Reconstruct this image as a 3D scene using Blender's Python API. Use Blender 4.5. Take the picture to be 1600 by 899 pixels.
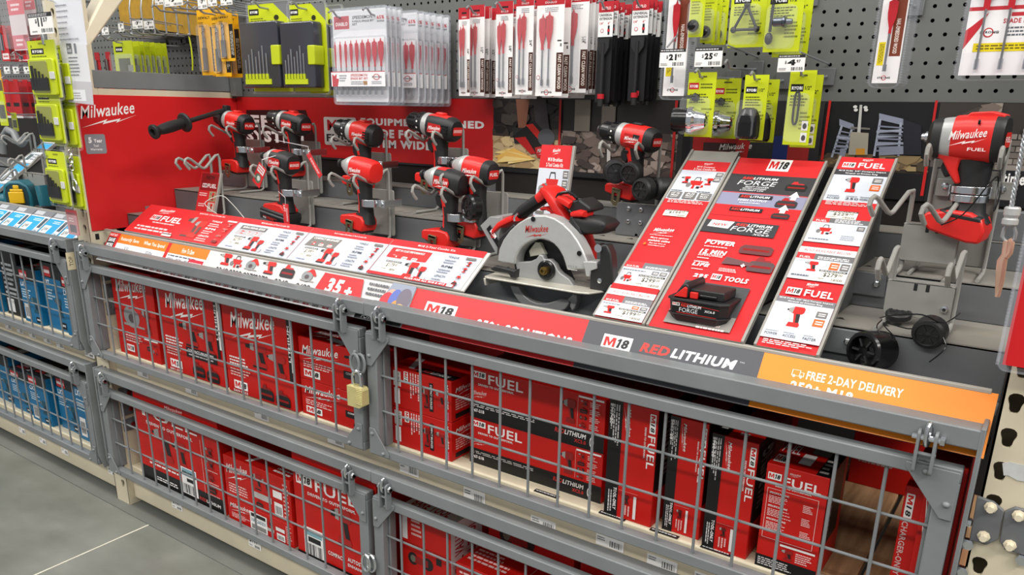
import bpy, bmesh, math, random
from mathutils import Vector, Matrix
random.seed(7)
for _o in list(bpy.data.objects): bpy.data.objects.remove(_o)
SC = bpy.context.scene
COL = SC.collection
V = Vector
# ---------------------------------------------------------------- camera
CX, CY, CZ = 2.344, -1.184, 1.311
YAW, PITCH, ROLL, FPX, PPY = 0.60988, 0.30964, 0.01690, 1222.03, 112.76
def _axes():
    cy, sy, cp, sp = math.cos(YAW), math.sin(YAW), math.cos(PITCH), math.sin(PITCH)
    w = V((-sy*cp, cy*cp, -sp)); r = V((cy, sy, 0)); u = r.cross(w)
    c, s = math.cos(ROLL), math.sin(ROLL)
    return c*r+s*u, -s*r+c*u, w
CR, CU, CW = _axes()
CP = V((CX, CY, CZ))
cam_d = bpy.data.cameras.new('camera'); cam = bpy.data.objects.new('camera', cam_d); COL.objects.link(cam)
M = Matrix.Identity(4)
for i in range(3):
    M[i][0], M[i][1], M[i][2], M[i][3] = CR[i], CU[i], -CW[i], CP[i]
cam.matrix_world = M
cam_d.sensor_fit = 'HORIZONTAL'; cam_d.sensor_width = 36.0
cam_d.lens = FPX/1600*36; cam_d.shift_y = PPY/1600; cam_d.clip_start = 0.02
SC.camera = cam
# ---------------------------------------------------------------- light
SC.view_settings.view_transform = 'Standard'
SC.view_settings.look = 'None'
SC.view_settings.gamma = 1.0
SC.view_settings.use_curve_mapping = False
SC.view_settings.exposure = 0.0
wd = bpy.data.worlds.new('store_hall'); SC.world = wd; wd.use_nodes = True
wd.node_tree.nodes['Background'].inputs[0].default_value = (0.93, 0.95, 1.0, 1)
wd.node_tree.nodes['Background'].inputs[1].default_value = 0.36
def area(name, loc, target, sx, sy, power, col):
    d = bpy.data.lights.new(name, 'AREA'); d.shape = 'RECTANGLE'; d.size = sx; d.size_y = sy
    d.energy = power; d.color = col
    o = bpy.data.objects.new(name, d); COL.objects.link(o); o.location = loc
    o.rotation_euler = (V(target)-V(loc)).to_track_quat('-Z', 'Y').to_euler()
    return o
# rows of high-bay strip lamps under the store ceiling, running along the aisle
area('ceiling_strip_lamp', (1.0, -1.3, 5.2), (1.0, -1.0, 0), 7.0, 0.5, 185, (1.0, 0.97, 0.93))
area('ceiling_strip_lamp', (0.5, -4.6, 5.2), (0.5, -2.6, 0), 9.0, 0.5, 290, (1.0, 0.97, 0.93))
area('ceiling_strip_lamp', (5.6, -1.2, 4.6), (-.1, .3, 1.1), 4.0, 0.5, 230, (1.0, 0.97, 0.93))
area('ceiling_strip_lamp', (-3.6, -1.6, 5.2), (-3.0, -1.0, 0), 3.0, 0.5, 110, (1.0, 0.97, 0.93))

# ---------------------------------------------------------------- ray helpers: pixel of the photograph onto a real plane
def ray(px, py): return CW + CR*((px-800)/FPX) - CU*((py-449.5-PPY)/FPX)
def aY(px, py, y):
    d = ray(px, py); return CP + d*((y-CY)/d.y)
def aZ(px, py, z):
    d = ray(px, py); return CP + d*((z-CZ)/d.z)
def aX(px, py, x):
    d = ray(px, py); return CP + d*((x-CX)/d.x)
def aP(px, py, O, N):
    d = ray(px, py); return CP + d*((V(O)-CP).dot(N)/d.dot(N))
# ---------------------------------------------------------------- materials
def lin(c): return c/12.92 if c <= 0.04045 else ((c+0.055)/1.055)**2.4
def rgb(h):
    h = h.lstrip('#'); h = h if len(h) == 6 else ''.join(c*2 for c in h); return tuple(lin(int(h[i:i+2], 16)/255) for i in (0, 2, 4))
MATS = {}
def mat(key, h, rough=0.5, metal=0.0, noise=0.0, nscale=30.0, bump=0.0, spec=0.5, trans=0.0, alpha=1.0, coat=0.0, stretch=None, h2=None):
    if key in MATS: return MATS[key]
    m = bpy.data.materials.new(key); m.use_nodes = True; MATS[key] = m
    nt = m.node_tree; b = nt.nodes['Principled BSDF']
    c = rgb(h)
    b.inputs['Base Color'].default_value = (*c, 1); b.inputs['Roughness'].default_value = rough
    b.inputs['Metallic'].default_value = metal; b.inputs['Specular IOR Level'].default_value = spec
    if trans: b.inputs['Transmission Weight'].default_value = trans
    if alpha < 1: b.inputs['Alpha'].default_value = alpha
    if coat: b.inputs['Coat Weight'].default_value = coat; b.inputs['Coat Roughness'].default_value = 0.1
    if noise or bump:
        tc = nt.nodes.new('ShaderNodeTexCoord'); n = nt.nodes.new('ShaderNodeTexNoise')
        n.inputs['Scale'].default_value = nscale; n.inputs['Detail'].default_value = 5
        src = tc.outputs['Object']
        if stretch:
            mp = nt.nodes.new('ShaderNodeMapping'); mp.inputs['Scale'].default_value = stretch
            nt.links.new(src, mp.inputs[0]); src = mp.outputs[0]
        nt.links.new(src, n.inputs['Vector'])
        if noise:
            cr = nt.nodes.new('ShaderNodeValToRGB')
            c2 = rgb(h2) if h2 else tuple(x*(1-noise) for x in c)
            cr.color_ramp.elements[0].position = 0.3; cr.color_ramp.elements[1].position = 0.7
            cr.color_ramp.elements[0].color = (*c2, 1); cr.color_ramp.elements[1].color = (*c, 1)
            nt.links.new(n.outputs['Fac'], cr.inputs[0]); nt.links.new(cr.outputs[0], b.inputs['Base Color'])
        if bump:
            bn = nt.nodes.new('ShaderNodeBump'); bn.inputs['Strength'].default_value = bump; bn.inputs['Distance'].default_value = 0.002
            nt.links.new(n.outputs['Fac'], bn.inputs['Height']); nt.links.new(bn.outputs[0], b.inputs['Normal'])
    return m
def ink(h):       # printed card / vinyl colour
    return mat('ink_'+h.lstrip('#').lower(), h, rough=0.42, spec=0.4)
GREY = mat('grey_enamel', '#797d7e', 0.42, 0.0, 0.16, 9, 0.05)
GREYD = mat('dark_grey_enamel', '#66686a', 0.5, 0.0, 0.14, 9, 0.04)
TREAD = mat('tread_enamel', '#8a857a', 0.6, 0.0, 0.2, 7, h2='#767470')
WIRE = mat('zinc_wire', '#a3a7aa', 0.33, 0.55, 0.1, 60)
STANDM = mat('stand_enamel', '#96958f', 0.4, 0.0, 0.12, 20)
BEIGE = mat('beige_enamel', '#d6cbb0', 0.45, 0.0, 0.12, 8, 0.03)
STEEL = mat('bright_steel', '#d9dcde', 0.22, 1.0, 0.08, 40)
OLIVE = mat('olive_steel', '#857a5e', 0.35, 0.8)
BRASS = mat('brass', '#d3c78a', 0.4, 0.35, 0.12, 50)
WOOD = mat('pine_board', '#b8946c', 0.65, 0.0, 0.3, 5, 0.1, stretch=(14, 1.5, 14), h2='#8a6746')
CARD = mat('red_carton', '#c4160f', 0.45, 0.0, 0.06, 14, spec=0.35)
CARDBLK = mat('black_carton', '#141313', 0.45)
CARDBLUE = mat('blue_carton', '#0b6f9f', 0.45, 0.0, 0.08, 12)
KRAFT = mat('kraft_edge', '#a8875f', 0.8, 0.0, 0.2, 60)
RED = mat('red_plastic', '#d8231d', 0.36, 0.0, 0.04, 25, spec=0.5)
REDS = mat('red_sign', '#cf1f22', 0.4, 0.0, 0.03, 8, spec=0.45)
BLK = mat('black_rubber', '#1c1c1d', 0.5, 0.0, 0.1, 80, 0.05)
BLKG = mat('black_gloss', '#0d0d0e', 0.22)
SILV = mat('cast_alloy', '#b3b4b2', 0.38, 0.25, 0.08, 60, 0.04)
CHROME = mat('chrome', '#e4e6e8', 0.1, 1.0)
TEAL = mat('teal_plastic', '#1a6473', 0.4)
YEL = mat('yellow_plastic', '#e2b414', 0.4)
LIME = mat('lime_card', '#c9d417', 0.45, 0.0, 0.04, 20)
CLEAR = mat('clear_blister', '#eef2f6', 0.08, trans=0.0, alpha=0.09, spec=0.9)
CLEARM = mat('milky_blister', '#dfe4ee', 0.15, trans=0.0, alpha=0.10, spec=0.9)
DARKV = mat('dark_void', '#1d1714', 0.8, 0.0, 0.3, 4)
PAPER = ink('#f1efe9')

# ---------------------------------------------------------------- mesh builder
def root_of(o):
    while o.parent: o = o.parent
    return o
class MB:
    def __init__(s): s.v = []; s.f = []; s.mi = []; s.ms = []
    def slot(s, m):
        if m not in s.ms: s.ms.append(m)
        return s.ms.index(m)
    def add(s, vs, fs, m, X=None):
        b = len(s.v); k = s.slot(m)
        s.v += [(X @ V(p)) if X else V(p) for p in vs]
        for f in fs: s.f.append([b+i for i in f]); s.mi.append(k)
        return s
    def box(s, lo, hi, m, X=None):
        x0, y0, z0 = lo; x1, y1, z1 = hi
        vs = [(x0,y0,z0),(x1,y0,z0),(x1,y1,z0),(x0,y1,z0),(x0,y0,z1),(x1,y0,z1),(x1,y1,z1),(x0,y1,z1)]
        fs = [(0,3,2,1),(4,5,6,7),(0,1,5,4),(1,2,6,5),(2,3,7,6),(3,0,4,7)]
        return s.add(vs, fs, m, X)
    def prism(s, pts, t0, t1, m, axis='y', X=None):
        # polygon pts in the plane across axis (y: (x,z), z: (x,y), x: (y,z)) extruded t0..t1
        def P(p, t):
            return (p[0], t, p[1]) if axis == 'y' else ((p[0], p[1], t) if axis == 'z' else (t, p[0], p[1]))
        n = len(pts); vs = [P(p, t0) for p in pts]+[P(p, t1) for p in pts]
        fs = [list(range(n)), list(range(2*n-1, n-1, -1))]
        fs += [(i, i+n, (i+1) % n+n, (i+1) % n) for i in range(n)]
        return s.add(vs, fs, m, X)
    def ring(s, outer, inner, t0, t1, m, axis='y', X=None):
        # matching outer/inner loops (open strip if not closed) extruded
        def P(p, t):
            return (p[0], t, p[1]) if axis == 'y' else ((p[0], p[1], t) if axis == 'z' else (t, p[0], p[1]))
        n = len(outer)
        vs = [P(p, t0) for p in outer]+[P(p, t0) for p in inner]+[P(p, t1) for p in outer]+[P(p, t1) for p in inner]
        fs = []
        for i in range(n-1):
            j = i+1
            fs += [(i, j, n+j, n+i), (2*n+i, 3*n+i, 3*n+j, 2*n+j), (i, 2*n+i, 2*n+j, j), (n+i, n+j, 3*n+j, 3*n+i)]
        fs += [(0, n, 3*n, 2*n), (n-1, 3*n-1, 4*n-1, 2*n-1)]
        return s.add(vs, fs, m, X)
    def tube(s, path, r, m, n=8, X=None, closed=False, cap=True):
        P = [V(p) for p in path]; k = len(P)
        rs = r if isinstance(r, (list, tuple)) else [r]*k
        T = []
        for i in range(k):
            a = P[(i-1) % k] if (closed or i > 0) else P[i]
            b = P[(i+1) % k] if (closed or i < k-1) else P[i]
            t = (b-a); T.append(t.normalized() if t.length > 1e-9 else V((0, 0, 1)))
        up = V((0, 0, 1)) if abs(T[0].z) < 0.9 else V((1, 0, 0))
        nrm = (up-T[0]*up.dot(T[0])).normalized(); vs = []
        for i in range(k):
            nrm = nrm-T[i]*nrm.dot(T[i])
            nrm = nrm.normalized() if nrm.length > 1e-6 else T[i].orthogonal().normalized()
            bi = T[i].cross(nrm)
            for j in range(n):
                a = 2*math.pi*j/n; vs.append(P[i]+(nrm*math.cos(a)+bi*math.sin(a))*rs[i])
        fs = []
        for i in range(k if closed else k-1):
            a = i*n; b = ((i+1) % k)*n
            for j in range(n): fs.append((a+j, a+(j+1) % n, b+(j+1) % n, b+j))
        if cap and not closed:
            fs.append(list(range(n-1, -1, -1))); fs.append(list(range((k-1)*n, k*n)))
        return s.add(vs, fs, m, X)
    def lathe(s, prof, m, n=24, X=None, mats=None):
        # prof: (r, h) along local z
        vs = []; k = len(prof)
        for r, h in prof:
            for j in range(n):
                a = 2*math.pi*j/n; vs.append((r*math.cos(a), r*math.sin(a), h))
        for i in range(k-1):
            fs = [(j, (j+1) % n, n+(j+1) % n, n+j) for j in range(n)]
            s.add(vs[i*n:(i+2)*n], fs, mats[i] if mats else m, X)
        s.add(vs[:n], [list(range(n-1, -1, -1))], mats[0] if mats else m, X)
        s.add(vs[-n:], [list(range(n))], mats[-1] if mats else m, X)
        return s
    def loft(s, rings, mf, X=None, cap=True):
        # rings: lists of points; mf: material or f(i, j)
        n = len(rings[0]); b = len(s.v)
        for r in rings: s.v += [(X @ V(p)) if X else V(p) for p in r]
        for i in range(len(rings)-1):
            for j in range(n):
                m = mf(i, j) if callable(mf) else mf
                s.f.append([b+i*n+j, b+i*n+(j+1) % n, b+(i+1)*n+(j+1) % n, b+(i+1)*n+j]); s.mi.append(s.slot(m))
        if cap:
            m0 = mf(0, 0) if callable(mf) else mf; m1 = mf(len(rings)-2, 0) if callable(mf) else mf
            s.f.append([b+j for j in range(n-1, -1, -1)]); s.mi.append(s.slot(m0))
            s.f.append([b+(len(rings)-1)*n+j for j in range(n)]); s.mi.append(s.slot(m1))
        return s
    def ball(s, c, r, m, X=None, n=12, sz=1.0):
        prof = [(max(1e-4, r*math.sin(math.pi*i/n)), -r*math.cos(math.pi*i/n)*sz) for i in range(n+1)]
        return s.lathe(prof, m, n*2, (X or Matrix.Identity(4)) @ Matrix.Translation(V(c)))
    def build(s, name, parent=None, world=True, smooth=35, bev=0.0, seg=2):
        me = bpy.data.meshes.new(name)
        off = V((0, 0, 0))
        if parent is not None and world: off = root_of(parent).location.copy()
        me.from_pydata([tuple(p-off) for p in s.v], [], s.f)
        for m in s.ms: me.materials.append(m)
        me.polygons.foreach_set('material_index', s.mi)
        bm = bmesh.new(); bm.from_mesh(me); bmesh.ops.recalc_face_normals(bm, faces=bm.faces[:]); bm.to_mesh(me); bm.free()
        if smooth:
            me.polygons.foreach_set('use_smooth', [True]*len(me.polygons))
            me.set_sharp_from_angle(angle=math.radians(smooth))
        me.update()
        o = bpy.data.objects.new(name, me); COL.objects.link(o)
        if parent is not None: o.parent = parent
        if bev:
            bv = o.modifiers.new('bevel', 'BEVEL'); bv.width = bev; bv.segments = seg; bv.limit_method = 'ANGLE'; bv.angle_limit = math.radians(40)
            bv.harden_normals = False
        return o
def thing(name, label, cat, loc=(0, 0, 0), rz=0.0, group=None):
    o = bpy.data.objects.new(name, None); o.empty_display_size = 0.05; COL.objects.link(o)
    o.location = loc; o.rotation_euler = (0, 0, rz); o['label'] = label; o['category'] = cat
    if group: o['group'] = group
    return o
def tag(o, label, cat, group=None):
    o['label'] = label; o['category'] = cat
    if group: o['group'] = group
    return o
def struct(o): o['kind'] = 'structure'; return o
def kids(o): return [c for c in bpy.data.objects if c.parent == o]
def dup(o, loc, label=None, group=None, rot=None, parent=None):
    c = o.copy(); COL.objects.link(c)
    if parent is None:
        c.location = loc
        if rot is not None: c.rotation_euler = rot
        if label: c['label'] = label
        if group: c['group'] = group
    else: c.parent = parent
    for ch in kids(o): dup(ch, None, parent=c)
    return c
def rrect(x0, z0, x1, z1, r, n=4):
    pts = []
    for cx, cz, a0 in ((x1-r, z0+r, -90), (x1-r, z1-r, 0), (x0+r, z1-r, 90), (x0+r, z0+r, 180)):
        for i in range(n+1):
            a = math.radians(a0+90*i/n); pts.append((cx+r*math.cos(a), cz+r*math.sin(a)))
    return pts
def rotX(a): return Matrix.Rotation(a, 4, 'X')
def rotY(a): return Matrix.Rotation(a, 4, 'Y')
def rotZ(a): return Matrix.Rotation(a, 4, 'Z')
def T(x, y, z): return Matrix.Translation((x, y, z))
# ---------------------------------------------------------------- lettering and flat print
_TX = {}
def glyphs(s, bold=0.0, shear=0.0):
    k = (s, bold, shear)
    if k in _TX: return _TX[k]
    c = bpy.data.curves.new('lettering', 'FONT'); c.body = s; c.resolution_u = 2; c.offset = bold; c.shear = shear
    c.space_character = 1.0+bold*3.2
    o = bpy.data.objects.new('lettering', c)
    me = o.to_mesh()
    vs = [(v.co.x, v.co.y) for v in me.vertices]; fs = [list(p.vertices) for p in me.polygons]
    o.to_mesh_clear(); bpy.data.objects.remove(o); bpy.data.curves.remove(c)
    if vs:
        x0 = min(v[0] for v in vs); x1 = max(v[0] for v in vs); y0 = min(v[1] for v in vs); y1 = max(v[1] for v in vs)
        w = max(x1-x0, 1e-6); h = max(y1-y0, 1e-6)
        vs = [((a-x0)/w, (b-y0)/h) for a, b in vs]; _TX[k] = (vs, fs, w/h)
    else: _TX[k] = ([], [], 1)
    return _TX[k]
BLOCK_M = [(0, 0), (0, 1), (.3, 1), (.5, .46), (.7, 1), (1, 1), (1, 0), (.77, 0), (.77, .62), (.57, .1), (.43, .1), (.23, .62), (.23, 0)]
class Print(MB):
    """flat print on a plane: O corner, U right, W up (unit vectors); coordinates in metres times su, sv"""
    def __init__(s, O, U, W, su=1.0, sv=1.0, step=0.00005, lift=0.0004):
        MB.__init__(s); s.O = V(O); s.U = V(U).normalized(); s.W = V(W).normalized(); s.N = s.U.cross(s.W).normalized()
        s.su, s.sv, s.step, s.L = su, sv, step, lift
    def uv(s, px, py):
        p = aP(px, py, s.O, s.N)-s.O; return (p.dot(s.U)/s.su, p.dot(s.W)/s.sv)
    def put(s, pts, fs, m):
        s.L += s.step
        b = len(s.v); k = s.slot(m)
        s.v += [s.O+s.U*(a*s.su)+s.W*(c*s.sv)+s.N*s.L for a, c in pts]
        for f in fs: s.f.append([b+i for i in f]); s.mi.append(k)
        return s
    def poly(s, pts, h): return s.put(pts, [list(range(len(pts)))], h if not isinstance(h, str) else ink(h))
    def rect(s, u0, v0, u1, v1, h): return s.poly([(u0, v0), (u1, v0), (u1, v1), (u0, v1)], h)
    def rr(s, u0, v0, u1, v1, r, h):
        k = s.sv/s.su; return s.poly([(u0+(a-u0), b) for a, b in rrect(u0, v0, u1, v1, r)], h)
    def ell(s, u, v, a, b, h, n=20): return s.poly([(u+a*math.cos(2*math.pi*i/n), v+b*math.sin(2*math.pi*i/n)) for i in range(n)], h)
    def text(s, t, u, v, w, h, col, bold=0.0, shear=0.0, rot=0, skew=0.0):
        vs, fs, _ = glyphs(t, bold, shear)
        if rot == 90: pts = [(u+w*(1-b), v+h*a) for a, b in vs]      # reads upwards
        elif rot == -90: pts = [(u+w*b, v+h*(1-a)) for a, b in vs]   # reads downwards
        else: pts = [(u+w*a, v+h*b+skew*a) for a, b in vs]
        return s.put(pts, fs, ink(col) if isinstance(col, str) else col)
    def textl(s, t, u, v, h, col, bold=0.0, shear=0.0, wide=1.0):     # keeps the font's own aspect
        vs, fs, ar = glyphs(t, bold, shear); w = h*ar*wide*s.sv/s.su
        return s.text(t, u, v, w, h, col, bold, shear)
    def lines(s, u, v, w, h, n, col, rnd=0.35, vert=False):           # rows of unreadably small print
        pts = []; fs = []
        for i in range(n):
            x = 0.0
            ww = 1-random.random()*rnd
            while x < ww:
                d = min(0.05+random.random()*0.11, ww-x)
                b = len(pts); y0 = (n-1-i)/n+0.28/n; y1 = (n-1-i)/n+0.78/n
                q = [(x, y0), (x+d, y0), (x+d, y1), (x, y1)]
                pts += [((u+w*(1-yy), v+h*(1-xx)) if False else ((u+w*yy, v+h*(1-xx)) if vert else (u+w*xx, v+h*yy))) for xx, yy in q]
                fs.append((b, b+1, b+2, b+3)); x += d+0.025
        return s.put(pts, fs, ink(col))
    def bars(s, u, v, w, h, n, col='#1a1a1a', vert=False):
        pts = []; fs = []; x = 0.0
        r = random.Random(n)
        while x < 1:
            d = r.choice((.5, 1, 1, 1.6))/n; b = len(pts)
            q = [(x, 0), (min(1, x+d), 0), (min(1, x+d), 1), (x, 1)]
            pts += [(u+w*yy, v+h*xx) if vert else (u+w*xx, v+h*yy) for xx, yy in q]
            fs.append((b, b+1, b+2, b+3)); x += d+r.choice((.5, 1, 1.5))/n
        return s.put(pts, fs, ink(col))
    def logo(s, u, v, w, h, col='#f2f0ec', slope=0.12, rot=0):
        """script maker's mark: name over a lightning stroke"""
        bolt = [(0.0, -0.10), (0.46, 0.24), (0.42, 0.14), (0.70, 0.27), (0.66, 0.17), (1.0, 0.42), (0.60, 0.09), (0.64, 0.18), (0.36, 0.03), (0.40, 0.13)]
        vs, fs, _ = glyphs('Milwaukee', 0.012, 0.22)
        vs = [(a*.97, .36+.5*b+.24*(a-.5)) for a, b in vs]
        def tr(a, b):
            if rot == -90: return (u+w*b, v+h*(1-a))
            if rot == 90: return (u+w*(1-b), v+h*a)
            return (u+w*a, v+h*b)
        m = ink(col) if isinstance(col, str) else col
        s.put([tr(a, b) for a, b in vs], fs, m)
        f2 = [[0, 1, 2, 9], [2, 3, 4, 7, 8, 9], [4, 5, 6, 7]]
        s.put([tr(a, b) for a, b in bolt], f2, m)
        return s
    def m18(s, u, v, w, h, bg='#f2f0ec', m='#d0201f', n='#1a1a1a', rot=0):
        if rot == -90:
            s.poly(rrect(u, v, u+w, v+h, min(w, h)*.12), bg); s.poly([(u+w*(.16+.68*b), v+h*(.56+.38*(1-a))) for a, b in BLOCK_M], m); s.text('18', u+w*.16, v+h*.07, w*.68, h*.44, n, .03, .15, -90)
        else:
            s.rect(u, v, u+w, v+h, bg); s.poly([(u+w*(.07+.39*a), v+h*(.17+.66*b)) for a, b in BLOCK_M], m); s.poly([(u+w*(.5+a), v+h*b) for a, b in ((.02,.17),(.11,.17),(.16,.83),(.09,.83),(.01,.70),(.03,.60),(.075,.66))], n); s.text('8', u+w*.67, v+h*.17, w*.25, h*.66, n, .05, .15)
        return s
    def icon(s, kind, u, v, w, h, red='#cb2420', blk='#2a2627', gr='#9a9895'):
        def P(pts, c): s.poly([(u+w*a, v+h*b) for a, b in pts], c)
        if kind == 'drill':
            P([(0, .72), (.22, .72), (.22, .9), (0, .86)], blk); P([(.22, .68), (.4, .66), (.4, .97), (.22, .94)], gr)
            P([(.4, .66), (.95, .66), (1, .75), (1, .92), (.92, 1), (.4, .98)], red)
            P([(.5, .66), (.82, .66), (.92, .25), (.62, .25)], blk); P([(.44, .66), (.6, .66), (.7, .25), (.58, .25)], red)
            P([(.3, .02), (.95, .02), (1, .14), (.95, .25), (.35, .25)], red); P([(.3, 0), (.95, 0), (.95, .08), (.3, .08)], blk)
        elif kind == 'impact':
            P([(0, .78), (.1, .78), (.1, .86), (0, .86)], blk); P([(.1, .74), (.36, .66), (.36, .98), (.1, .9)], gr)
            P([(.36, .66), (.9, .66), (1, .74), (1, .92), (.9, 1), (.36, 1)], red)
            P([(.5, .66), (.82, .66), (.9, .25), (.62, .25)], blk); P([(.44, .66), (.58, .66), (.7, .25), (.6, .25)], red)
            P([(.28, .04), (.95, .04), (1, .14), (.92, .25), (.34, .25)], red)
        elif kind == 'battery':
            P([(0, .1), (.06, 0), (.94, 0), (1, .1), (1, .55), (.9, .68), (.1, .68), (0, .5)], blk)
            P([(.2, .68), (.3, 1), (.5, 1), (.52, .8), (.8, .8), (.82, .68)], red); P([(.1, .25), (.9, .25), (.9, .4), (.1, .4)], '#8d1512')
        elif kind == 'saw':
            s.ell(u+w*.42, v+h*.42, w*.38, h*.42, '#8b8d8e'); s.ell(u+w*.42, v+h*.36, w*.16, h*.17, '#53494a')
            P([(.3, .7), (.55, 1), (.75, .98), (1, .6), (.95, .45), (.75, .6), (.55, .75)], red); P([(0, .05), (1, .05), (1, .12), (0, .14)], gr)
        elif kind == 'bag':
            P([(.2, .3), (.8, .3), (.86, .68), (.14, .68)], red); P([(.3, .68), (.36, .98), (.64, .98), (.7, .68), (.66, .68), (.6, .92), (.4, .92), (.34, .68)], blk)
            s.ell(u+w*.14, v+h*.3, w*.14, h*.2, '#7b7777'); P([(.36, .0), (.52, .0), (.5, .34), (.38, .34)], red); P([(.62, .04), (.8, .02), (.84, .2), (.64, .22)], blk); P([(.86, .1), (1, .16), (.96, .36), (.84, .3)], red)
        elif kind == 'light':
            s.ell(u+w*.2, v+h*.5, w*.2, h*.36, blk); s.ell(u+w*.8, v+h*.5, w*.2, h*.36, blk); P([(.2, .3), (.8, .3), (.8, .7), (.2, .7)], red); s.ell(u+w*.2, v+h*.5, w*.1, h*.2, '#6d6d5f')
        return s
    def done(s, name, parent, world=True): return s.build(name, parent, world, smooth=0)
def finish():
    bpy.context.view_layer.update()
# ================================================================ setting
DZ = 0.408            # the lower cage repeats the upper one this much lower
YB = 0.60             # plane of pegboard and back graphics
XL, XR = -0.08, 2.315
def cellhole(mb, x0, x1, z0, z1, right, left, y, t, m, md, rim=True):
    """rectangle in the XZ plane at y with a hole; right/left: hole points bottom->top on each side (share ends)"""
    xc = right[0][0]; b = len(mb.v); k = mb.slot(m); kd = mb.slot(md)
    A = [(xc, z0), (x1, z0), (x1, z1), (xc, z1)]+right[::-1]
    B = [(xc, z1), (x0, z1), (x0, z0), (xc, z0)]+left
    for P in (A, B):
        b = len(mb.v); mb.v += [V((p[0], y, p[1])) for p in P]; mb.f.append(list(range(b, b+len(P)))); mb.mi.append(k)
    loop = right+left[-2:0:-1]; n = len(loop); b = len(mb.v)
    mb.v += [V((p[0], y, p[1])) for p in loop]+[V((p[0], y+t, p[1])) for p in loop]
    for i in range(n): mb.f.append([b+i, b+(i+1) % n, b+n+(i+1) % n, b+n+i]); mb.mi.append(kd)
def octhole(xc, zc, r, n=4):
    R_ = [(xc+r*math.sin(math.pi*i/n), zc-r*math.cos(math.pi*i/n)) for i in range(n+1)]
    return R_, [(2*xc-a, b) for a, b in R_]
def keyhole(xc, zc, s=1.0):
    R_ = [(0, -.0175), (.006, -.0165), (.009, -.0125), (.0105, -.004), (.0135, .002), (.0148, .007), (.0132, .0125), (.0075, .0165), (0, .0175)]
    R_ = [(xc+a*s*.68, zc+b*s*.84) for a, b in R_]
    return R_, [(2*xc-a, b) for a, b in R_]

# floor
FL = mat('polished_concrete', '#7d7e77', 0.42, 0.0, 0.35, 2.2, 0.04, h2='#62645c')
nt = FL.node_tree; bs = nt.nodes['Principled BSDF']
_n2 = nt.nodes.new('ShaderNodeTexNoise'); _n2.inputs['Scale'].default_value = 60; _n2.inputs['Detail'].default_value = 6
_mx = nt.nodes.new('ShaderNodeMix'); _mx.data_type = 'RGBA'; _mx.blend_type = 'OVERLAY'; _mx.inputs[0].default_value = 0.35
_old = bs.inputs['Base Color'].links[0].from_socket
nt.links.new(_old, _mx.inputs[6]); nt.links.new(_n2.outputs['Fac'], _mx.inputs[7]); nt.links.new(_mx.outputs[2], bs.inputs['Base Color'])
MB().box((-7, -5, -.05), (5, 1.2, 0), FL)
f = MB().box((-7, -5, -.05), (5, 1.2, 0), FL).build('floor', smooth=0); struct(f)
a, b = aZ(55, 899, 0), aZ(245, 815, 0); d = (b-a).normalized(); a = a-d*2.5; n = V((-d.y, d.x, 0))*.0032
j = MB().add([a-n+V((0, 0, .0006)), a+n+V((0, 0, .0006)), b+n+V((0, 0, .0006)), b-n+V((0, 0, .0006))], [(0, 1, 2, 3)], mat('joint_filler', '#d3d0bd', .7, noise=.2, nscale=30))
struct(j.build('trim_1', smooth=0))
m = MB().box((-7, -.005, 0), (5, .09, .0035), mat('floor_paint', '#70726d', .5, 0, .25, 3, h2='#5c5f5a'))
struct(m.build('trim_2', smooth=0))
m = MB().box((-7, .09, 0), (5, .12, .022), mat('kick_strip', '#2b2b29', .7, 0, .2, 10)); struct(m.build('baseboard_rack', smooth=0))
m = MB().box((-7, 1.0, -.02), (5, 1.06, 2.4), DARKV); struct(m.build('light_stop_backing', smooth=0))  # dark backing added behind the racks to stop light leaking through the gaps

# ---------------------------------------------------------------- rack uprights
def upright(x0, x1, label, cols, zs, full=True, ztop=1.9):
    t = thing('rack_upright', label, 'rack post', (x0, .03, 0))
    mb = MB(); y0 = .03
    pitch = .0508; rows = []
    z = zs
    while z-.03 > 0: z -= pitch
    zr = []
    while z < ztop: zr.append(z); z += pitch
    zb0 = 0.0
    edges = [x0]+[(cols[i]+cols[i+1])/2 for i in range(len(cols)-1)]+[x1]
    for ci, c in enumerate(cols):
        xa, xb = edges[ci], edges[ci+1]
        zp = 0.0
        for i, zc in enumerate(zr):
            if zc < .05: continue
            zn = zc+pitch/2
            cellhole(mb, xa, xb, zp, zn, *keyhole(c, zc), y0, .006, BEIGE, BEIGE); zp = zn
        mb.add([(xa, y0, zp), (xb, y0, zp), (xb, y0, ztop), (xa, y0, ztop)], [(0, 1, 2, 3)], BEIGE)
    mb.box((x0, y0, 0), (x0+.003, .115, ztop), BEIGE); mb.box((x1-.003, y0, 0), (x1, .115, ztop), BEIGE)
    mb.box((x0+.003, .108, 0), (x1-.003, .112, ztop), mat('post_inside', '#8b8069', .6, noise=.3, nscale=12))
    mb.build('post', t, smooth=0)
    return t
P1 = aY(1575, 685, .03); P2 = aY(1594, 788, .03)
right_post = upright(2.318, 2.43, 'beige steel rack post with keyhole slots at the right end of the display', [P1.x, 2.402], P1.z)
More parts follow.
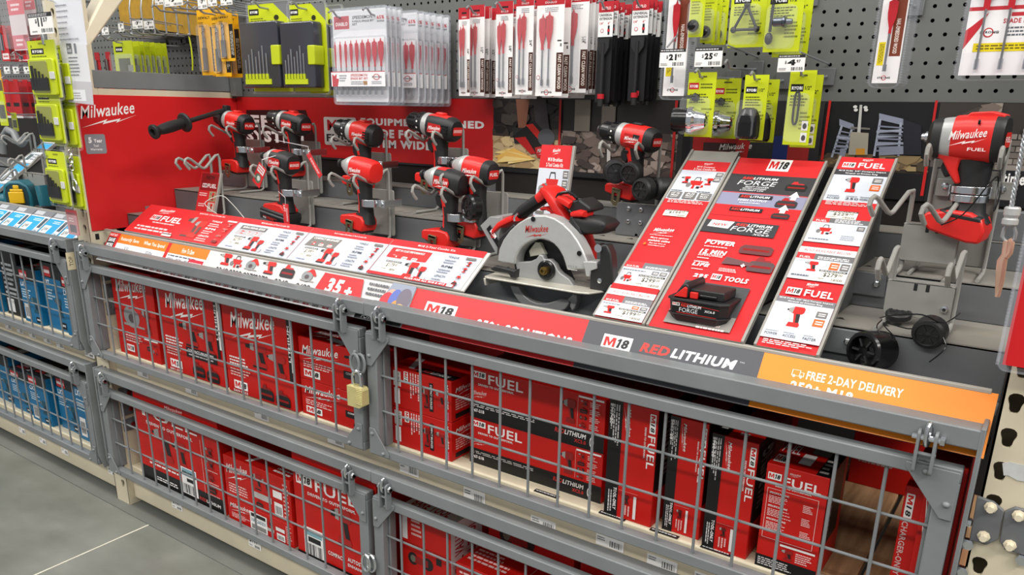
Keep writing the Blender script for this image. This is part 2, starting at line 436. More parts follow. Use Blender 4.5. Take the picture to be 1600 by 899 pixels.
# bolted joint plates on the right post
jp = thing('joint_plate', 'pair of dark grey bolted joint plates on the beige right-hand post', 'bracket', (2.32, .02, .74))
for pts in ([(1527, 775), (1553, 784), (1569, 798), (1560, 842), (1543, 850), (1515, 843)], [(1570, 799), (1586, 792), (1606, 797), (1606, 868), (1570, 858), (1562, 845)]):
    w = [aY(px, py, .026) for px, py in pts]
    MB().prism([(p.x, p.z) for p in w], .022, .029, GREYD).build('plate', jp, bev=.0012)
for px, py in ((1548, 793), (1537, 838), (1592, 806), (1578, 852)):
    p = aY(px, py, .02); MB().lathe([(.0075, 0), (.0085, .003), (.0055, .004), (.005, .013)], BEIGE, 8, T(p.x, .022, p.z) @ rotX(math.pi/2)).build('bolt', jp)
for px, py in ((1511, 852), (1502, 895), (1597, 877)):
    p = aY(px, py, .02); hb = MB().lathe([(.009, 0), (.009, .008), (.006, .009)], STEEL, 6, T(p.x, .028, p.z) @ rotX(math.pi/2)); hb.build('hex_bolt', jp)
tape = MB(); w = [aY(px, py, .027) for px, py in ((1566, 725), (1578, 723), (1604, 729), (1604, 754), (1590, 752), (1575, 744), (1568, 744))]
tape.prism([(p.x, p.z) for p in w], .0285, .0295, mat('torn_tape', '#c9cac7', .5, noise=.2, nscale=40)); tag(tape.build('torn_label', smooth=0), 'torn silver label remnant stuck on the beige right-hand post', 'label')
left_post = upright(-.165, -.085, 'beige steel rack post at the left end, behind the hanging drill-bit cases', [-.112], .99)
q = MB()
for px, py in ((152, 370),):
    p = aX(px, py, -.085); q.box((-.0849, p.y-.006, p.z-.009), (-.0845, p.y+.006, p.z+.009), BLK)
q.build('square_hole', left_post, smooth=0)
for zz in (.80, .745, .69, .40, .345, .29):
    g_ = MB().box((-.085, .045, zz-.022), (-.081, .10, zz+.022), GREYD).build('side_bracket', left_post, bev=.002)
    MB().lathe([(.009, 0), (.009, .007), (.005, .008)], STEEL, 6, T(-.081, .075, zz) @ rotY(math.pi/2)).build('bracket_bolt', g_)
for px, py in ((157, 366), (163, 368)): pass
# diagonal cantilever brace at the top of the left post
br = MB(); q = [aX(px, py, -.0845) for px, py in ((131, 52), (137, 79), (194, 0), (222, -40), (180, -40), (158, 0))]
br.prism([(v.y, v.z) for v in q], -.150, -.0845, mat('cream_enamel', '#e6dcc3', .45, 0, .06, 10), axis='x')
tag(br.build('shelf_brace', bev=.006), 'cream diagonal steel brace running up from the left post', 'brace')

# ---------------------------------------------------------------- shelves: beams, board decks
def ticket(parent, x, y, z, w=.055, h=.026, black=False, top=False, tilt=0):
    O = (x, y, z)
    P = Print(O, (1, 0, 0), (0, 0, 1) if not top else (0, 1, .0), 1, 1, lift=.0006)
    if black:
        P.rect(0, 0, w, h, '#17181a'); P.lines(.003, h*.15, w-.006, h*.7, 2, '#c9cbc9', .1)
    else:
        P.rect(0, 0, w, h, '#f0efeb'); P.lines(.003, h*.45, w*.3, h*.4, 2, '#555555'); P.bars(w*.5, h*.15, w*.45, h*.55, 22)
    return P.done('price_ticket' if not black else 'aisle_label', parent)
def pticket(parent, x, y, z, price, w=.058, h=.040):
    P = Print((x, y, z), (1, 0, 0), (0, 0, 1), lift=.0006)
    P.rect(0, 0, w, h, '#f0efeb'); P.rect(0, h*.82, w, h, '#26282a'); P.text(price, w*.1, h*.34, w*.6, h*.42, '#111111', .02)
    P.bars(w*.5, h*.06, w*.42, h*.2, 18); P.lines(w*.06, h*.08, w*.3, h*.14, 1, '#777777')
    return P.done('price_ticket', parent)
def beam(x0, x1, zt, zb, label, cat='shelf beam'):
    t = thing('shelf_beam', label, cat, ((x0+x1)/2, .05, zb))
    mb = MB().prism([(.05, zb), (.05, zt), (.098, zt), (.098, zb), (.09, zb), (.09, zb+.004), (.058, zb+.004), (.058, zb)][:4], x0, x1, BEIGE, axis='x')
    mb.build('beam', t, bev=.004)
    return t
def deck(x0, x1, z, label):
    t = thing('board_deck', label, 'shelf deck', ((x0+x1)/2, .1, z-.02))
    n = max(2, int((x1-x0)/.145)); w = (x1-x0)/n
    for i in range(n):
        MB().box((x0+i*w+.004, .1, z-.02), (x0+(i+1)*w-.004, .6, z), WOOD).build('board', t, bev=.002)
    return t
ub = beam(-.085, 2.318, .553, .475, 'beige shelf beam with price tickets below the upper red cages')
lb = beam(-.085, 2.318, .145, .025, 'beige base beam with price tickets along the floor, red-carton bay')
deck(-.085, 2.318, .553, 'slatted pine boards under the upper row of red cartons')
deck(-.085, 2.318, .145, 'slatted pine boards under the bottom row of red cartons')
for px, py in ((830, 805), (932, 834), (1012, 865), (1086, 893)):
    p = aY(px, py, .05); ticket(ub, p.x, .0495, p.z-.022, .062, .024)
for px, py in ((833, 777), (934, 808), (1013, 840), (1092, 867)):
    p = aY(px, py, .05); P = Print((p.x, .0502, .5532), (1, 0, 0), (0, 1, 0), lift=.0006); P.rect(0, 0, .058, .012, '#17181a'); P.lines(.003, .003, .052, .007, 1, '#c9cbc9', .1); P.done('aisle_label', ub)
for px, py in ((215, 580), (290, 606), (398, 645), (512, 683), (625, 728), (725, 770)):
    p = aY(px, py, .05); ticket(ub, p.x, .0495, p.z-.014, .06, .03)
for px, py, s in ((168, 727, '$169'), (268, 779, '$144'), (388, 838, '$144')):
    p = aY(px, py, .05); pticket(lb, p.x, .0495, p.z-.03, s)
for (px, py, s) in ((131, 540, '$249'),):
    p = aY(px, py, .029); pticket(left_post, p.x, .0295, p.z-.035, s)

# ---------------------------------------------------------------- cages
S_ = 0.0711
def gate(x0, x1, wires, label, dz=0.0, zt=.838, zb=.54, group='hinged wire cage doors', nohinge=False, hinge=(.05, .05)):
    zt -= dz; zb -= dz; w = .021
    t = thing('cage_door', label, 'cage door', (x0, 0, zb), group=group)
    f = MB()
    f.box((x0, 0, zt-w), (x1, .024, zt), GREY); f.box((x0, 0, zb), (x1, .024, zb+w), GREY)
    f.box((x0, .0, zb+w), (x0+.03, .024, zt-w), GREY); f.box((x1-.03, .0, zb+w), (x1, .024, zt-w), GREY)
    f.box((x0+.03, .018, zb+w), (x0+.036, .04, zt-w), GREY); f.box((x1-.036, .018, zb+w), (x1-.03, .04, zt-w), GREY)
    f.build('frame', t, bev=.002)
    v = MB()
    for x in wires: v.tube([(x, .009, zb+w-.006), (x, .009, zt-w+.012)], .0029, GREY, 8)
    for k in (1, 2):
        z = zb+.023+.0857*k; v.tube([(x0+.012, .0145, z), (x1-.012, .0145, z)], .0026, GREY, 8)
    v.build('wire_grid', t)
    g = .072
    for (cx, sx) in ((x0, 1), (x1, -1)):
        for (cz, sz) in ((zt, -1), (zb, 1)):
            k = g if sz < 0 else g*.85
            pts = [(cx+sx*.002, cz+sz*.004), (cx+sx*k, cz+sz*.004), (cx+sx*(k), cz+sz*.012), (cx+sx*.018, cz+sz*k*1.1), (cx+sx*.002, cz+sz*k*1.1)]
            o = MB().prism(pts, -.0035, -.0002, GREY).build('gusset', t, bev=.0008)
            for dx, dz_ in ((.045, .012), (.012, .055)):
                MB().ball((cx+sx*dx, -.0035, cz+sz*dz_), .0055, GREY, sz=.8, n=6).build('rivet', o)
    for hx in (x0+hinge[0], x1-hinge[1]):
        h = MB()
        for dx in (-.011, .011):
            pts = rrect(-.007, zt-.014, .011, zt+.052, .007)
            h.prism([(a-.0115, b) for a, b in pts], hx+dx-.0022, hx+dx+.0022, GREY, axis='x')
        h.build('hinge_strap', t, bev=.0008)
        bo = MB().tube([(hx-.02, -.010, zt+.040), (hx+.022, -.010, zt+.040)], .0042, STEEL, 8)
        bo.lathe([(.0075, 0), (.0075, .006)], STEEL, 6, T(hx+.016, -.010, zt+.040) @ rotY(math.pi/2)); bo.tube([(hx-.014, -.011, zt+.016), (hx+.014, -.011, zt+.016)], .003, GREY, 8)
        bo.build('hinge_bolt', t)
        c = [(hx+.002*math.sin(a), -.010+.008*math.sin(a), zt+.046+.017*math.cos(a)) for a in [2*math.pi*i/16 for i in range(16)]]
        MB().tube(c, .0032, STEEL, 7, closed=True).build('chain_link', t)
    return t
g1w = [.0+S_*i for i in range(15)]; g2w = [14*S_+.2038+S_*i for i in range(15)]
gate(-.118, 1.098, g1w, 'grey wire cage door over the upper red cartons left of the padlock')
gate(1.118, 2.292, g2w, 'grey wire cage door over the upper red cartons right of the padlock')
gate(-.118, 1.098, g1w, 'grey wire cage door of the bottom shelf left of the open hasp', DZ)
gate(1.118, 2.292, g2w, 'grey wire cage door of the bottom shelf right of the open hasp', DZ)
def rail(x0, x1, xs, label, dz=0.0, group=None):
    z0, z1 = .8725-dz, .901-dz
    t = thing('cage_rail', label, 'cage rail', (x0, 0, z0))
    if xs:
        MB().box((x0, 0, z0), (xs, .034, z1), GREY).build('tube', t, bev=.0025); MB().box((xs+.0005, -.001, z0-.001), (x1, .034, z1+.001), GREY).build('tube', t, bev=.0025)
    else: MB().box((x0, 0, z0), (x1, .034, z1), GREY).build('tube', t, bev=.0025)
    for xe in (x0, x1):
        pts = [(-.002, z1+.004), (.075, z1+.004), (.075, .72-dz), (.05, .60-dz), (.035, .535-dz), (.012, .53-dz), (-.002, .58-dz)]
        MB().prism(pts, xe-.003, xe+.003, GREY, axis='x').build('end_plate', t, bev=.001)
        for zz in (.62, .67, .75): MB().lathe([(.007, 0), (.007, .005), (.004, .006)], STEEL, 8, T(xe+.003, .03, zz-dz) @ rotY(math.pi/2)).build('bolt', t)
    return t
rail(-.13, 2.306, 1.115, 'long grey square rail in front of the sloped header signs above the upper cage doors')
rail(-.13, 2.306, 1.115, 'long grey square rail above the bottom cage doors of the red-carton bay', DZ)
# padlock and hasps
def hasp(px, py, dz, label):
    p = aY(px, py, -.01)
    t = thing('hasp', label, 'hasp', (p.x, -.01, p.z))
    for k in (-1, 1):
        c = [(p.x+k*.006+.013*math.sin(a), -.012+k*.003, p.z+.022*math.cos(a)) for a in [2*math.pi*i/18 for i in range(18)]]
        MB().tube(c, .0035, GREY if dz == 0 else STEEL, 7, closed=True).build('ring', t)
    MB().box((p.x-.012, -.004, p.z-.02), (p.x+.012, 0, p.z+.02), GREY).build('plate', t, bev=.001)
    return t
hasp(560, 568, 0, 'grey double-ring hasp holding the brass padlock')
hasp(577, 880, 1, 'bright double-ring hasp without a lock between the bottom cage doors')
pc = aY(560, 619, -.018)
pl = thing('padlock', 'brass padlock closing the two upper cage doors', 'padlock', (pc.x, -.018, pc.z))
b = MB(); w, h = .024, .0245
prof = [(-w, -h), (w*.55, -h*1.0), (w, -h*.7), (w, h*.75), (w*.8, h), (-w, h)]
b.prism([(pc.x+a, pc.z+c) for a, c in prof], -.03, -.008, BRASS)
for i in range(9): b.box((pc.x+.004, -.0312, pc.z-h*.6+i*.0042), (pc.x+w-.001, -.03, pc.z-h*.6+i*.0042+.0022), BRASS)
b.build('lock_body', pl, bev=.002)
c = [(pc.x-.013, -.02, pc.z+h-.004)]+[(pc.x-.013, -.02, pc.z+h+.022)]+[(pc.x-.013*math.cos(a), -.02, pc.z+h+.022+.014*math.sin(a)) for a in [math.pi*i/8 for i in range(1, 8)]]+[(pc.x+.013, -.02, pc.z+h+.022), (pc.x+.013, -.02, pc.z+h-.004)]
MB().tube(c, .0042, CHROME, 10).build('shackle', pl)

# ---------------------------------------------------------------- display deck
LIPY, LIPZ, HBY, HBZ = .070, .937, .014, .857
dk = thing('display_riser', 'dark grey stepped steel display deck under the tools and sign channels', 'display stand', (1.1, .3, .85))
def sheet(pts, name, m): return MB().prism(pts, XL+.005, XR-.002, m, axis='x').build(name, dk, bev=.0015)
sheet([(.075, .895), (.152, .895), (.152, .90), (.075, .90)], 'trough', GREYD)
sheet([(.15, .90), (.154, .90), (.154, .98), (.15, .98)], 'riser', GREYD)
t1 = sheet([(.15, .976), (.32, .976), (.32, .98), (.15, .98)], 'tread', TREAD)
sheet([(.32, .98), (.324, .98), (.324, 1.045), (.32, 1.045)], 'riser', GREYD)
t2 = sheet([(.32, 1.041), (.49, 1.041), (.49, 1.045), (.32, 1.045)], 'tread', TREAD)
sheet([(.49, 1.045), (.494, 1.045), (.494, 1.095), (.49, 1.095)], 'riser', GREYD)
sheet([(.49, 1.091), (.6, 1.091), (.6, 1.095), (.49, 1.095)], 'tread', TREAD)
sheet([(.03, .852), (.6, .852), (.6, .856), (.03, .856)], 'underside', DARKV)
sheet([(.062, .862), (.075, .862), (.075, .9), (.062, .9)], 'front_beam', GREYD)
def import_slots(par, s):
    bm = bmesh.new(); bm.from_mesh(par.data); par.data.materials.append(DARKV); off = root_of(par).location; vs = [bm.verts.new(v-off) for v in s.v]
    for f in s.f: bm.faces.new([vs[i] for i in f]).material_index = len(par.data.materials)-1
    bm.to_mesh(par.data); bm.free()
for y, z, par, xs in ((.2, .9803, t1, [.1+.035*i for i in range(62)]), (.37, 1.0453, t2, [.1+.035*i for i in range(62)])):
    s = MB()
    for i, x in enumerate(xs):
        if x < 1.25: s.add([(x, y-.012, z), (x+.003, y-.012, z), (x+.009, y+.02, z), (x+.006, y+.02, z)], [(0, 1, 2, 3)], DARKV)
        elif i % 2 == 0:
            s.prism([(x-.009, y-.004), (x+.009, y-.006), (x+.004, y+.002), (x+.003, y+.007), (x-.003, y+.007), (x-.003, y+.002)], z, z+.0001, DARKV, axis='z')
    bm_ = par.data; import_slots(par, s)
lip = MB().box((XL+.01, LIPY-.002, LIPZ-.002), (XR-.012, LIPY+.008, LIPZ+.004), mat('lip_metal', '#b5b1a8', .4, .1, .12, 12)); lip.build('lip', dk, bev=.001)
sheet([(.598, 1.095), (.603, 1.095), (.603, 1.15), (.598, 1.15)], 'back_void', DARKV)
for x0, x1 in ((1.03, 1.085), (2.215, 2.3)):
    MB().box((x0, .5, 1.095), (x1, .53, 1.15), GREYD).build('filler_plate', dk, bev=.002)

# ---------------------------------------------------------------- header signs on the sloped front of the deck
HW = V((0, LIPY-HBY, LIPZ-HBZ)); HL = HW.length; HU = HW.normalized()
HO = V((0, HBY, HBZ)); HN = V((1, 0, 0)).cross(HU); HS = .0854
HB = -(HL-HS)/HS
def header(x0, x1, label):
    t = thing('header_sign', label, 'sign', (x0, HBY, HBZ))
    mb = MB(); q = .0035
    pts = [(HBY, HBZ), (HBY+HN.y*-q, HBZ-HN.z*q), (LIPY-HN.y*q, LIPZ-HN.z*q), (LIPY, LIPZ)]
    mb.prism(pts, x0, x1, mat('sign_core', '#3a3a3c', .6), axis='x'); mb.build('backing', t, smooth=0)
    return t, Print(HO+V((x0, 0, 0))+HU*(HL-HS), (1, 0, 0), HU, 1, HS)
def hx(px, py): return aP(px, py, HO, HN).x
hb = [hx(160, 390), hx(640, 480), hx(914, 520), hx(1183, 590), hx(1555, 640)]
# prices and savings strip
t, P = header(hb[0], hb[1], 'long white and orange savings strip with tool prices and a red 35+ flag')
W = hb[1]-hb[0]
P.rect(0, HB, W, 1, '#d2cecb')
u1, u2, u3 = [P.uv(*q)[0] for q in ((190, 372), (265, 388), (329, 400))]
P.rect(0, HB, P.uv(325, 400)[0], 1, '#cf2320')
P.text('MUST BUY', .004, .84, .04, .09, '#f2f0ec', .02); P.rect(.004, .42, .046, .8, '#1d1d1f'); P.text('SAVE', .008, .62, .034, .15, '#ffffff', .03); P.text('MORE', .008, .44, .034, .13, '#ffffff', .03)
a, b = u1-.01, u2-.012
P.rect(a, .62, b, .97, '#e07820'); P.rect(a, .2, b, .62, '#e9ebf0'); P.text('Instantly Save', a+.012, .7, (b-a)*.38, .17, '#f6efe6', .015); P.text('When You Spend', a+(b-a)*.53, .7, (b-a)*.42, .17, '#f6efe6', .015)
P.text('$150', a+(b-a)*.2, .36, .022, .17, '#4a4a50', .01); P.text('$500+', a+(b-a)*.65, .36, .034, .17, '#4a4a50', .01); P.rect(a+(b-a)*.5, .2, a+(b-a)*.502, .62, '#b9bac0')
a, b = u2+.004, u3-.01
P.rect(a, .62, b, .97, '#e07820'); P.rect(a, .1, b, .62, '#e9ebf0'); P.text('How To Save', a+(b-a)*.33, .7, (b-a)*.32, .17, '#f6efe6', .015)
for i, s in enumerate(('$299', '$279', '$249')): P.text(s, a+.008+i*.04, .3, .026, .17, '#3f3f45', .015)
P.lines(a+.006, .5, .13, .09, 1, '#55555b', 0); P.rr(b-.07, .12, b-.004, .55, .0, '#c5283a'); P.lines(b-.065, .18, .055, .3, 2, '#f2dfe0', 0)
for px, kind in ((344, 'impact'), (365, 'bag'), (391, 'saw'), (418, 'drill'), (452, 'battery'), (487, 'saw')):
    uu = P.uv(px, 420)[0]; P.icon(kind, uu-.022, .56, .05, .4)
for px, s in ((340, '$349'), (363, '$399'), (387, '$379'), (407, '$379'), (441, '$349'), (478, '$499')):
    uu = P.uv(px, 432)[0]; P.text(s, uu-.018, .22, .05, .26, '#333336', .01)
uu = P.uv(507, 433)[0]; ue = P.uv(565, 450)[0]
P.poly([(uu-.02, 0), (ue+.022, 0), (ue, .93), (uu, .93)], '#d2262a'); P.text('35', uu+.02, .36, (ue-uu)*.42, .45, '#f7f4f0', .045, .18); P.text('+', uu+(ue-uu)*.66, .38, (ue-uu)*.18, .26, '#f7f4f0', .05)
q0 = P.uv(577, 448)[0]; P.lines(q0, .5, .062, .42, 3, '#5f6064', .15)
q1 = P.uv(606, 452)[0]
P.poly([(q1-.02, HB), (W, HB), (W, 1), (q1+.012, 1)], '#8d94a4')
for (uu, vv, aa, bb, cc) in ((.02, .62, .014, .2, '#d9a28a'), (.012, .42, .02, .3, '#c3313a'), (.035, .5, .018, .34, '#5a6bb0'), (.045, .25, .02, .3, '#d19045'), (.06, .6, .02, .3, '#6d6672'), (.055, .2, .02, .26, '#dcb26a'), (.02, .15, .012, .2, '#f0483f')):
    P.ell(q1+uu, vv, aa, bb, cc)
P.rect(0, HB, W, .0, '#f0eeee'); P.rect(0, HB+.11, .3, .05, '#bd2331')
for i in range(24): P.text(('M18', 'DATA')[i % 2], .25+i*.034, HB+.03, .02, .075, '#c92a3c' if i % 3 else '#333333', .02)
P.rect(W-.14, HB, W, .02, '#26262a'); P.text('POWER', W-.12, HB+.03, .05, .09, '#f5f5f5', .02, .15)
P.done('print', t)
# red M18 strip
t, P = header(hb[1], hb[2], 'red header strip with an M18 badge and the word solutions')
W = hb[2]-hb[1]; P.rect(0, HB, W, 1, '#d3262a')
ma, mb_ = P.uv(660, 495)[0], P.uv(715, 480)[0]
k = P.uv(663, 484); k2 = P.uv(716, 480); P.m18(k[0], k[1]-.1, k2[0]-k[0], k2[1]-k[1]+.1)
P.text('250+ SOLUTIONS', P.uv(745, 505)[0], P.uv(745, 498)[1]-.27, P.uv(895, 530)[0]-P.uv(745, 505)[0], .27, '#f4f0ec', .04)
P.done('print', t)
t, P = header(hb[2], hb[3], 'charcoal header strip lettered for red lithium batteries')
W = hb[3]-hb[2]; P.rect(0, HB, W, 1, '#4a4b50')
k = P.uv(939, 538.7); k2 = P.uv(990, 530); P.m18(k[0], k[1]-.06, k2[0]-k[0], k2[1]-k[1]+.06)
a, b, c = P.uv(999, 548)[0], P.uv(1048, 555)[0], P.uv(1151, 570)[0]
k = P.uv(997.5, 549); k2 = P.uv(1152.5, 564); P.text('RED', a, k[1], b-a-.003, k2[1]-k[1], '#d6382f', .04, .2); P.text('LITHIUM', b, k[1], c-b, k2[1]-k[1], '#f4f4f4', .04, .2); P.text('TM', c+.004, k2[1]-.04, .008, .03, '#cccccc')
P.done('print', t)
t, P = header(hb[3], hb[4], 'orange header strip announcing free two day delivery')
W = hb[4]-hb[3]; P.rect(0, HB, W, 1, '#ef8a1e')
a, b = P.uv(1262, 582)[0], P.uv(1413, 608)[0]
P.text('FREE 2-DAY DELIVERY', a, .60, b-a, .17, '#fdf6ee', .02)
a0 = P.uv(1239, 578)[0]
for u0, v0, w0, h0 in ((a0, .63, .012, .006), (a0, .63, .001, .12), (a0, .745, .012, .006), (a0+.012, .63, .001, .12), (a0+.012, .71, .006, .006), (a0+.018, .63, .001, .086), (a0+.012, .63, .006, .006)): P.rect(u0, v0, u0+w0, v0+h0, '#fdf6ee')
P.ell(a0+.004, .625, .002, .03, '#fdf6ee'); P.ell(a0+.015, .625, .002, .03, '#fdf6ee')
a, b = P.uv(1236, 598)[0], P.uv(1284, 605)[0]
P.text('250+ M18', a, P.uv(1234, 591)[1]-.24, P.uv(1335, 612)[0]-a, .2, '#fdf6ee', .04)
P.done('print', t)
# ================================================================ pegboards and graphics behind the tools
PEG = mat('peg_enamel', '#686a67', 0.45, 0.0, 0.1, 6)
HOLE = mat('peg_hole', '#0e0e0e', 0.9)
def pegboard(x0, x1, z0, z1, label):
    t = thing('pegboard', label, 'pegboard', (x0, YB, z0))
    mb = MB(); s = .0254
    nx = int((x1-x0-.03)/s); nz = int((z1-z0-.012)/s); xa = x0+.015; za = z0+.008
    for i in range(nx):
        for k in range(nz):
            cx, cz = xa+(i+.5)*s, za+(k+.5)*s
            cellhole(mb, xa+i*s, xa+(i+1)*s, za+k*s, za+(k+1)*s, *octhole(cx, cz, .0038), YB, .005, PEG, HOLE)
    xe, ze = xa+nx*s, za+nz*s
    for a, b, c, d in ((x0, xa, z0, z1), (xe, x1, z0, z1), (xa, xe, z0, za), (xa, xe, ze, z1)):
        mb.box((a, YB-.002 if c == z0 and d == z1 else YB, c), (b, YB+.01, d), PEG)
    mb.box((x0, YB+.012, z0), (x1, YB+.016, z1), HOLE)
    mb.build('perforated_panel', t, smooth=0)
    return t
pegboard(-.07, 1.12, 1.338, 1.80, 'grey pegboard panel on the left, behind the spade bit cases')
pegboard(1.121, 2.312, 1.338, 1.80, 'grey pegboard panel on the right, with bare holes beside the lone long bit case')
pegboard(2.44, 3.2, 1.338, 1.80, 'grey pegboard panel beyond the right-hand post')
pegboard(-2.9, -.17, 1.27, 1.95, 'grey pegboard of the left-hand bay, behind the beige post')
st = MB()
for z in [1.345+.0254*i for i in range(17)]:
    for x in (.0, ): st.box((-.072, .585, z), (-.05, .5999, z+.012), PEG)
st2 = MB().box((-.078, .57, 1.338), (-.045, .597, 1.8), PEG)
tag(st2.build('slotted_strip', bev=.002), 'grey upright strip at the left edge of the pegboard', 'strip')
# red side panel
sp = thing('brand_panel', 'plain red side panel with white maker script and a grey warranty patch', 'sign panel', (-.08, .035, .935))
MB().box((-.0838, .036, .936), (-.0805, .597, 1.333), REDS).build('panel', sp, bev=.0008)
P = Print((-.0805, .036, .936), (0, 1, 0), (0, 0, 1))
def UV(px, py): return P.uv(px, py)
a, b = UV(127, 193), UV(212, 168)
P.logo(a[0], a[1]-.005, b[0]-a[0], UV(150, 160)[1]-a[1]+.012, '#f0eeec', .012)
c = [UV(*q) for q in ((131, 210), (163, 208), (166, 239), (135, 241))]
u0, u1, v0, v1 = c[0][0], c[1][0], c[3][1], c[0][1]
P.rr(u0, v0, u1, v1, .006, '#8a8c92'); w = u1-u0; h = v1-v0
P.text('5', u0+w*.17, v0+h*.55, w*.16, h*.3, '#f6f6f6', .05); P.text('Year', u0+w*.42, v0+h*.57, w*.42, h*.19, '#f6f6f6', .05); P.text('Tool', u0+w*.38, v0+h*.35, w*.25, h*.13, '#f2f2f2', .02); P.text('Warranty', u0+w*.2, v0+h*.14, w*.6, h*.15, '#f2f2f2', .02)
c = UV(280, 323); P.rect(c[0], c[1], c[0]+.045, c[1]+.016, '#c9bd94')
P.done('print', sp)
# red back panel
def bx(px, py): return aY(px, py, YB-.006).x
def back(x0, x1, name, label, z0=1.149, z1=1.337):
    t = thing(name, label, 'sign panel', (x0, YB-.006, z0))
    MB().box((x0, YB-.006, z0), (x1, YB-.003, z1), mat('sign_core', '#3a3a3c', .6)).build('panel', t, smooth=0)
    P = Print((x0, YB-.006, z0), (1, 0, 0), (0, 0, 1), 1, 1)
    return t, P, x1-x0, z1-z0
x0, x1 = -.078, bx(771, 200)
t, P, W, H = back(x0, x1, 'brand_panel', 'red back panel with big white lettering behind the row of drills')
P.rect(0, 0, W, H, '#c21c1f')
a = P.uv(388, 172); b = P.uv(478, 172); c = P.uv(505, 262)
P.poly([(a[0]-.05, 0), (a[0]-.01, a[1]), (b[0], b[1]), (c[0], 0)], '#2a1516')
def ptext(P, s, p0, p1, col='#e9e5e4', bold=.05, shear=0.0):
    (ua, va), (ub, vb) = P.uv(*p0), P.uv(*p1)
    P.text(s, ua, min(va, vb), ub-ua, abs(vb-va), col, bold, shear)
ptext(P, 'EF', (393, 198.5), (420, 180.5)); ptext(P, 'SYSTEM', (386, 220.5), (474, 207)); ptext(P, 'POWER', (390, 246), (470, 232), '#4a2a2b')
c0, c1 = P.uv(508, 226), P.uv(556, 184)
P.rr(c0[0], c0[1], c1[0], c1[1], .006, '#d9d5d3'); ptext(P, 'M18', (512, 204), (552, 188), '#b81e22', .03); ptext(P, 'FUEL', (511, 221), (552, 211), '#1d1d1f', .03)
ptext(P, 'EQUIPMENT REFINED', (564, 197), (757, 189.5)); ptext(P, 'TRADE FOCUSED', (564, 214), (703, 206)); ptext(P, 'SYSTEM WIDE', (560, 229), (674, 222))
P.rect(0, 0, W, .006, '#2b2b2d')
P.done('print', t)
# printed site photographs
rnd = random.Random(3)
def blobs(P, u0, v0, u1, v1, n, cols, s0, s1):
    for _ in range(n):
        u, v = rnd.uniform(u0, u1), rnd.uniform(v0, v1); r = rnd.uniform(s0, s1)
        k = rnd.randint(4, 7); a0 = rnd.random()*6
        P.poly([(min(max(u+r*math.cos(a0+6.283*i/k)*rnd.uniform(.7, 1.5), u0), u1), min(max(v+r*math.sin(a0+6.283*i/k)*rnd.uniform(.4, .9), v0), v1)) for i in range(k)], rnd.choice(cols))
xs = [bx(771, 200), bx(878, 200), bx(1283, 210), bx(1462, 200), 2.312]
t, P, W, H = back(xs[0], xs[1], 'photo_panel', 'printed photo of a red cut-off saw throwing sparks over a tan ground')
P.rect(0, 0, W, H, '#b59a72'); P.rect(0, H*.45, W, H, '#2c2826'); P.rect(0, 0, W, H*.07, '#232325')
blobs(P, 0, H*.07, W, H*.5, 60, ['#b89f78', '#c6ae86', '#a58a62', '#d6bd8c'], .01, .03)
blobs(P, 0, H*.48, W, H, 26, ['#3a342f', '#211e1d', '#47413b'], .01, .03)
P.poly([(W*.35, H), (W*.55, H), (W*.5, H*.6), (W*.4, H*.55)], '#8b5b45'); P.poly([(W*.30, H*.62), (W*.5, H*.62), (W*.48, H*.42), (W*.34, H*.4)], '#2d2b2c'); P.poly([(W*.6, H), (W*.78, H), (W*.85, H*.55), (W*.66, H*.5)], '#403a3d')
P.poly([(W*.3, H*.5), (W*.62, H*.72), (W*.9, H*.45), (W*.95, H*.28), (W*.7, H*.22), (W*.62, H*.32)], '#1e1c1d'); P.poly([(W*.34, H*.48), (W*.5, H*.5), (W*.66, H*.28), (W*.58, H*.27)], '#b3211f'); P.poly([(W*.5, H*.66), (W*.6, H*.68), (W*.78, H*.5), (W*.7, H*.46)], '#c2271f'); P.poly([(W*.64, H*.36), (W*.9, H*.42), (W*.86, H*.24), (W*.68, H*.22)], '#b92a25'); P.ell(W*.8, H*.5, W*.12, H*.12, '#55565a')
P.logo(W*.68, H*.27, W*.18, H*.1, '#eee6e2', .01)
for i in range(16): P.poly([(W*.66, H*.2), (W*rnd.uniform(.0, .5), H*rnd.uniform(.1, .34)), (W*rnd.uniform(.0, .5), H*rnd.uniform(.1, .34))], rnd.choice(['#f0d489', '#e9b860', '#f6e6b4']))
P.rect(W-.006, 0, W, H, '#b3201f')
P.done('print', t)
t, P, W, H = back(xs[1]+.001, xs[2], 'photo_panel', 'printed photo of worker legs among rubble with red charger and tools beyond')
P.rect(0, 0, W, H, '#4b443f'); P.rect(0, H*.6, W*.5, H, '#2e2a28')
blobs(P, 0, H*.06, W*.5, H*.6, 90, ['#77685f', '#8d7d73', '#5b4d48', '#a39389', '#463d3a'], .008, .024)
P.rect(W*.06, H*.6, W*.13, H, '#8a8376'); P.rect(W*.18, H*.55, W*.24, H, '#6f675e')
P.poly([(W*.28, H*.62), (W*.35, H*.62), (W*.345, H*.25), (W*.30, H*.22)], '#7d93b5'); P.poly([(W*.21, H*.45), (W*.225, H*.45), (W*.23, H*.1), (W*.215, H*.1)], '#c9c5c0')
P.rect(W*.5, H*.06, W, H, '#2c2a2b'); P.rect(W*.55, H*.1, W*.8, H*.3, '#8d8c8b'); P.rect(W*.56, H*.33, W*.76, H*.6, '#a62320'); P.rect(W*.6, H*.42, W*.72, H*.52, '#3a2422')
P.rect(W*.48, 0, W*.49, H, '#b3201f'); P.rect(W*.52, H*.1, W*.55, H*.8, '#19191a'); P.logo(W*.66, H*.4, W*.12, H*.14, '#e6dcd8', .01)
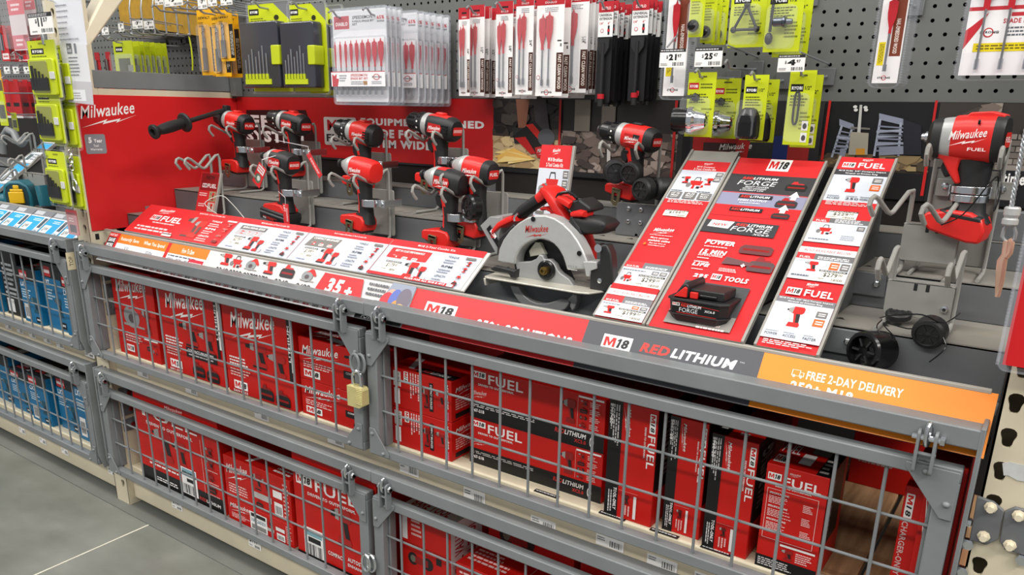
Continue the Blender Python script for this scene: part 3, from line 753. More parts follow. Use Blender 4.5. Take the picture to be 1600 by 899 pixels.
P.poly([(W*.74, H*.1), (W*.755, H*.1), (W*.78, H*.9), (W*.765, H*.9)], '#b3201f'); P.rect(W*.85, H*.35, W*.92, H*.62, '#1f2d68'); P.poly([(W*.86, H*.35), (W*.89, H*.35), (W*.9, H*.2), (W*.875, H*.2)], '#b08468')
P.rect(W*.9, H*.3, W*.97, H*.55, '#a52a27'); P.rect(0, 0, W, H*.07, '#232325')
P.done('print', t)
t, P, W, H = back(xs[2]+.001, xs[3], 'photo_panel', 'printed night photo of lit steel scaffolds and a light mast, red edges')
P.rect(0, 0, W, H, '#17171a'); P.rect(0, 0, W, H*.42, '#3b332b')
blobs(P, 0, H*.3, W, H*.46, 40, ['#6d5b42', '#8b7653', '#4c4032', '#a08a62'], .006, .02); P.rect(0, 0, W, H*.28, '#1b1a1b')
def px(P, pts, c): P.poly([P.uv(*q) for q in pts], c)
for q in ([(1312, 186), (1334, 194), (1336, 204), (1312, 196)], [(1374, 177), (1412, 186), (1412, 196), (1374, 187)]): px(P, q, '#8e93a6')
for a, b in (((1316, 196), (1300, 246)), ((1332, 200), (1318, 246)), ((1376, 186), (1366, 244)), ((1408, 192), (1404, 244)), ((1370, 206), (1408, 204)), ((1370, 214), (1410, 212)), ((1308, 214), (1330, 216)), ((1368, 226), (1412, 224)), ((1304, 228), (1326, 230))):
    (ua, va), (ub, vb) = P.uv(*a), P.uv(*b); d = V((ub-ua, vb-va)).normalized(); n = V((-d.y, d.x))*.0022
    P.poly([(ua+n.x, va+n.y), (ua-n.x, va-n.y), (ub-n.x, vb-n.y), (ub+n.x, vb+n.y)], '#a7adbd')
for k in range(7):
    px(P, [(1374-k*.9, 196+k*6.4), (1412-k*.6, 199+k*6.0), (1412-k*.6, 201.4+k*6.0), (1374-k*.9, 198.6+k*6.4)], ('#7f8496', '#9aa0b3', '#5d616f')[k % 3]); px(P, [(1313-k*2, 204+k*5.6), (1333-k*2, 208+k*5.2), (1333-k*2, 210+k*5.2), (1313-k*2, 206+k*5.6)], ('#8b90a2', '#666b7a')[k % 2])
px(P, [(1412, 186), (1440, 196), (1440, 242), (1412, 242)], '#24242b'); px(P, [(1330, 198), (1360, 200), (1360, 203), (1330, 201)], '#77736c')
px(P, [(1344, 164), (1348, 164), (1343, 240), (1337, 240)], '#c4c3bd'); px(P, [(1330, 206), (1358, 208), (1356, 242), (1326, 242)], '#a8a292'); px(P, [(1338, 232), (1352, 232), (1352, 242), (1338, 242)], '#d0922e')
for q in ((1337, 167), (1353, 168), (1338, 172), (1354, 172)): P.ell(*P.uv(*q), .004, .003, '#dcdcd8')
for q in ([(1374, 230), (1412, 228), (1412, 241), (1374, 243)], [(1314, 232), (1322, 232), (1320, 244), (1312, 244)]): px(P, q, '#858b9b')
px(P, [(1296, 157), (1300, 157), (1287, 250), (1283, 250)], '#c32220')
P.done('print', t)
t, P, W, H = back(xs[3]+.001, xs[4], 'photo_panel', 'printed photo of a brick wall and truck bed with white web address lettering')
P.rect(0, 0, W, H, '#57504b'); P.rect(0, H*.65, W, H, '#3c3733'); P.rect(0, 0, W, H*.36, '#1f1f22')
for r in range(6):
    for k in range(10):
        u = W*.35+k*W*.09+(r % 2)*W*.045; v = H*.36+r*H*.06
        if u+W*.08 < W: P.rect(u, v, u+W*.08, v+H*.05, rnd.choice(['#7c746d', '#8a827a', '#6d655f']))
blobs(P, 0, H*.62, W*.5, H, 14, ['#9a8f84', '#4a423d', '#76695f'], .01, .03)
P.ell(W*.78, H*.72, W*.1, H*.09, '#2f2d2c'); P.ell(W*.95, H*.5, W*.06, H*.2, '#7f8a45')
px(P, [(1462, 157), (1466, 157), (1443, 306), (1438, 306)], '#c32220')
ptext(P, 'anytime', (1538, 292), (1604, 272), '#f0eeea', .03); ptext(P, '.com', (1557, 302), (1588, 288), '#f0eeea', .03)
P.done('print', t)

# ================================================================ sloped sign channels
SA, SB = V((0, .072, .944)), V((0, .478, 1.233)); SLEN = (SB-SA).length; SU = (SB-SA)/SLEN; SNN = V((1, 0, 0)).cross(SU)
CHM = mat('channel_metal', '#a19d95', .38, .15, .1, 20)
def channel(x0, x1, k0, k1, label, name='sign_channel', tabs=False):
    """sloped tray with raised rims from k0 to k1 along the slope, on side plates standing on the treads"""
    t = thing(name, label, 'sign', (x0, .072, .944))
    A, B = SA+SU*SLEN*k0, SA+SU*SLEN*k1; q = SNN*.004; r = SNN*.008
    tr = MB().prism([(A.y, A.z), (B.y, B.z), (B.y-q.y, B.z-q.z), (A.y-q.y, A.z-q.z)], x0, x1, CHM, axis='x')
    for xa, xb in ((x0-.005, x0), (x1, x1+.005)):
        tr.prism([(A.y+r.y*.4, A.z+r.z*.4), (B.y+r.y*.4, B.z+r.z*.4), (B.y-r.y, B.z-r.z), (A.y-r.y, A.z-r.z)], xa, xb, CHM, axis='x')
    tr.build('tray', t, bev=.0008)
    for xe in (x0+.008, x1-.008):
        pts = [(A.y+.02, A.z-.002), (.154, .985), (.318, .985), (.318, 1.047), (.47, 1.047), (.47, B.z-.02), (B.y-.01, B.z-.012)]
        MB().prism(pts, xe-.0012, xe+.0012, mat('side_plate', '#4c4e4e', .5, 0, .1, 12), axis='x').build('side_plate', t, smooth=0)
    for zz, yy in ((.962, .148), (1.03, .318)) if tabs else ():
        MB().box((x1-.01, yy-.004, zz-.028), (x1+.045, yy-.001, zz+.014), GREYD).build('foot_tab', t, bev=.003)
        MB().lathe([(.006, 0), (.006, .003), (.004, .004)], STEEL, 6, T(x1+.03, yy-.004, zz-.005) @ rotX(math.pi/2)).build('screw', t)
    return t, Print(A+V((x0, 0, 0)), (1, 0, 0), SU, 1, SLEN*(k1-k0))
def sx(px, py): return aP(px, py, SA, SNN).x
def vv(P, px, py): return P.uv(px, py)[1]
def tagprice(P, u, v, w, h, price):
    P.rect(u, v, u+w, v+h, '#ece7d9'); P.rect(u, v+h*.84, u+w, v+h, '#2f2e2e'); P.lines(u+.002, v+h*.86, w*.9, h*.12, 1, '#c9c9c4', 0)
    P.text(price, u+w*.2, v+h*.36, w*.5, h*.42, '#141414', .015); P.text('00', u+w*.73, v+h*.56, w*.14, h*.2, '#141414', .01)
    P.lines(u+w*.06, v+h*.12, w*.3, h*.16, 1, '#8d8a84'); P.bars(u+w*.55, v+h*.08, w*.4, h*.2, 20, '#76736d')
def badge(P, u, v, w, h, col='#74716f'):
    P.rect(u, v, u+w, v+h, col); P.lines(u+w*.2, v+h*.2, w*.7, h*.6, 2, '#e8e6e4', .1)
# channel 1
t, P = channel(1.655, 1.752, 0, 1.0, 'narrow sloped sign channel with red and white cards, first one right of the circular saw')
W = 1.752-1.655
y = [vv(P, *q) for q in ((1075, 251), (1066, 265.5), (1039, 310), (1025, 337), (980, 409), (976, 418), (959, 445), (956.5, 453.5), (952, 462), (947, 472))]
P.rect(0, 0, W, y[0], '#d3262a'); P.rect(0, y[2], W, y[1], '#cfd4dc'); P.logo(W*.42, y[0]-.026, W*.2, .018, '#f4efec', .002); P.text('M18 Compact', W*.3, y[1]+.018, W*.4, .012, '#f4efec', .02); P.text('2-Tool Combo Kit', W*.25, y[1]+.004, W*.5, .012, '#f4efec', .02)
P.icon('bag', W*.28, y[2]+.07, W*.4, .075); P.icon('drill', W*.1, y[2]+.1, W*.2, .045); P.icon('impact', W*.62, y[2]+.095, W*.2, .045)
for k in (0, 1): badge(P, W*.82, y[1]-.035-.032*k, W*.15, .026)
P.lines(W*.03, y[2]+.048, W*.3, .009, 1, '#5b5f66'); P.lines(W*.6, y[2]+.048, W*.35, .009, 1, '#5b5f66')
for k, s in enumerate((('1/2" All', 'Metal'), ('All', 'Metal'), ('Battery', 'Kit'))):
    u = W*(.03+.33*k); P.rect(u, y[2]+.004, u+W*.28, y[2]+.044, '#716e6b'); P.text(s[0], u+W*.05, y[2]+.03, W*.18, .009, '#efefee', .015); P.text(s[1], u+W*.06, y[2]+.018, W*.16, .009, '#efefee', .015); P.lines(u+W*.06, y[2]+.008, W*.16, .006, 1, '#d8d8d6')
P.lines(W*.1, y[2]-.028, W*.8, .024, 3, '#efc9c8', .3)
tagprice(P, W*.17, y[3]+.001, W*.52, .037, '$199')
P.logo(W*.18, (y[3]+y[4])/2+.03, W*.44, .04, '#f6efec', .004); P.lines(W*.15, (y[3]+y[4])/2+.018, W*.5, .006, 1, '#f1d6d4', 0)
P.text('More options', W*.2, (y[3]+y[4])/2-.002, W*.4, .012, '#f6efec', .015); P.text('available online', W*.18, (y[3]+y[4])/2-.016, W*.48, .012, '#f6efec', .015)
P.ell(W*.15, (y[3]+y[4])/2-.033, W*.03, .007, '#e8742a'); P.text('Buy any time at', W*.24, (y[3]+y[4])/2-.031, W*.36, .009, '#f6efec', .01); P.text('homedepot.com', W*.24, (y[3]+y[4])/2-.043, W*.36, .009, '#f6efec', .01)
for (a, b, c, pr, ic) in ((4, 5, 6, '$299', 'bag'), (8, 9, None, '$199', 'impact')):
    lo = y[c] if c else 0.0
    P.rect(0, lo, W, y[b], '#d2d4d9'); P.rect(0, y[b], W*.4, y[a], '#cf3a3c'); P.rect(W*.4, y[b], W, y[a], '#77767a')
    P.text('M18 FUEL', W*.05, y[b]+.003, W*.28, .009, '#f3e9e8', .015); P.lines(W*.46, y[b]+.003, W*.48, .012, 2, '#eeeeee', .2)
    hgt = y[b]-lo; P.lines(W*.03, lo+hgt*.8, W*.5, hgt*.1, 1, '#666d7a'); P.icon(ic, W*.08, lo+hgt*.2, W*.24, hgt*.52); badge(P, W*.66, lo+hgt*.72, W*.14, hgt*.2, '#77767a' if c else '#e2672c'); badge(P, W*.83, lo+hgt*.72, W*.14, hgt*.2)
    tagprice(P, W*.42, lo+hgt*.04, W*.56, hgt*.62, pr)
P.rect(0, y[6], W, y[7]+.001, '#d3262a'); P.rect(0, y[8], W, y[7], '#f0eeee'); P.text('ALSO AVAILABLE BELOW', W*.1, y[8]+(y[7]-y[8])*.3, W*.8, (y[7]-y[8])*.4, '#d0484b', .02, .15)
P.done('print', t)
# channel 2
t, P = channel(1.765, 1.935, .0, .965, 'wide sloped red sign board with lithium battery lettering and a real battery on it')
W = .17
y = [vv(P, *q) for q in ((1155, 272), (1137, 299), (1129, 319), (1119, 336), (1113, 344), (1103, 363))]
P.rect(0, 0, W, 1, '#d3262a'); P.rect(0, y[1], W, y[0], '#38373a'); P.rect(0, y[1]-.006, W, y[1], '#b9474d'); P.rect(0, y[2], W, y[1]-.006, '#8b8ba3'); P.rect(0, y[3], W, y[3]+.003, '#97191c')
P.m18(W*.38, y[0]+.03, W*.26, .075)
h = y[0]-y[1]
P.text('RED', W*.16, y[1]+h*.72, W*.13, h*.13, '#e03a2e', .03, .2); P.text('LITHIUM', W*.29, y[1]+h*.72, W*.29, h*.13, '#f1f1f1', .03, .2); P.text('FORGE', W*.13, y[1]+h*.4, W*.46, h*.25, '#e2e2e4', .0, .2)
for k, s in enumerate(('MOST POWER', 'FASTEST CHARGING', 'LONGEST LIFE')): P.text(s, W*(.24-.02*k), y[1]+h*(.28-.1*k), W*.28, h*.07, '#e2e2e4', .02, .2)
P.icon('battery', W*.70, y[1]+h*.25, W*.24, h*.48, '#c2262a', '#1f1f20')
h = y[1]-y[2]; P.rect(W*.23, y[2]+h*.54, W*.62, y[2]+h*.82, '#242326'); P.text('RED', W*.25, y[2]+h*.6, W*.11, h*.16, '#e03a2e', .03, .2); P.text('LITHIUM', W*.36, y[2]+h*.6, W*.23, h*.16, '#f1f1f1', .03, .2); P.text('HIGH OUTPUT', W*.24, y[2]+h*.32, W*.34, h*.15, '#f1f1f1', .02, .1); P.lines(W*.27, y[2]+h*.14, W*.24, h*.1, 1, '#e8e8ee', 0)
P.icon('battery', W*.68, y[2]+h*.06, W*.24, h*.72, '#a92025', '#333236'); P.poly([(W*.79, y[1]-.012), (W*.91, y[1]-.012), (W*.85, y[1]+.022)], '#f3f3f3'); P.rect(W*.82, y[1]-.03, W*.88, y[1]-.012, '#f3f3f3')
h = y[2]-y[3]; P.rect(W*.2, y[3]+h*.45, W*.58, y[3]+h*.78, '#242326'); P.text('RED', W*.22, y[3]+h*.52, W*.11, h*.18, '#e03a2e', .03, .2); P.text('LITHIUM', W*.33, y[3]+h*.52, W*.22, h*.18, '#f1f1f1', .03, .2); P.icon('battery', W*.7, y[3]+h*.1, W*.2, h*.62, '#a92025', '#333236')
P.poly([(W*.74, y[2]-.012), (W*.86, y[2]-.012), (W*.80, y[2]+.02)], '#f3f3f3'); P.rect(W*.77, y[2]-.03, W*.83, y[2]-.012, '#f3f3f3')
h = y[4]-y[5]; P.rect(0, y[5], W*.84, y[4], '#3a3a3d'); P.poly([(W*.05, y[4]-h*.55), (W*.3, y[4]-h*.62), (W*.34, y[4]-h*.05), (W*.07, y[4]-h*.02)], '#eee9e8'); P.text('NEW', W*.1, y[5]+h*.55, W*.18, h*.2, '#c92a2c', .03, .2)
P.text('RED', W*.37, y[5]+h*.68, W*.13, h*.2, '#e03a2e', .03, .2); P.text('LITHIUM', W*.5, y[5]+h*.68, W*.28, h*.2, '#f1f1f1', .03, .2); P.text('FORGE', W*.33, y[5]+h*.26, W*.45, h*.36, '#e2e2e4', 0, .2); P.text('XC6.0', W*.6, y[5]+h*.06, W*.18, h*.14, '#e2e2e4', .02, .2)
def pt(P, s, a, b, c='#f4f0ee', bold=.04, sh=.15): ptext(P, s, a, b, c, bold, sh)
P.lines(*P.uv(1104, 378), W*.32, .012, 1, '#f4d8d6', 0); pt(P, 'POWER', (1101.2, 382), (1150.7, 380.3)); P.lines(*P.uv(1100, 387), W*.28, .01, 1, '#f4d8d6', .2)
pt(P, '15 MIN', (1093, 396.6), (1137, 395)); pt(P, 'SUPERCHARGE', (1090.6, 400.2), (1131, 400.8), '#f4d8d6', .02); P.lines(*P.uv(1089, 405), W*.14, .01, 1, '#f4d8d6', .2)
P.lines(*P.uv(1084, 411), W*.17, .012, 1, '#f4d8d6', 0); pt(P, 'LIFE', (1081, 416), (1110, 414.4)); P.lines(*P.uv(1080, 422), W*.14, .008, 1, '#f4d8d6', .2)
pt(P, '295', (1082.5, 434), (1107.7, 431.5)); a = P.uv(1110, 438); P.m18(a[0], a[1], W*.11, .03); pt(P, 'TOOLS', (1130.4, 441), (1171, 438.8))
a = P.uv(1153, 397); P.icon('battery', a[0], a[1], W*.36, .07, '#c52528', '#6b3a3c'); a = P.uv(1164, 425); P.icon('battery', a[0], a[1], W*.28, .08, '#8c2a2c', '#5b4648')
a = P.uv(1127, 414); P.poly([(a[0], a[1]), (a[0]+.055, a[1]+.004), (a[0]+.06, a[1]+.018), (a[0]+.03, a[1]+.03), (a[0]+.004, a[1]+.04)], '#6b4a4c'); P.text('+', *P.uv(1156, 420), .008, .02, '#f3e5e3', .05); P.lines(*P.uv(1122, 426), W*.2, .02, 3, '#f0cfcd', .3)
wd_ = [P.uv(*q) for q in ((1031, 497), (1150, 520), (1180, 452), (1075, 440))]
P.poly([(W*.14, wd_[0][1]-.02), (W*.86, wd_[0][1]-.02), (W*.86, wd_[3][1]), (W*.14, wd_[3][1])], '#48494a'); P.poly([(W*.14, wd_[0][1]-.02), (W*.86, wd_[0][1]-.02), (W*.86, wd_[0][1]+.05), (W*.14, wd_[0][1]+.05)], '#8e8b85')
P.lines(W*.5, .02, W*.3, .05, 3, '#f0cfcd', .3)
sign2 = t; sign2_print = P
P.done('print', t)
# channel 3
t, P = channel(1.962, 2.058, 0, 1.0, 'narrow sloped sign channel of impact wrench cards, nearest the right-hand post', tabs=True)
W = .096
y = [vv(P, *q) for q in ((1304, 264), (1299, 272.5), (1281, 312.5), (1270, 340), (1264, 347), (1252, 377.5), (1249, 386), (1245, 395), (1241, 404), (1227.5, 435), (1217, 464), (1213, 473), (1190, 528))]
P.rect(0, 0, W, 1, '#d3262a'); P.rect(0, y[1], W, y[0], '#3b3a3c'); P.rect(0, y[2], W, y[1], '#cfd4dc')
P.m18(W*.08, y[0]+.012, W*.24, .03); P.text('FUEL', W*.38, y[0]+.012, W*.5, .03, '#f4f0ee', .02); P.logo(W*.42, y[0]+.05, W*.2, .018, '#f4f0ee', .001)
P.text('M18 FUEL 3/8" Compact Impact', W*.06, y[1]+(y[0]-y[1])*.55, W*.88, (y[0]-y[1])*.3, '#f0f0f0', .015); P.text('Wrench w/ Friction Ring', W*.2, y[1]+(y[0]-y[1])*.12, W*.6, (y[0]-y[1])*.3, '#f0f0f0', .015)
hh = y[1]-y[2]; P.icon('impact', W*.26, y[2]+hh*.32, W*.26, hh*.6); badge(P, W*.76, y[1]-hh*.28, W*.18, hh*.2); badge(P, W*.76, y[1]-hh*.56, W*.18, hh*.22, '#e2672c')
for u, s in ((.05, 'ACCESS'), (.4, '250'), (.66, 'VISIBILITY')): P.text(s, W*u, y[2]+hh*.06, W*.24, hh*.08, '#43484f', .01); P.lines(W*u, y[2]+hh*.16, W*.24, hh*.05, 1, '#8b9097')
P.lines(W*.08, y[2]-.026, W*.84, .022, 3, '#f0cccb', .3); tagprice(P, W*.2, y[3]+.001, W*.55, .042, '$229')
P.rect(0, y[4], W*.3, y[3], '#cf3a3c'); P.rect(W*.3, y[4], W, y[3], '#6c6b6d'); P.lines(W*.4, y[4]+.003, W*.55, .02, 3, '#eeeeee', .2); P.text('FUEL', W*.06, y[4]+.004, W*.2, .01, '#f4f0ee', .01)
P.rect(0, y[5], W, y[4], '#cfd4dc'); hh = y[4]-y[5]; P.icon('bag', W*.14, y[5]+hh*.4, W*.3, hh*.5); badge(P, W*.84, y[4]-hh*.3, W*.13, hh*.22); P.lines(W*.06, y[5]+hh*.1, W*.4, hh*.1, 1, '#6b7078'); P.lines(W*.62, y[5]+hh*.18, W*.3, hh*.26, 3, '#9fa3aa')
P.rect(0, y[7], W, y[6], '#f0eeee'); P.text('ALSO AVAILABLE BELOW', W*.08, y[7]+(y[6]-y[7])*.3, W*.84, (y[6]-y[7])*.4, '#c9484b', .02, .15)
P.rect(0, y[8], W*.32, y[7], '#cf3a3c'); P.rect(W*.32, y[8], W, y[7], '#6c6b6d'); P.lines(W*.38, y[8]+.003, W*.58, .016, 2, '#eeeeee', .1); P.text('FUEL', W*.06, y[8]+.004, W*.2, .01, '#f4f0ee', .01)
P.rect(0, y[9], W, y[8], '#cfd4dc'); hh = y[8]-y[9]; P.icon('impact', W*.2, y[9]+hh*.4, W*.24, hh*.5); badge(P, W*.64, y[8]-hh*.42, W*.16, hh*.34, '#e2672c'); badge(P, W*.83, y[8]-hh*.42, W*.15, hh*.34); tagprice(P, W*.5, y[9]+hh*.02, W*.48, hh*.52, '$279'); P.lines(W*.05, y[9]+hh*.1, W*.4, hh*.14, 1, '#6b7078')
P.rect(0, y[11], W, y[10], '#77767a'); hh = y[9]-y[10]; P.m18(W*.1, y[10]+hh*.14, W*.26, hh*.36); P.text('FUEL', W*.42, y[10]+hh*.14, W*.5, hh*.34, '#f4f0ee', .02); P.logo(W*.4, y[10]+hh*.6, W*.2, hh*.28, '#f4f0ee', .001)
hh = y[10]-y[11]; P.text('M18 FUEL 1/2" Mid-Torque Impact', W*.04, y[11]+hh*.55, W*.92, hh*.3, '#f0f0f0', .015); P.text('Wrench w/ Friction Ring', W*.2, y[11]+hh*.1, W*.6, hh*.32, '#f0f0f0', .015)
P.rect(0, y[12], W, y[11], '#cfd4dc'); hh = y[11]-y[12]; P.icon('impact', W*.26, y[12]+hh*.34, W*.3, hh*.58); badge(P, W*.76, y[11]-hh*.3, W*.18, hh*.17); badge(P, W*.76, y[11]-hh*.54, W*.18, hh*.2, '#e2672c')
for u, s in ((.05, 'POWER'), (.36, 'ACCESS'), (.7, 'FASTER')): P.text(s, W*u, y[12]+hh*.08, W*.22, hh*.07, '#43484f', .01); P.lines(W*u, y[12]+hh*.17, W*.22, hh*.04, 1, '#8b9097')
P.lines(W*.08, .006, W*.84, y[12]-.012, 3, '#f0cccb', .3)
P.done('print', t)

# ---------------------------------------------------------------- long table of drill kit cards
K = .243
t = thing('kit_card_table', 'long low sloped rack of four red and white drill kit cards at the left front', 'sign', (0, .072, .944))
A, B = SA+SU*.004, SA+SU*SLEN*K; q = SNN*.006
tx0, tx1 = aP(192, 362, SA, SNN).x, aP(762, 396, SA, SNN).x
bb = MB().prism([(A.y-SNN.y*.001, A.z-SNN.z*.001), (B.y-SNN.y*.001, B.z-SNN.z*.001), (B.y-q.y, B.z-q.z), (A.y-q.y, A.z-q.z)], tx0-.003, tx1+.006, mat('table_edge', '#cfccc6', .4), axis='x'); bb.build('backing', t, bev=.001)
MB().prism([(.152, .981), (B.y, B.z-.01), (B.y-.004, B.z-.01), (.15, .981)], tx0+.02, tx1-.02, GREYD, axis='x').build('prop', t, smooth=0)
MB().box((tx0-.004, .152, .98), (tx0+.0, .165, B.z-.004), GREYD).build('end_prop', t, smooth=0)
cx = [aP(px, py, SA, SNN).x for px, py in ((238, 320), (380, 342), (490, 357), (614, 376), (762, 395))]
HL2 = SLEN*K-.004
for i in range(4):
    x0, x1 = (tx0 if i == 0 else cx[i]+.001), cx[i+1]-.001
    W = x1-x0
    P = Print(A+V((x0, 0, 0)), (1, 0, 0), SU, 1, HL2)
    P.rect(0, 0, W, 1, '#d3262a' if i == 0 else '#ccd3dd')
    if i == 0:
        P.logo(W*.16, .74, W*.16, .2, '#f3e6e4', .03); P.m18(W*.14, .49, W*.1, .18, '#e8dede', '#c33', '#3a3030'); P.text('FUEL', W*.26, .48, W*.22, .19, '#f6ecea', .03); P.lines(W*.2, .38, W*.24, .07, 1, '#f3d3d1', 0)
        P.lines(W*.08, .08, W*.42, .2, 2, '#f3d3d1', .2); P.icon('drill', W*.53, .12, W*.18, .7, '#c02a26', '#5d4642'); P.icon('impact', W*.62, .1, W*.12, .6, '#c9362f', '#6b4b46')
        P.text('M18 FUEL 2-Tool Combo Kit', W*.58, .9, W*.26, .045, '#f6ecea', .01)
        for k, s in enumerate(('TORQUE', 'RPM', 'LENGTH')): P.text(s, W*.76, .70-.25*k, W*.1, .06, '#f6ecea', .02); P.lines(W*.76, .54-.25*k, W*.11, .13, 2, '#eebfbd', .3)
        P.rect(W*.9, .78, W*.99, .83, '#f0d8d6')
        for k in range(4): P.icon(('drill', 'impact', 'bag', 'battery')[k], W*.92, .62-.18*k, W*.05, .12, '#e4645c', '#7d3a36')
        tagp = P.uv(263, 372); P.rect(W*.42, .02, W*.52, .1, '#e9e2d2'); P.rect(W*.42, .08, W*.52, .11, '#3a3a36')
    else:
        P.rect(0, .83, W, 1, '#d3262a'); P.text(('', 'M18 Brushless 2-Tool Combo Kit', 'M18 Compact Brushless 2-Tool Combo Kit', 'M18 2-Tool Combo Kit')[i], W*.3, .89, W*.4, .05, '#f6ecea', .01)
        if i < 3: P.poly([(W*.06, .46), (W*.44, .46), (W*.46, .76), (W*.09, .76)], '#b6b2b6' if i == 1 else '#77746f')
        else: P.rr(W*.06, .5, W*.5, .78, .012, '#d8302f')
        if i == 1: P.rect(W*.08, .64, W*.46, .77, '#6f6c6a')
        P.text(('', 'BRUSHLESS', 'COMPACT BRUSHLESS', 'BEST IN CLASS PERFORMANCE')[i], W*.11, .685, W*.32, .055, '#f4f2f0', .02, .1)
        for k in range(3): P.icon(('impact', 'battery', 'battery')[k], W*(.12+.11*k), .5, W*.06, .1, '#d0433d', '#ded9d6')
        tagprice(P, W*.1, .14, W*.17, .28, ('', '$279', '$199', '$179')[i]); P.lines(W*.1, .04, W*.12, .06, 1, '#8b8fa8', .1)
        P.icon('drill', W*.32, .05, W*.14, .42); P.icon('impact', W*.46, .03, W*.1, .36); P.rect(W*.57, .04, W*.61, .14, '#a9abb0'); P.rect(W*.575, .05, W*.588, .13, '#e4e4e6'); P.rect(W*.592, .05, W*.605, .13, '#e4e4e6')
        for k, s in enumerate(('TORQUE', 'RPM', 'LENGTH')): P.text(s, W*.68, .70-.25*k, W*.11, .06, '#4f4f58', .02); P.lines(W*.67, .55-.25*k, W*.13, .12, 2, '#8b8d98', .3)
        P.rect(W*.86, .03, W*.862, .77, '#d08a90'); P.rect(W*.955, .03, W*.957, .77, '#d08a90'); P.rect(W*.86, .72, W*.957, .78, '#77746f')
        for k in range(4): P.icon(('drill', 'impact', 'bag', 'battery')[k], W*.89, .56-.17*k, W*.05, .12); P.lines(W*.875, .52-.17*k, W*.07, .025, 1, '#a0a2aa', 0)
        P.rect(W*.005, 0, W*.01, .83, '#c8666c')
        if i == 3: P.rect(0, 0, W*.93, .07, '#d3262a'); P.text('SCAN FOR ALL M18 & M12', W*.42, .015, W*.42, .045, '#f6ecea', .03, .1); P.rect(W*.86, .005, W*.92, .065, '#ecebe8')
    c = P.done('kit_card', t)
    c['label'] = ('red kit card with an M18 badge', 'white kit card with a pale grey box', 'white kit card with a dark grey box', 'white kit card with a red box')[i]

# ---------------------------------------------------------------- two small leaning signs on the treads
def leaning(bl, br_, tl, tr, y0, label, draw):
    """find how far the sign leans back so that its left edge keeps one x"""
    b = aY(*bl, y0); y = y0
    for _ in range(200):
        if aY(*tl, y).x > b.x+1e-4: y += .002
        else: break
    tp = aY(*tl, y); r = aY(*br_, y0)
    L = V((0, y-y0, tp.z-b.z)); W = r.x-b.x; U = L.normalized(); N = V((1, 0, 0)).cross(U)
    t = thing('kit_sign', label, 'sign', (b.x, y0, b.z))
    o = V((0, y0, b.z)); e = o+L; q = N*.004
    mb = MB().prism([(o.y, o.z), (e.y, e.z), (e.y-q.y, e.z-q.z), (o.y-q.y, o.z-q.z)], b.x, b.x+W, CHM, axis='x')
    g = N*.004
    mb.prism([(o.y+g.y, o.z+g.z), (e.y+g.y, e.z+g.z), (e.y-q.y, e.z-q.z), (o.y-q.y, o.z-q.z)], b.x+W, b.x+W+.006, CHM, axis='x')
    mb.build('holder', t, bev=.0008)
    P = Print(V((b.x, y0, b.z)), (1, 0, 0), U, 1, L.length); draw(P, W); P.done('print', t)
    return t
def d1(P, W):
    P.rect(0, 0, W, 1, '#cfd4dc'); P.rect(0, .70, W, 1, '#d3262a'); P.logo(W*.38, .88, W*.24, .09, '#f4efec', .01); P.text('M18 Brushless', W*.26, .79, W*.46, .05, '#f4efec', .02); P.text('2-Tool Combo Kit', W*.22, .72, W*.54, .05, '#f4efec', .02)
    P.icon('bag', W*.2, .36, W*.55, .3); P.icon('saw', W*.05, .38, W*.26, .12)
    badge(P, W*.8, .58, W*.16, .1); badge(P, W*.8, .46, W*.16, .1); P.lines(W*.05, .31, W*.85, .03, 1, '#777c84')
    P.rect(W*.06, .1, W*.34, .28, '#77746f'); P.rect(W*.66, .1, W*.95, .28, '#77746f'); P.lines(W*.1, .13, W*.2, .12, 3, '#ececec', .1); P.rect(0, 0, W, .07, '#d3262a')
leaning((832, 345), (880, 348), (847, 226), (902, 226), .33, 'narrow white and red combo kit sign leaning behind the circular saw', d1)
def d2(P, W):
    P.rect(0, 0, W, 1, '#c8262a'); P.rect(W*.06, .55, W*.94, .97, '#8e1a1c'); P.text('NEW', W*.3, .82, W*.45, .1, '#2a1a1a', .03, .1); P.m18(W*.16, .62, W*.24, .1, '#e8dede', '#a33', '#433'); P.text('FUEL', W*.44, .62, W*.46, .1, '#f2e8e6', .02)
    P.lines(W*.08, .4, W*.4, .1, 2, '#f0c9c7', .2); P.rect(W*.6, .3, W*.94, .54, '#9c8c6a'); P.rect(W*.6, .05, W*.94, .27, '#b8a79a'); P.lines(W*.1, .14, W*.35, .1, 2, '#f0c9c7', .2); P.icon('impact', W*.66, .08, W*.2, .16); P.icon('drill', W*.66, .33, W*.2, .18)
leaning((305, 331), (334, 331), (315, 268), (343, 268), .26, 'small red sign marked new standing in front of the red side panel', d2)
# ================================================================ power tools on their stands
def sq(cx, cz, hy, hz, x, e=2.6, n=20):
    r = []
    for j in range(n):
        a = 2*math.pi*j/n; c, s = math.cos(a), math.sin(a)
        r.append((x, hy*math.copysign(abs(c)**(2/e), c)+cx, cz+hz*math.copysign(abs(s)**(2/e), s)))
    return r
def body(mb, st, mf, e=2.6):
    mb.loft([sq(0, z, hy, hz, x, e) for x, z, hy, hz in st], mf)
def grip(mb, path, red=RED, blk=BLK, n=20):
    # path: (x, z, hx, hy); sections horizontal, tilted along the path
    rings = []
    for i, (x, z, hx, hy) in enumerate(path):
        r = []
        for j in range(n):
            a = 2*math.pi*j/n; c, s = math.cos(a), math.sin(a)
            r.append((x+hx*math.copysign(abs(c)**.8, c), hy*math.copysign(abs(s)**.8, s), z+hx*.22*c))
        rings.append(r)
    def mf(i, j):
        a = 2*math.pi*(j+.5)/n; c = math.cos(a)
        return red if (c > -.05+.12*i and abs(c) < .93 and i < len(path)-2) else blk
    mb.loft(rings, mf)
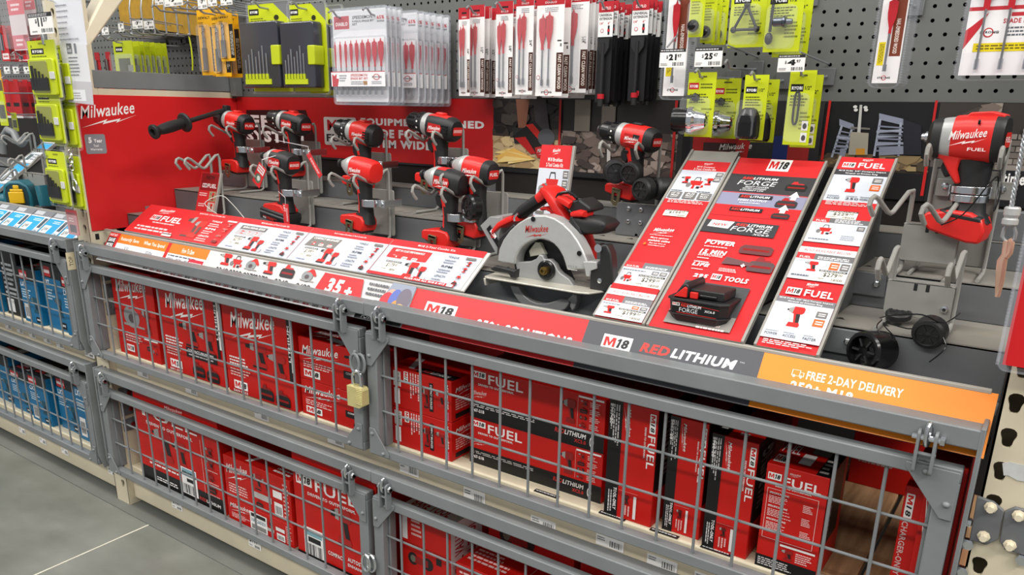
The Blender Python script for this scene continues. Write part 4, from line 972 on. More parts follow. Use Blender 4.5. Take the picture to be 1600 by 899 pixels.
def hexs(mb, x0, x1, r, m, n=6): mb.lathe([(r, 0), (r, x1-x0)], m, n, T(x0, 0, 0) @ rotY(math.pi/2))
def lx(mb, prof, m, n=24, mats=None): mb.lathe([(r, x) for x, r in prof], m, n, rotY(math.pi/2), mats)
def bare_foot(t, red=RED, top=RED, clip=True, s=1.0, low=-.146):
    f = MB()
    side = [(.034, low), (.038, low-.008), (.035, low-.026), (-.02, low-.033), (-.056, low-.033), (-.060, low-.014), (-.058, low), (-.048, low+.012), (-.02, low+.012)]
    f.prism(side, -.031, .031, top)
    f.build('foot', t, False, bev=.004)
    g = MB(); g.prism([(.030, low-.02), (-.02, low-.033), (-.054, low-.033), (-.054, low-.039), (-.02, low-.040), (.026, low-.03)], -.026, .026, BLK); g.build('battery_rail', t, False, bev=.002)
    if clip:
        c = MB(); pts = [(-.022, low-.008), (.008, low-.008), (.004, low-.05), (-.006, low-.058), (-.014, low-.058), (-.024, low-.05)]
        c.ring(pts+[pts[0]], [(-.012, low-.02), (-.002, low-.02), (-.004, low-.042), (-.007, low-.044), (-.01, low-.044), (-.014, low-.042), (-.012, low-.02)], .034, .0365, OLIVE)
        c.prism([(-.02, low-.006), (.006, low-.006), (.006, low-.014), (-.02, low-.014)], .030, .0365, OLIVE); c.build('belt_clip', t, False, bev=.0008)
def batt(t, low=-.146):
    b = MB()
    b.prism([(.044, low-.012), (.05, low-.022), (.046, low-.05), (-.07, low-.05), (-.078, low-.03), (-.072, low-.012)], -.036, .036, BLK)
    b.prism([(.05, low-.020), (.0505, low-.032), (-.077, low-.032), (-.075, low-.020)], -.0366, .0366, GREYD)
    o = b.build('battery', t, False, bev=.005)
    P = Print((-.04, .0368, low-.047), (-1, 0, 0), (0, 0, 1)); P.O = V((.03, .0368, low-.047)); P.rect(0, 0, .085, .014, '#161617'); P.rect(.002, .009, .07, .011, '#a32522'); P.text('M18', .003, .002, .014, .006, '#e8e8e8', .02); P.text('LITHIUM', .02, .002, .034, .006, '#c9312a', .02); P.done('battery_label', o, False)
    MB().box((-.065, -.03, low-.012), (.03, .03, low), RED).build('battery_latch', t, False, bev=.003)
def logo_side(t, x0, z0, w, h, panel=None, y=.034, txt=None, col='#f3eeec'):
    P = Print((x0, y, z0), (-1, 0, 0), (0, 0, 1), lift=.0006)
    if panel: P.poly([(-.004, -.002), (w*.96, -.004), (w+.004, h*.7), (w*.98, h+.003), (-.002, h+.003)], panel)
    P.logo(0, 0, w, h, col, .006)
    if txt: P.text(txt, w*.55, -.006, w*.45, .005, col, .01)
    P.done('maker_mark', t, False)
def rear_label(t, x, s, r=.024, col='#c8231f'):
    if not s: return
    P = Print((x, .0, 0), (0, -1, 0), (0, 0, 1), lift=.0005)   # faces backwards (-x local)
    P.O = V((x, .022, 0))
    P.rr(.0, -.013, .044, .011, .006, col); P.text(s, .004, -.005, .036, .009, '#f3e9e7', .02); P.done('rear_label', t, False)
def tool(kind, label, x, y, z, yaw=0.0, batt_=False, bodycol=None, blkbody=False, rear='FUEL', side_handle=False, clip=True, name=None, pitch=.15, redcap=False):
    names = {'driver': 'impact_driver', 'drill': 'drill_driver', 'hammer': 'hammer_drill', 'wrench': 'impact_wrench'}
    t = thing(name or names[kind], label, names[kind].replace('_', ' '), (x, y, z), math.pi+yaw, 'display power tools'); t.rotation_euler = (0, -pitch, math.pi+yaw)
    R_ = bodycol or RED; B = BLK if blkbody else R_
    m = MB()
    if kind == 'driver':
        st = [(-.072, 0, .018, .018), (-.07, 0, .028, .028), (-.060, 0, .033, .033), (-.05, 0, .0345, .034), (-.018, .001, .0345, .034), (.0, .001, .035, .033), (.012, .001, .034, .032)]
        body(m, st, lambda i, j: (RED if redcap else BLK) if i < 3 else ((RED if 2 < j < 8 and i > 3 else BLK) if blkbody else RED)); m.build('motor_housing', t, False, bev=0)
        n = MB(); lx(n, [(.012, .033), (.026, .032), (.04, .026), (.055, .017), (.06, .014)], SILV); n.build('nose_cone', t, False)
        n = MB(); lx(n, [(.06, .0125), (.066, .0125), (.067, .009), (.071, .009), (.072, .0125), (.08, .0115), (.081, .006)], BLK); n.build('hex_collet', t, False)
        logo_side(t, .006, -.016, .048, .026, '#b81f1c' if blkbody else None, .0355)
    elif kind in ('drill', 'hammer'):
        st = [(-.086, 0, .016, .016), (-.084, 0, .027, .027), (-.074, 0, .033, .034), (-.06, .001, .036, .036), (-.03, .001, .036, .037), (-.005, .001, .035, .036), (.012, 0, .034, .034)]
        body(m, st, lambda i, j: BLK if i < 3 else ((RED if 2 < j < 8 and i > 2 else BLK) if blkbody else (RED if i > 2 else BLK))); m.build('motor_housing', t, False)
        n = MB(); lx(n, [(.012, .0345), (.03, .0345), (.033, .032)], SILV); n.build('gear_ring', t, False)
        n = MB(); lx(n, [(.033, .031), (.036, .033), (.056, .031), (.058, .027)], BLK)
        for k in range(14):
            a = 2*math.pi*k/14; n.box((.040, -.003, .0305), (.054, .003, .0335), BLKG, rotX(a))
        for k in (2, 4, 6): n.box((.044, -.0025, .033), (.049, .0025, .0339), PAPER, rotX(-math.pi/2+.15-k*.28+.6))
        n.build('clutch_ring', t, False)
        n = MB(); lx(n, [(.058, .025), (.062, .0265), (.09, .0255), (.094, .023), (.104, .015), (.106, .012)], BLK)
        for k in range(12): n.box((.064, -.0035, .0245), (.088, .0035, .027), BLKG, rotX(2*math.pi*k/12))
        n.build('chuck', t, False)
        n = MB(); lx(n, [(.1, .015), (.108, .012), (.112, .0085), (.1125, .004)], STEEL); n.build('chuck_jaws', t, False)
        logo_side(t, -.004, -.014, .046, .022, '#b81f1c' if blkbody or kind == 'hammer' else None, .0365)
        k = MB(); k.prism([(.0, .034), (-.034, .036), (-.034, .043), (-.01, .043)], -.012, .012, BLK if kind == 'hammer' else RED); k.build('gear_switch', t, False, bev=.003)
        if kind == 'hammer':
            k = MB(); k.box((-.05, .030, .0), (-.03, .0372, .012), BLK); k.build('vent', t, False)
        else:
            k = MB()
            for q in range(4): k.box((-.075+q*.0, .0335, -.016+q*.008), (-.05, .0368, -.012+q*.008), BLKG)
            k.build('vent', t, False)
    rear_label(t, -.0725 if kind == 'driver' else -.0865, rear)
    g = MB(); grip(g, [(-.016, -.022, .036, .025), (-.022, -.042, .028, .022), (-.030, -.068, .0225, .020), (-.037, -.098, .0215, .0195), (-.042, -.128, .0235, .021), (-.038, -.148, .034, .028)], R_); g.build('grip', t, False)
    g = MB(); g.prism([(.012, -.036), (.020, -.052), (.012, -.072), (-.004, -.080), (-.012, -.05), (-.004, -.036)], -.0085, .0085, BLK); g.build('trigger', t, False, bev=.003)
    g = MB(); g.box((-.014, .014, -.047), (.0, .0235, -.039), BLKG); g.build('direction_switch', t, False, bev=.001)
    bare_foot(t, R_, R_, clip) if not batt_ else (bare_foot(t, R_, R_, False), batt(t))
    t.scale = (.86, .84, .84)
    if side_handle:
        h = MB(); h.lathe([(.029, -.008), (.036, -.008), (.036, .008), (.029, .008)], BLK, 24, T(.045, 0, 0) @ rotY(math.pi/2))
        h.prism([(.03, .028), (.06, .028), (.055, .05), (.035, .05)], -.01, .01, BLK); h.build('handle_collar', t, False, bev=.001)
        a = V((.045, .02, .03)); b = side_handle; d = (b-a); L = d.length; q = d.to_track_quat('Z', 'Y').to_matrix().to_4x4(); X = T(*a) @ q
        h = MB(); h.lathe([(.0085, -.03), (.0085, L*.48), (.014, L*.5), (.014, L*.53)], BLK, 14, X); h.build('handle_rod', t, False)
        h = MB(); h.lathe([(.014, L*.53), (.032, L*.545), (.034, L*.56), (.030, L*.575), (.017, L*.59), (.0185, L*.66), (.0195, L*.76), (.018, L*.85), (.0155, L*.91), (.016, L*.93), (.024, L*.96), (.025, L*.985), (.021, L*.995), (.012, L*.997), (.01, L*.96)], BLK, 24, X); h.build('side_handle', t, False)
    return t
def stand(x, y, z0, zt, label, hooks=(-.042, .045), plate=True, clamp=True, gx=.03, group=None, zp=None):
    """wire cradle on a plate: barrel axis at (y, z0), standing on the tread at height zt"""
    t = thing('tool_stand', label, 'tool stand', (x, y+.05, zt))
    for dx in hooks:
        p = [(x+dx, y-.035, zt+.004), (x+dx, y+.045, zt+.004), (x+dx, y+.056, zt+.010), (x+dx, y+.058, zt+.03), (x+dx, y+.058, z0-.012), (x+dx, y+.053, z0-.004), (x+dx, y+.044, z0-.006), (x+dx, y+.008, z0-.033), (x+dx, y, z0-.036), (x+dx, y-.008, z0-.033), (x+dx, y-.043, z0-.016), (x+dx, y-.054, z0-.012), (x+dx, y-.062, z0-.016), (x+dx, y-.064, z0-.026), (x+dx, y-.058, z0-.036), (x+dx, y-.05, z0-.044)]
        MB().tube(p, .0036, STANDM, 10).build('cradle_wire', t)
    if plate:
        zp = zp or z0-.055
        mb = MB(); mb.prism([(a, b) for a, b in rrect(x-.05, zt+.012, x+.058, zp, .006)], y+.061, y+.064, STANDM); mb.build('plate', t, bev=.0008)
    if clamp:
        zc = z0-.083; c = []
        gxc = x+gx+.008; n = 22
        o = [(gxc+.0245*math.cos(a), y+.0245*math.sin(a)) for a in [2*math.pi*i/n for i in range(n+1)]]
        i_ = [(gxc+.0225*math.cos(a), y+.0225*math.sin(a)) for a in [2*math.pi*i/n for i in range(n+1)]]
        mb = MB(); mb.ring(o, i_, zc-.009, zc+.009, STEEL, axis='z')
        mb.box((gxc+.02, y-.003, zc-.009), (gxc+.048, y, zc+.009), STEEL); mb.box((gxc+.046, y-.003, zc-.009), (gxc+.049, y+.061, zc+.009), STEEL)
        cl = mb.build('grip_clamp', t, bev=.0008)
        MB().lathe([(.006, 0), (.0065, .003), (.003, .004)], STEEL, 8, T(gxc+.036, y-.003, zc) @ rotX(math.pi/2)).build('clamp_bolt', cl)
    return t
YF, YK = .245, .405   # front row and back row
def at(px, py, y): p = aY(px, py, y); return p.x, y, p.z
# a: left-most, with the long side handle
x, y, z = at(366, 190, YK); e = aX(238, 207, x); 
hv = V((-(e.x-x), -(e.y-y), e.z-z))
hv = rotY(.15) @ V((0.0, y-e.y, e.z-z)); hv = V((hv.x/.86, hv.y/.84, hv.z/.84))
tool('drill', 'red hammer drill with long black side handle, farthest left on the back row', x, y, z, side_handle=hv, rear='FUEL', name='hammer_drill')
stand(x, y, z, 1.045, 'wire stand holding the drill that has the long side handle')
x, y, z = at(452, 191, YK); tool('drill', 'black and red drill in front of the word system on the back panel', x, y, z, blkbody=True, rear='BRUSHLESS')
stand(x, y, z, 1.045, 'wire stand holding the drill in front of the word system')
x, y, z = at(436, 251, YF); tool('driver', 'black and red impact driver with battery and two red hang tags', x, y, z, blkbody=True, batt_=True, rear='BRUSHLESS')
stand(x, y, z, .98, 'wire stand holding the impact driver with the red hang tags')
tx, ty, tz = x, y, z
x, y, z = at(561, 207, YK); tool('drill', 'red compact drill in front of the pale badge on the back panel', x, y, z, rear='')
stand(x, y, z, 1.045, 'wire stand holding the red drill in front of the pale badge')
x, y, z = at(561, 263, YF); tool('driver', 'all red impact driver with red foot, front row below the red compact drill', x, y, z, rear='', redcap=True)
stand(x, y, z, .98, 'wire stand holding the all red impact driver with red foot')
x, y, z = at(680, 197, YK); tool('drill', 'black and red drill with steel-tipped chuck below the spade bit sets', x, y, z, blkbody=True, rear='|||||||')
stand(x, y, z, 1.045, 'wire stand holding the drill with the steel-tipped chuck')
x, y, z = at(694, 281, YF); tool('driver', 'black and red impact driver with big silver nose, front row near the saw', x, y, z, blkbody=True, rear='')
stand(x, y, z, .98, 'wire stand holding the silver-nosed impact driver')
x, y, z = at(738, 264, YF+.03); hx_, hy_, hz_ = x, y, z
tool('driver', 'red impact driver with a black security disc on its grip, beside the circular saw', x, y, z, rear='FUEL')
stand(x, y, z, .98, 'wire stand holding the impact driver with the black security disc', clamp=False)
x, y, z = at(986, 213, YK+.03); ix_, iy_, iz_ = x, y, z
tool('hammer', 'large black and red hammer drill on its own right of the upright kit sign', x, y, z, rear='BRUSHLESS', yaw=-.12).scale = (.80, .80, .74)
stand(x, y, z, 1.045, 'wire stand and screwed plate under the large hammer drill', clamp=False, zp=1.05)
hp = thing('screwed_plate', 'grey plate with four screws below the large hammer drill', 'plate', aY(1000, 350, .40))
q = [aY(a, b, .40) for a, b in ((964, 316), (1046, 326), (1046, 392), (964, 380))]; MB().prism(rrect(q[0].x, 1.046, q[1].x, q[0].z, .004), .40, .403, GREYD).build('plate', hp, bev=.0008)
for px, py in ((983, 326), (982, 346), (1001, 348), (1002, 328)):
    v = aY(px, py, .40); MB().lathe([(.0055, 0), (.005, .003), (.002, .004)], STEEL, 8, T(v.x, .40, v.z) @ rotX(math.pi/2)).build('screw', hp)
# security reels
def reel(px, py, y, r, h, label, ax='y', m=BLK, tilt=(0, 0), name='security_reel', open_=False):
    p = aY(px, py, y); t = thing(name, label, 'security reel', p)
    X = T(*p) @ rotZ(tilt[0]) @ rotX(math.pi/2+tilt[1])
    mb = MB()
    if open_: mb.lathe([(r*.80, -h), (r, -h), (r*1.02, -h*.6), (r, h*.85), (r*.92, h), (r*.78, h), (r*.72, h*.5), (r*.7, h*.2), (r*.2, h*.15), (.001, h*.2)], BLKG, 32, X)
    else: mb.lathe([(r*.86, -h), (r, -h*.7), (r, h*.6), (r*.9, h*.95), (r*.72, h), (r*.68, h*.8), (r*.2, h*.8), (.001, h*.85)], m, 28, X)
    mb.build('reel_body', t)
    mb = MB()
    for k in range(6): mb.box((r*.25, -.0015, h*.72), (r*.66, .0015, h*.9), m, X @ rotZ(k*math.pi/3))
    mb.build('reel_face_ribs', t, smooth=0)
    return t
reel(738, 324, hy_-.05, .0295, .014, 'shiny black security disc strapped to the impact driver beside the saw', open_=False, m=BLKG, tilt=(-.35, 0))
reel(961, 268, iy_-.045, .026, .017, 'black security reel on the left of the hammer drill grip', tilt=(.6, 0))
reel(987, 270, iy_-.055, .0235, .015, 'black security reel across the hammer drill grip', tilt=(.0, .1))
reel(1007, 296, iy_-.06, .0245, .017, 'black security reel at the foot of the hammer drill', tilt=(-.2, 0))
reel(1036, 295, iy_-.03, .024, .02, 'black security reel lowest right beside the hammer drill and the narrow sign', tilt=(-.7, 0))
# hang tags on impact driver c
def hang_tag(c, label, draw, w, h, rot, grp=None):
    t = thing('hang_tag', label, 'hang tag', aY(*c, ty-.05))
    p = aY(*c, ty-.05); U = V((math.cos(rot), 0, math.sin(rot))); W_ = V((-math.sin(rot), 0, math.cos(rot)))
    q = [p-U*w/2-W_*h/2, p+U*w/2-W_*h/2, p+U*w/2+W_*h/2, p-U*w/2+W_*h/2]
    MB().prism([(v.x, v.z) for v in q], p.y, p.y+.0012, ink('#d3262a')).build('card', t, smooth=0)
    P = Print(q[0], U, W_); draw(P, w, h); P.done('print', t)
    k = p+W_*h/2*.9; MB().tube([k, k+V((.006, -.004, .02)), V((tx+.02, ty-.026, k.z+.03)), k+V((-.004, .004, .018)), k], .0008, ink('#c9c9c9'), 5).build('tie', t)
    return t
hang_tag((405, 274), 'red hang tag with a round dial picture, tilted, tied to the impact driver', lambda P, w, h: (P.rect(0, 0, w, h, '#cf2528'), P.rect(w*.1, h*.62, w*.9, h*.94, '#d8d2d0'), P.lines(w*.14, h*.66, w*.7, h*.24, 2, '#b33', .1), P.ell(w*.5, h*.34, w*.36, h*.22, '#5d6a58'), P.ell(w*.55, h*.36, w*.2, h*.12, '#c9cfc4')), .034, .062, -.62)
hang_tag((447, 335), 'narrow red hang strip on the battery of the impact driver', lambda P, w, h: (P.rect(0, 0, w, h, '#cf2f33'), P.text('LIFT', w*.15, h*.62, w*.3, h*.3, '#eee', .02, 0, -90), P.lines(w*.55, h*.1, w*.3, h*.7, 2, '#f0d0ce', .1, True)), .022, .055, .0)
hang_tag((491, 258), 'slim red hang strip slanting down between the drill and the red impact driver', lambda P, w, h: (P.rect(0, 0, w, h, '#cf2f33'), P.lines(w*.25, h*.1, w*.5, h*.7, 2, '#f0d0ce', .1, True)), .014, .07, .66)

# ---------------------------------------------------------------- impact wrench at the right
x, y, z = at(1514, 216, .36)
w = thing('impact_wrench', 'red impact wrench with black nose at the right end, strapped to a grey plate', 'impact wrench', (x, y, z), math.pi-.10, 'display power tools')
m = MB(); body(m, [(-.056, .0, .026, .026), (-.055, 0, .033, .034), (-.05, 0, .036, .037), (-.04, 0, .037, .038), (-.02, 0, .036, .038), (.0, .001, .0355, .037), (.02, .001, .034, .035)], lambda i, j: BLK if i < 3 else RED, 3.0); m.build('motor_housing', w, False)
m = MB(); body(m, [(.02, 0, .034, .034), (.03, 0, .0335, .033), (.038, 0, .0325, .032)], SILV, 3.0); m.build('gear_case', w, False)
m = MB(); body(m, [(.036, -.002, .034, .034), (.05, -.002, .034, .033), (.056, -.002, .029, .029), (.059, -.002, .02, .02)], BLK, 3.0); m.build('nose_boot', w, False)
m = MB(); lx(m, [(.059, .009), (.066, .009), (.067, .006), (.072, .006)], STEEL, 12); m.build('square_drive', w, False)
m = MB(); m.prism([(.01, .03), (-.05, .03), (-.05, .038), (-.03, .043), (.0, .041)], -.02, .02, RED); m.box((-.02, .0335, .022), (-.016, .0372, .03), BLKG); m.build('top_shell', w, False, bev=.003)
P = Print((.022, .0368, -.012), (-1, 0, 0), (0, 0, 1), lift=.0008); P.logo(0, .002, .056, .028, '#f5efed', .006); P.text('FUEL', .03, -.007, .027, .005, '#f5efed', .01); P.done('maker_mark', w, False)
rear_label(w, -.0565, 'FUEL')
m = MB(); grip(m, [(-.012, -.028, .032, .023), (-.014, -.045, .029, .022), (-.016, -.07, .026, .021), (-.018, -.095, .025, .021), (-.02, -.115, .026, .022), (-.02, -.128, .036, .028)], BLK); m.build('grip', w, False)
m = MB(); m.prism([(.044, -.03), (.03, -.036), (.014, -.06), (.004, -.074), (-.004, -.072), (.004, -.05), (.002, -.034), (-.03, -.034), (-.03, -.022), (.044, -.022)], -.012, .024, RED); m.build('trigger_guard', w, False, bev=.003)
m = MB(); m.prism([(.03, -.036), (.034, -.05), (.024, -.066), (.014, -.06), (.018, -.04)], -.009, .009, BLK); m.build('trigger', w, False, bev=.003)
m = MB(); m.prism([(.036, -.122), (.046, -.134), (.03, -.152), (-.03, -.168), (-.05, -.168), (-.055, -.146), (-.048, -.128), (-.03, -.118), (.0, -.116)], -.034, .034, RED); m.prism([(.02, -.116), (-.046, -.124), (-.050, -.136), (.0, -.130)], -.0345, .0345, BLK); m.build('foot', w, False, bev=.004)
st_ = stand(x, y, z, 1.045, 'grey plate and wire stand holding the impact wrench', clamp=False, hooks=(-.05, .055))
m = MB(); zc = z-.083; n = 24; gxc = x+.016
o = [(gxc+.0305*math.cos(a), y+.026*math.sin(a)) for a in [2*math.pi*i/n for i in range(n+1)]]; i_ = [(gxc+.0285*math.cos(a), y+.024*math.sin(a)) for a in [2*math.pi*i/n for i in range(n+1)]]
for dz in (0, -.014): m.ring(o, i_, zc-.006+dz, zc+.006+dz, STEEL, axis='z')
m.box((gxc-.058, y+.05, zc-.018), (gxc-.026, y+.058, zc+.012), STANDM); m.box((gxc+.026, y+.05, zc-.018), (gxc+.058, y+.058, zc+.012), STANDM); m.box((gxc-.032, y-.002, zc-.013), (gxc-.028, y+.052, zc+.006), STEEL); m.box((gxc+.028, y-.002, zc-.013), (gxc+.032, y+.052, zc+.006), STEEL)
cl = m.build('grip_clamp', st_, bev=.0008)
for dx in (-.044, .044): MB().lathe([(.0065, 0), (.006, .004), (.003, .005)], STEEL, 6, T(gxc+dx, y+.05, zc) @ rotX(math.pi/2)).build('clamp_bolt', cl)

# ---------------------------------------------------------------- empty stands
def empty_stand(pxl, pxr, y, zt, label, c1, c2, plate, ang=0.0):
    """hooks given by the pixel of the wire corner; plate by its corner pixels"""
    t = thing('tool_stand', label, 'tool stand', (aY(*c1, y).x, y, zt))
    for c in (c1, c2):
        p = aY(*c, y); x, z = p.x, p.z
        pts = [(x, y-.09, zt+.004), (x, y-.01, zt+.004), (x, y, zt+.012), (x, y, z-.012), (x, y-.004, z-.002), (x, y-.013, z-.004), (x, y-.048, z-.036), (x, y-.056, z-.039), (x, y-.064, z-.036), (x, y-.096, z-.012), (x, y-.106, z-.008), (x, y-.114, z-.012), (x, y-.117, z-.022), (x, y-.110, z-.032), (x, y-.103, z-.040)]
        pts = [(a+min(0, b-y)*math.sin(ang)*(1 if i > 4 else 0), y+(b-y)*(math.cos(ang) if i > 4 else 1), c_) for i, (a, b, c_) in enumerate(pts)]
        MB().tube(pts, .0042, STANDM, 10).build('cradle_wire', t)
    if plate:
        q = [aY(px, py, y-.006) for px, py in plate]
        x0, x1 = q[0].x, q[1].x; z1 = q[0].z; z0 = q[2].z
        mb = MB(); mb.prism(rrect(x0, z0, x1, z1, .006), y-.008, y-.005, STANDM); mb.box((x0, y-.008, z1-.003), (x1, y+.02, z1), STANDM)
        for k in (.40, .58): mb.box((x0+(x1-x0)*k, y-.0085, z1-.014), (x0+(x1-x0)*k+.006, y-.0045, z1-.001), BLK)
        mb.build('plate', t, bev=.001)
        return t, (x0, x1, z0, z1)
    return t, None
empty_stand(0, 0, .36, 1.045, 'empty wire stand with grey plate, right of the last sign channel', (1428, 296), (1508, 308), [(1413, 348), (1500, 362), (1490, 415)], .42)
es, (x0, x1, z0, z1) = empty_stand(0, 0, .235, .98, 'lower empty wire stand with grey plate wrapped by black cords', (1404, 384), (1508, 392), [(1388, 436), (1494, 447), (1487, 505)], .05)
for k, (a, b) in enumerate(((.16, .78), (.12, .7), (.2, .66), (.3, .74), (.12, .62))):
    pass
mb = MB().lathe([(.006, 0), (.006, .004), (.003, .005)], STEEL, 6, T(x0+(x1-x0)*.9, .226, z0+(z1-z0)*.36) @ rotX(math.pi/2)); mb.build('plate_bolt', es)
est, _ = empty_stand(0, 0, .30, .98, 'empty wire stand in front of the red side panel', (328, 241), (342, 241), None)
reel(1362, 548, .12, .031, .024, 'open shiny black security reel hanging in front of the trough at the right', open_=True, tilt=(-.45, -.1))
reel(1453, 519, .15, .0245, .016, 'matt black security reel hanging under the lower empty stand', tilt=(-.1, .15))
reel(1404, 492, .22, .02, .006, 'flat black security reel lying on the tread behind the lower empty stand', tilt=(0, -1.35))
def cord(pts, label, r=.0011, m=BLKG, par=None):
    P = [aY(a, b, c) for a, b, c in pts]
    # smooth by Catmull-Rom
    out = []
    for i in range(len(P)-1):
        p0, p1, p2, p3 = P[max(i-1, 0)], P[i], P[i+1], P[min(i+2, len(P)-1)]
        for k in range(6):
            u = k/6; out.append(.5*((2*p1)+(p2-p0)*u+(2*p0-5*p1+4*p2-p3)*u*u+(3*p1-p0-3*p2+p3)*u*u*u))
    out.append(P[-1])
    o = MB().tube(out, r, m, 6).build('security_cord', par); return o
cord([(1375, 497, .2), (1395, 493, .15), (1440, 492, .13), (1470, 505, .14), (1486, 500, .19), (1500, 490, .22)], '', par=es)
cord([(1378, 500, .16), (1370, 512, .13), (1385, 530, .12), (1398, 528, .13), (1380, 505, .16), (1420, 514, .14), (1436, 508, .14)], '', par=es)
cord([(1470, 520, .14), (1478, 540, .125), (1470, 552, .12), (1452, 566, .12)], '', par=es)
cord([(1560, 240, .35), (1565, 290, .33), (1553, 330, .32), (1560, 280, .34), (1548, 285, .31), (1505, 335, .3), (1470, 352, .3)], '', par=st_)
cord([(340, 335, .2), (320, 318, .21), (345, 306, .24), (362, 318, .24), (385, 345, .19)], '', .0012, ink('#c8c6c0'), par=est)

# ---------------------------------------------------------------- circular saw
GY = .135
def S5(pts, y, base=(700, 260), k=5.0): return [(v.x, v.z) for v in [aY(base[0]+a/k, base[1]+b/k, y) for a, b in pts]]
c0 = aY(850, 420, GY)
saw = thing('circular_saw', 'red and silver circular saw standing in the middle of the deck', 'circular saw', (c0.x, GY, .98), 0, None)
outer = [(385, 745), (397, 650), (430, 575), (480, 505), (545, 445), (620, 400), (690, 382), (760, 382), (830, 405), (900, 450), (960, 510), (1010, 580), (1050, 655), (1080, 730), (1112, 800)]
inner = [(522, 768), (528, 712), (548, 668), (575, 632), (612, 603), (655, 580), (700, 570), (745, 572), (790, 586), (825, 608), (852, 635), (875, 668), (895, 705), (912, 755), (928, 812)]
o, i_ = S5(outer, GY), S5(inner, GY)
g = MB(); g.ring(o, i_, GY, GY+.035, SILV); ug = g.build('upper_guard', saw, bev=.003)
P = Print((0, GY, 0), (1, 0, 0), (0, 0, 1), lift=.0006)
a, b = P.uv(700+603/5, 260+545/5), P.uv(700+790/5, 260+455/5); P.logo(a[0], a[1], b[0]-a[0], b[1]-a[1], '#b5281f', .006)
a, b = P.uv(700+940/5, 260+790/5), P.uv(700+1012/5, 260+772/5); P.rect(a[0], a[1]-.004, b[0], a[1]-.003, '#dcdcda'); P.text('M18', a[0], a[1]+.001, b[0]-a[0], .004, '#8d8e8c')
P.done('maker_mark', ug)
h = MB()
for cx, cy in ((668, 412), (1028, 680)):
    q = aY(700+cx/5, 260+cy/5, GY); h.lathe([(.005, 0), (.005, .0015)], BLKG, 14, T(q.x, GY-.0008, q.z) @ rotX(math.pi/2))
h.build('guard_hole', ug)
g = MB(); g.prism(S5([(1060, 745), (1120, 742), (1165, 745), (1168, 800), (1120, 815), (1112, 862), (1085, 858), (1075, 800)], GY), GY-.004, GY+.03, SILV); g.build('guard_stop', saw, bev=.0015)
# inner casting behind the opening
g = MB(); g.prism(S5([(520, 770), (530, 700), (600, 610), (720, 565), (830, 600), (900, 700), (930, 815), (990, 950), (880, 950), (540, 930)], GY+.036), GY+.036, GY+.05, BLK); g.build('inner_wall', saw)
g = MB(); g.prism(S5([(640, 660), (690, 590), (725, 595), (770, 690), (735, 690), (650, 705)], GY+.03), GY+.026, GY+.036, mat('ivory_plastic', '#c9c6b4', .5)); g.build('guard_arm', saw, bev=.001)
LG = mat('guard_grey', '#9a9b9a', .4, .2, .06, 40)
g = MB(); g.prism(S5([(525, 752), (640, 745), (690, 722), (712, 690), (740, 700), (748, 728), (792, 730), (830, 765), (852, 810), (880, 840), (940, 880), (985, 945), (850, 930), (560, 905)], GY+.006), GY+.006, GY+.022, LG); g.build('lower_guard_plate', saw, bev=.0015)
q = aY(700+760/5, 260+815/5, GY); X = T(q.x, GY+.006, q.z) @ rotX(math.pi/2)
g = MB(); g.lathe([(.0205, 0), (.0205, .004), (.0175, .006), (.012, .006), (.012, .003)], BLKG, 28, X); g.build('blade_washer', saw)
g = MB(); g.lathe([(.009, .003), (.009, .013), (.0065, .013), (.0065, .018), (.004, .018), (.0035, .013)], mat('bronze', '#8a7343', .35, .9), 12, X); g.build('arbor_bolt', saw)
# lower guard below the shoe
B6 = (700, 380)
lo = [(495, 330), (520, 390), (560, 450), (620, 500), (700, 530), (790, 540), (870, 540), (930, 510), (958, 465)]
li = [(560, 335), (580, 375), (612, 412), (655, 446), (710, 466), (770, 470), (830, 455), (880, 435), (950, 440)]
g = MB(); g.ring(S5(lo, GY+.004, B6), S5(li, GY+.004, B6), GY-.002, GY+.018, LG); g.prism(S5([(940, 440), (985, 395), (1015, 400), (1020, 450), (1000, 505), (980, 528), (962, 490), (968, 460)], GY+.004, B6), GY-.002, GY+.018, LG); g.build('lower_guard', saw, bev=.002)
# shoe
sz = aY(757, 432, .105).z
A = aY(757, 432, .105); B = aY(920, 459, .105)
g = MB(); g.prism([(A.x, .105), (A.x+.012, .098), (B.x-.02, .098), (B.x, .105), (B.x+.02, .15), (B.x+.02, .29), (A.x, .29), (A.x-.006, .15)], sz-.003, sz+.001, mat('shoe_steel', '#cfcbbd', .35, .4, .1, 30), axis='z')
g.prism([(A.x, sz-.003), (A.x+.004, sz-.018), (A.x+.007, sz-.018), (A.x+.006, sz-.003)], .1, .16, mat('shoe_steel', '#cfcbbd')); g.build('shoe', saw, bev=.0012)
g = MB(); q0, q1 = aY(770, 419, .12), aY(812, 424, .12); g.prism([(q0.x, q0.z), (q0.x+.014, q0.z+.008), (q1.x-.006, q0.z+.004), (q1.x, q1.z+.006), (q1.x-.002, q1.z-.014), (q1.x-.014, q1.z-.014), (q1.x-.02, q0.z-.004), (q0.x+.012, q0.z-.004)], .108, .122, BLK); g.build('depth_lever', saw, bev=.002)
g = MB(); q0 = aY(925, 447, .14); g.prism([(q0.x-.003, sz), (q0.x+.045, sz), (q0.x+.047, sz+.03), (q0.x+.04, sz+.075), (q0.x+.03, sz+.092), (q0.x+.016, sz+.09), (q0.x+.016, sz+.055), (q0.x-.003, sz+.05)], .135, .16, BLK); g.build('bevel_bracket', saw, bev=.003)
g = MB(); q0 = aY(944, 388, .14); g.lathe([(.008, 0), (.008, .02), (.006, .022)], CHROME, 16, T(q0.x-.008, .13, q0.z) @ rotX(-math.pi/2)); g.build('bevel_knob', saw)
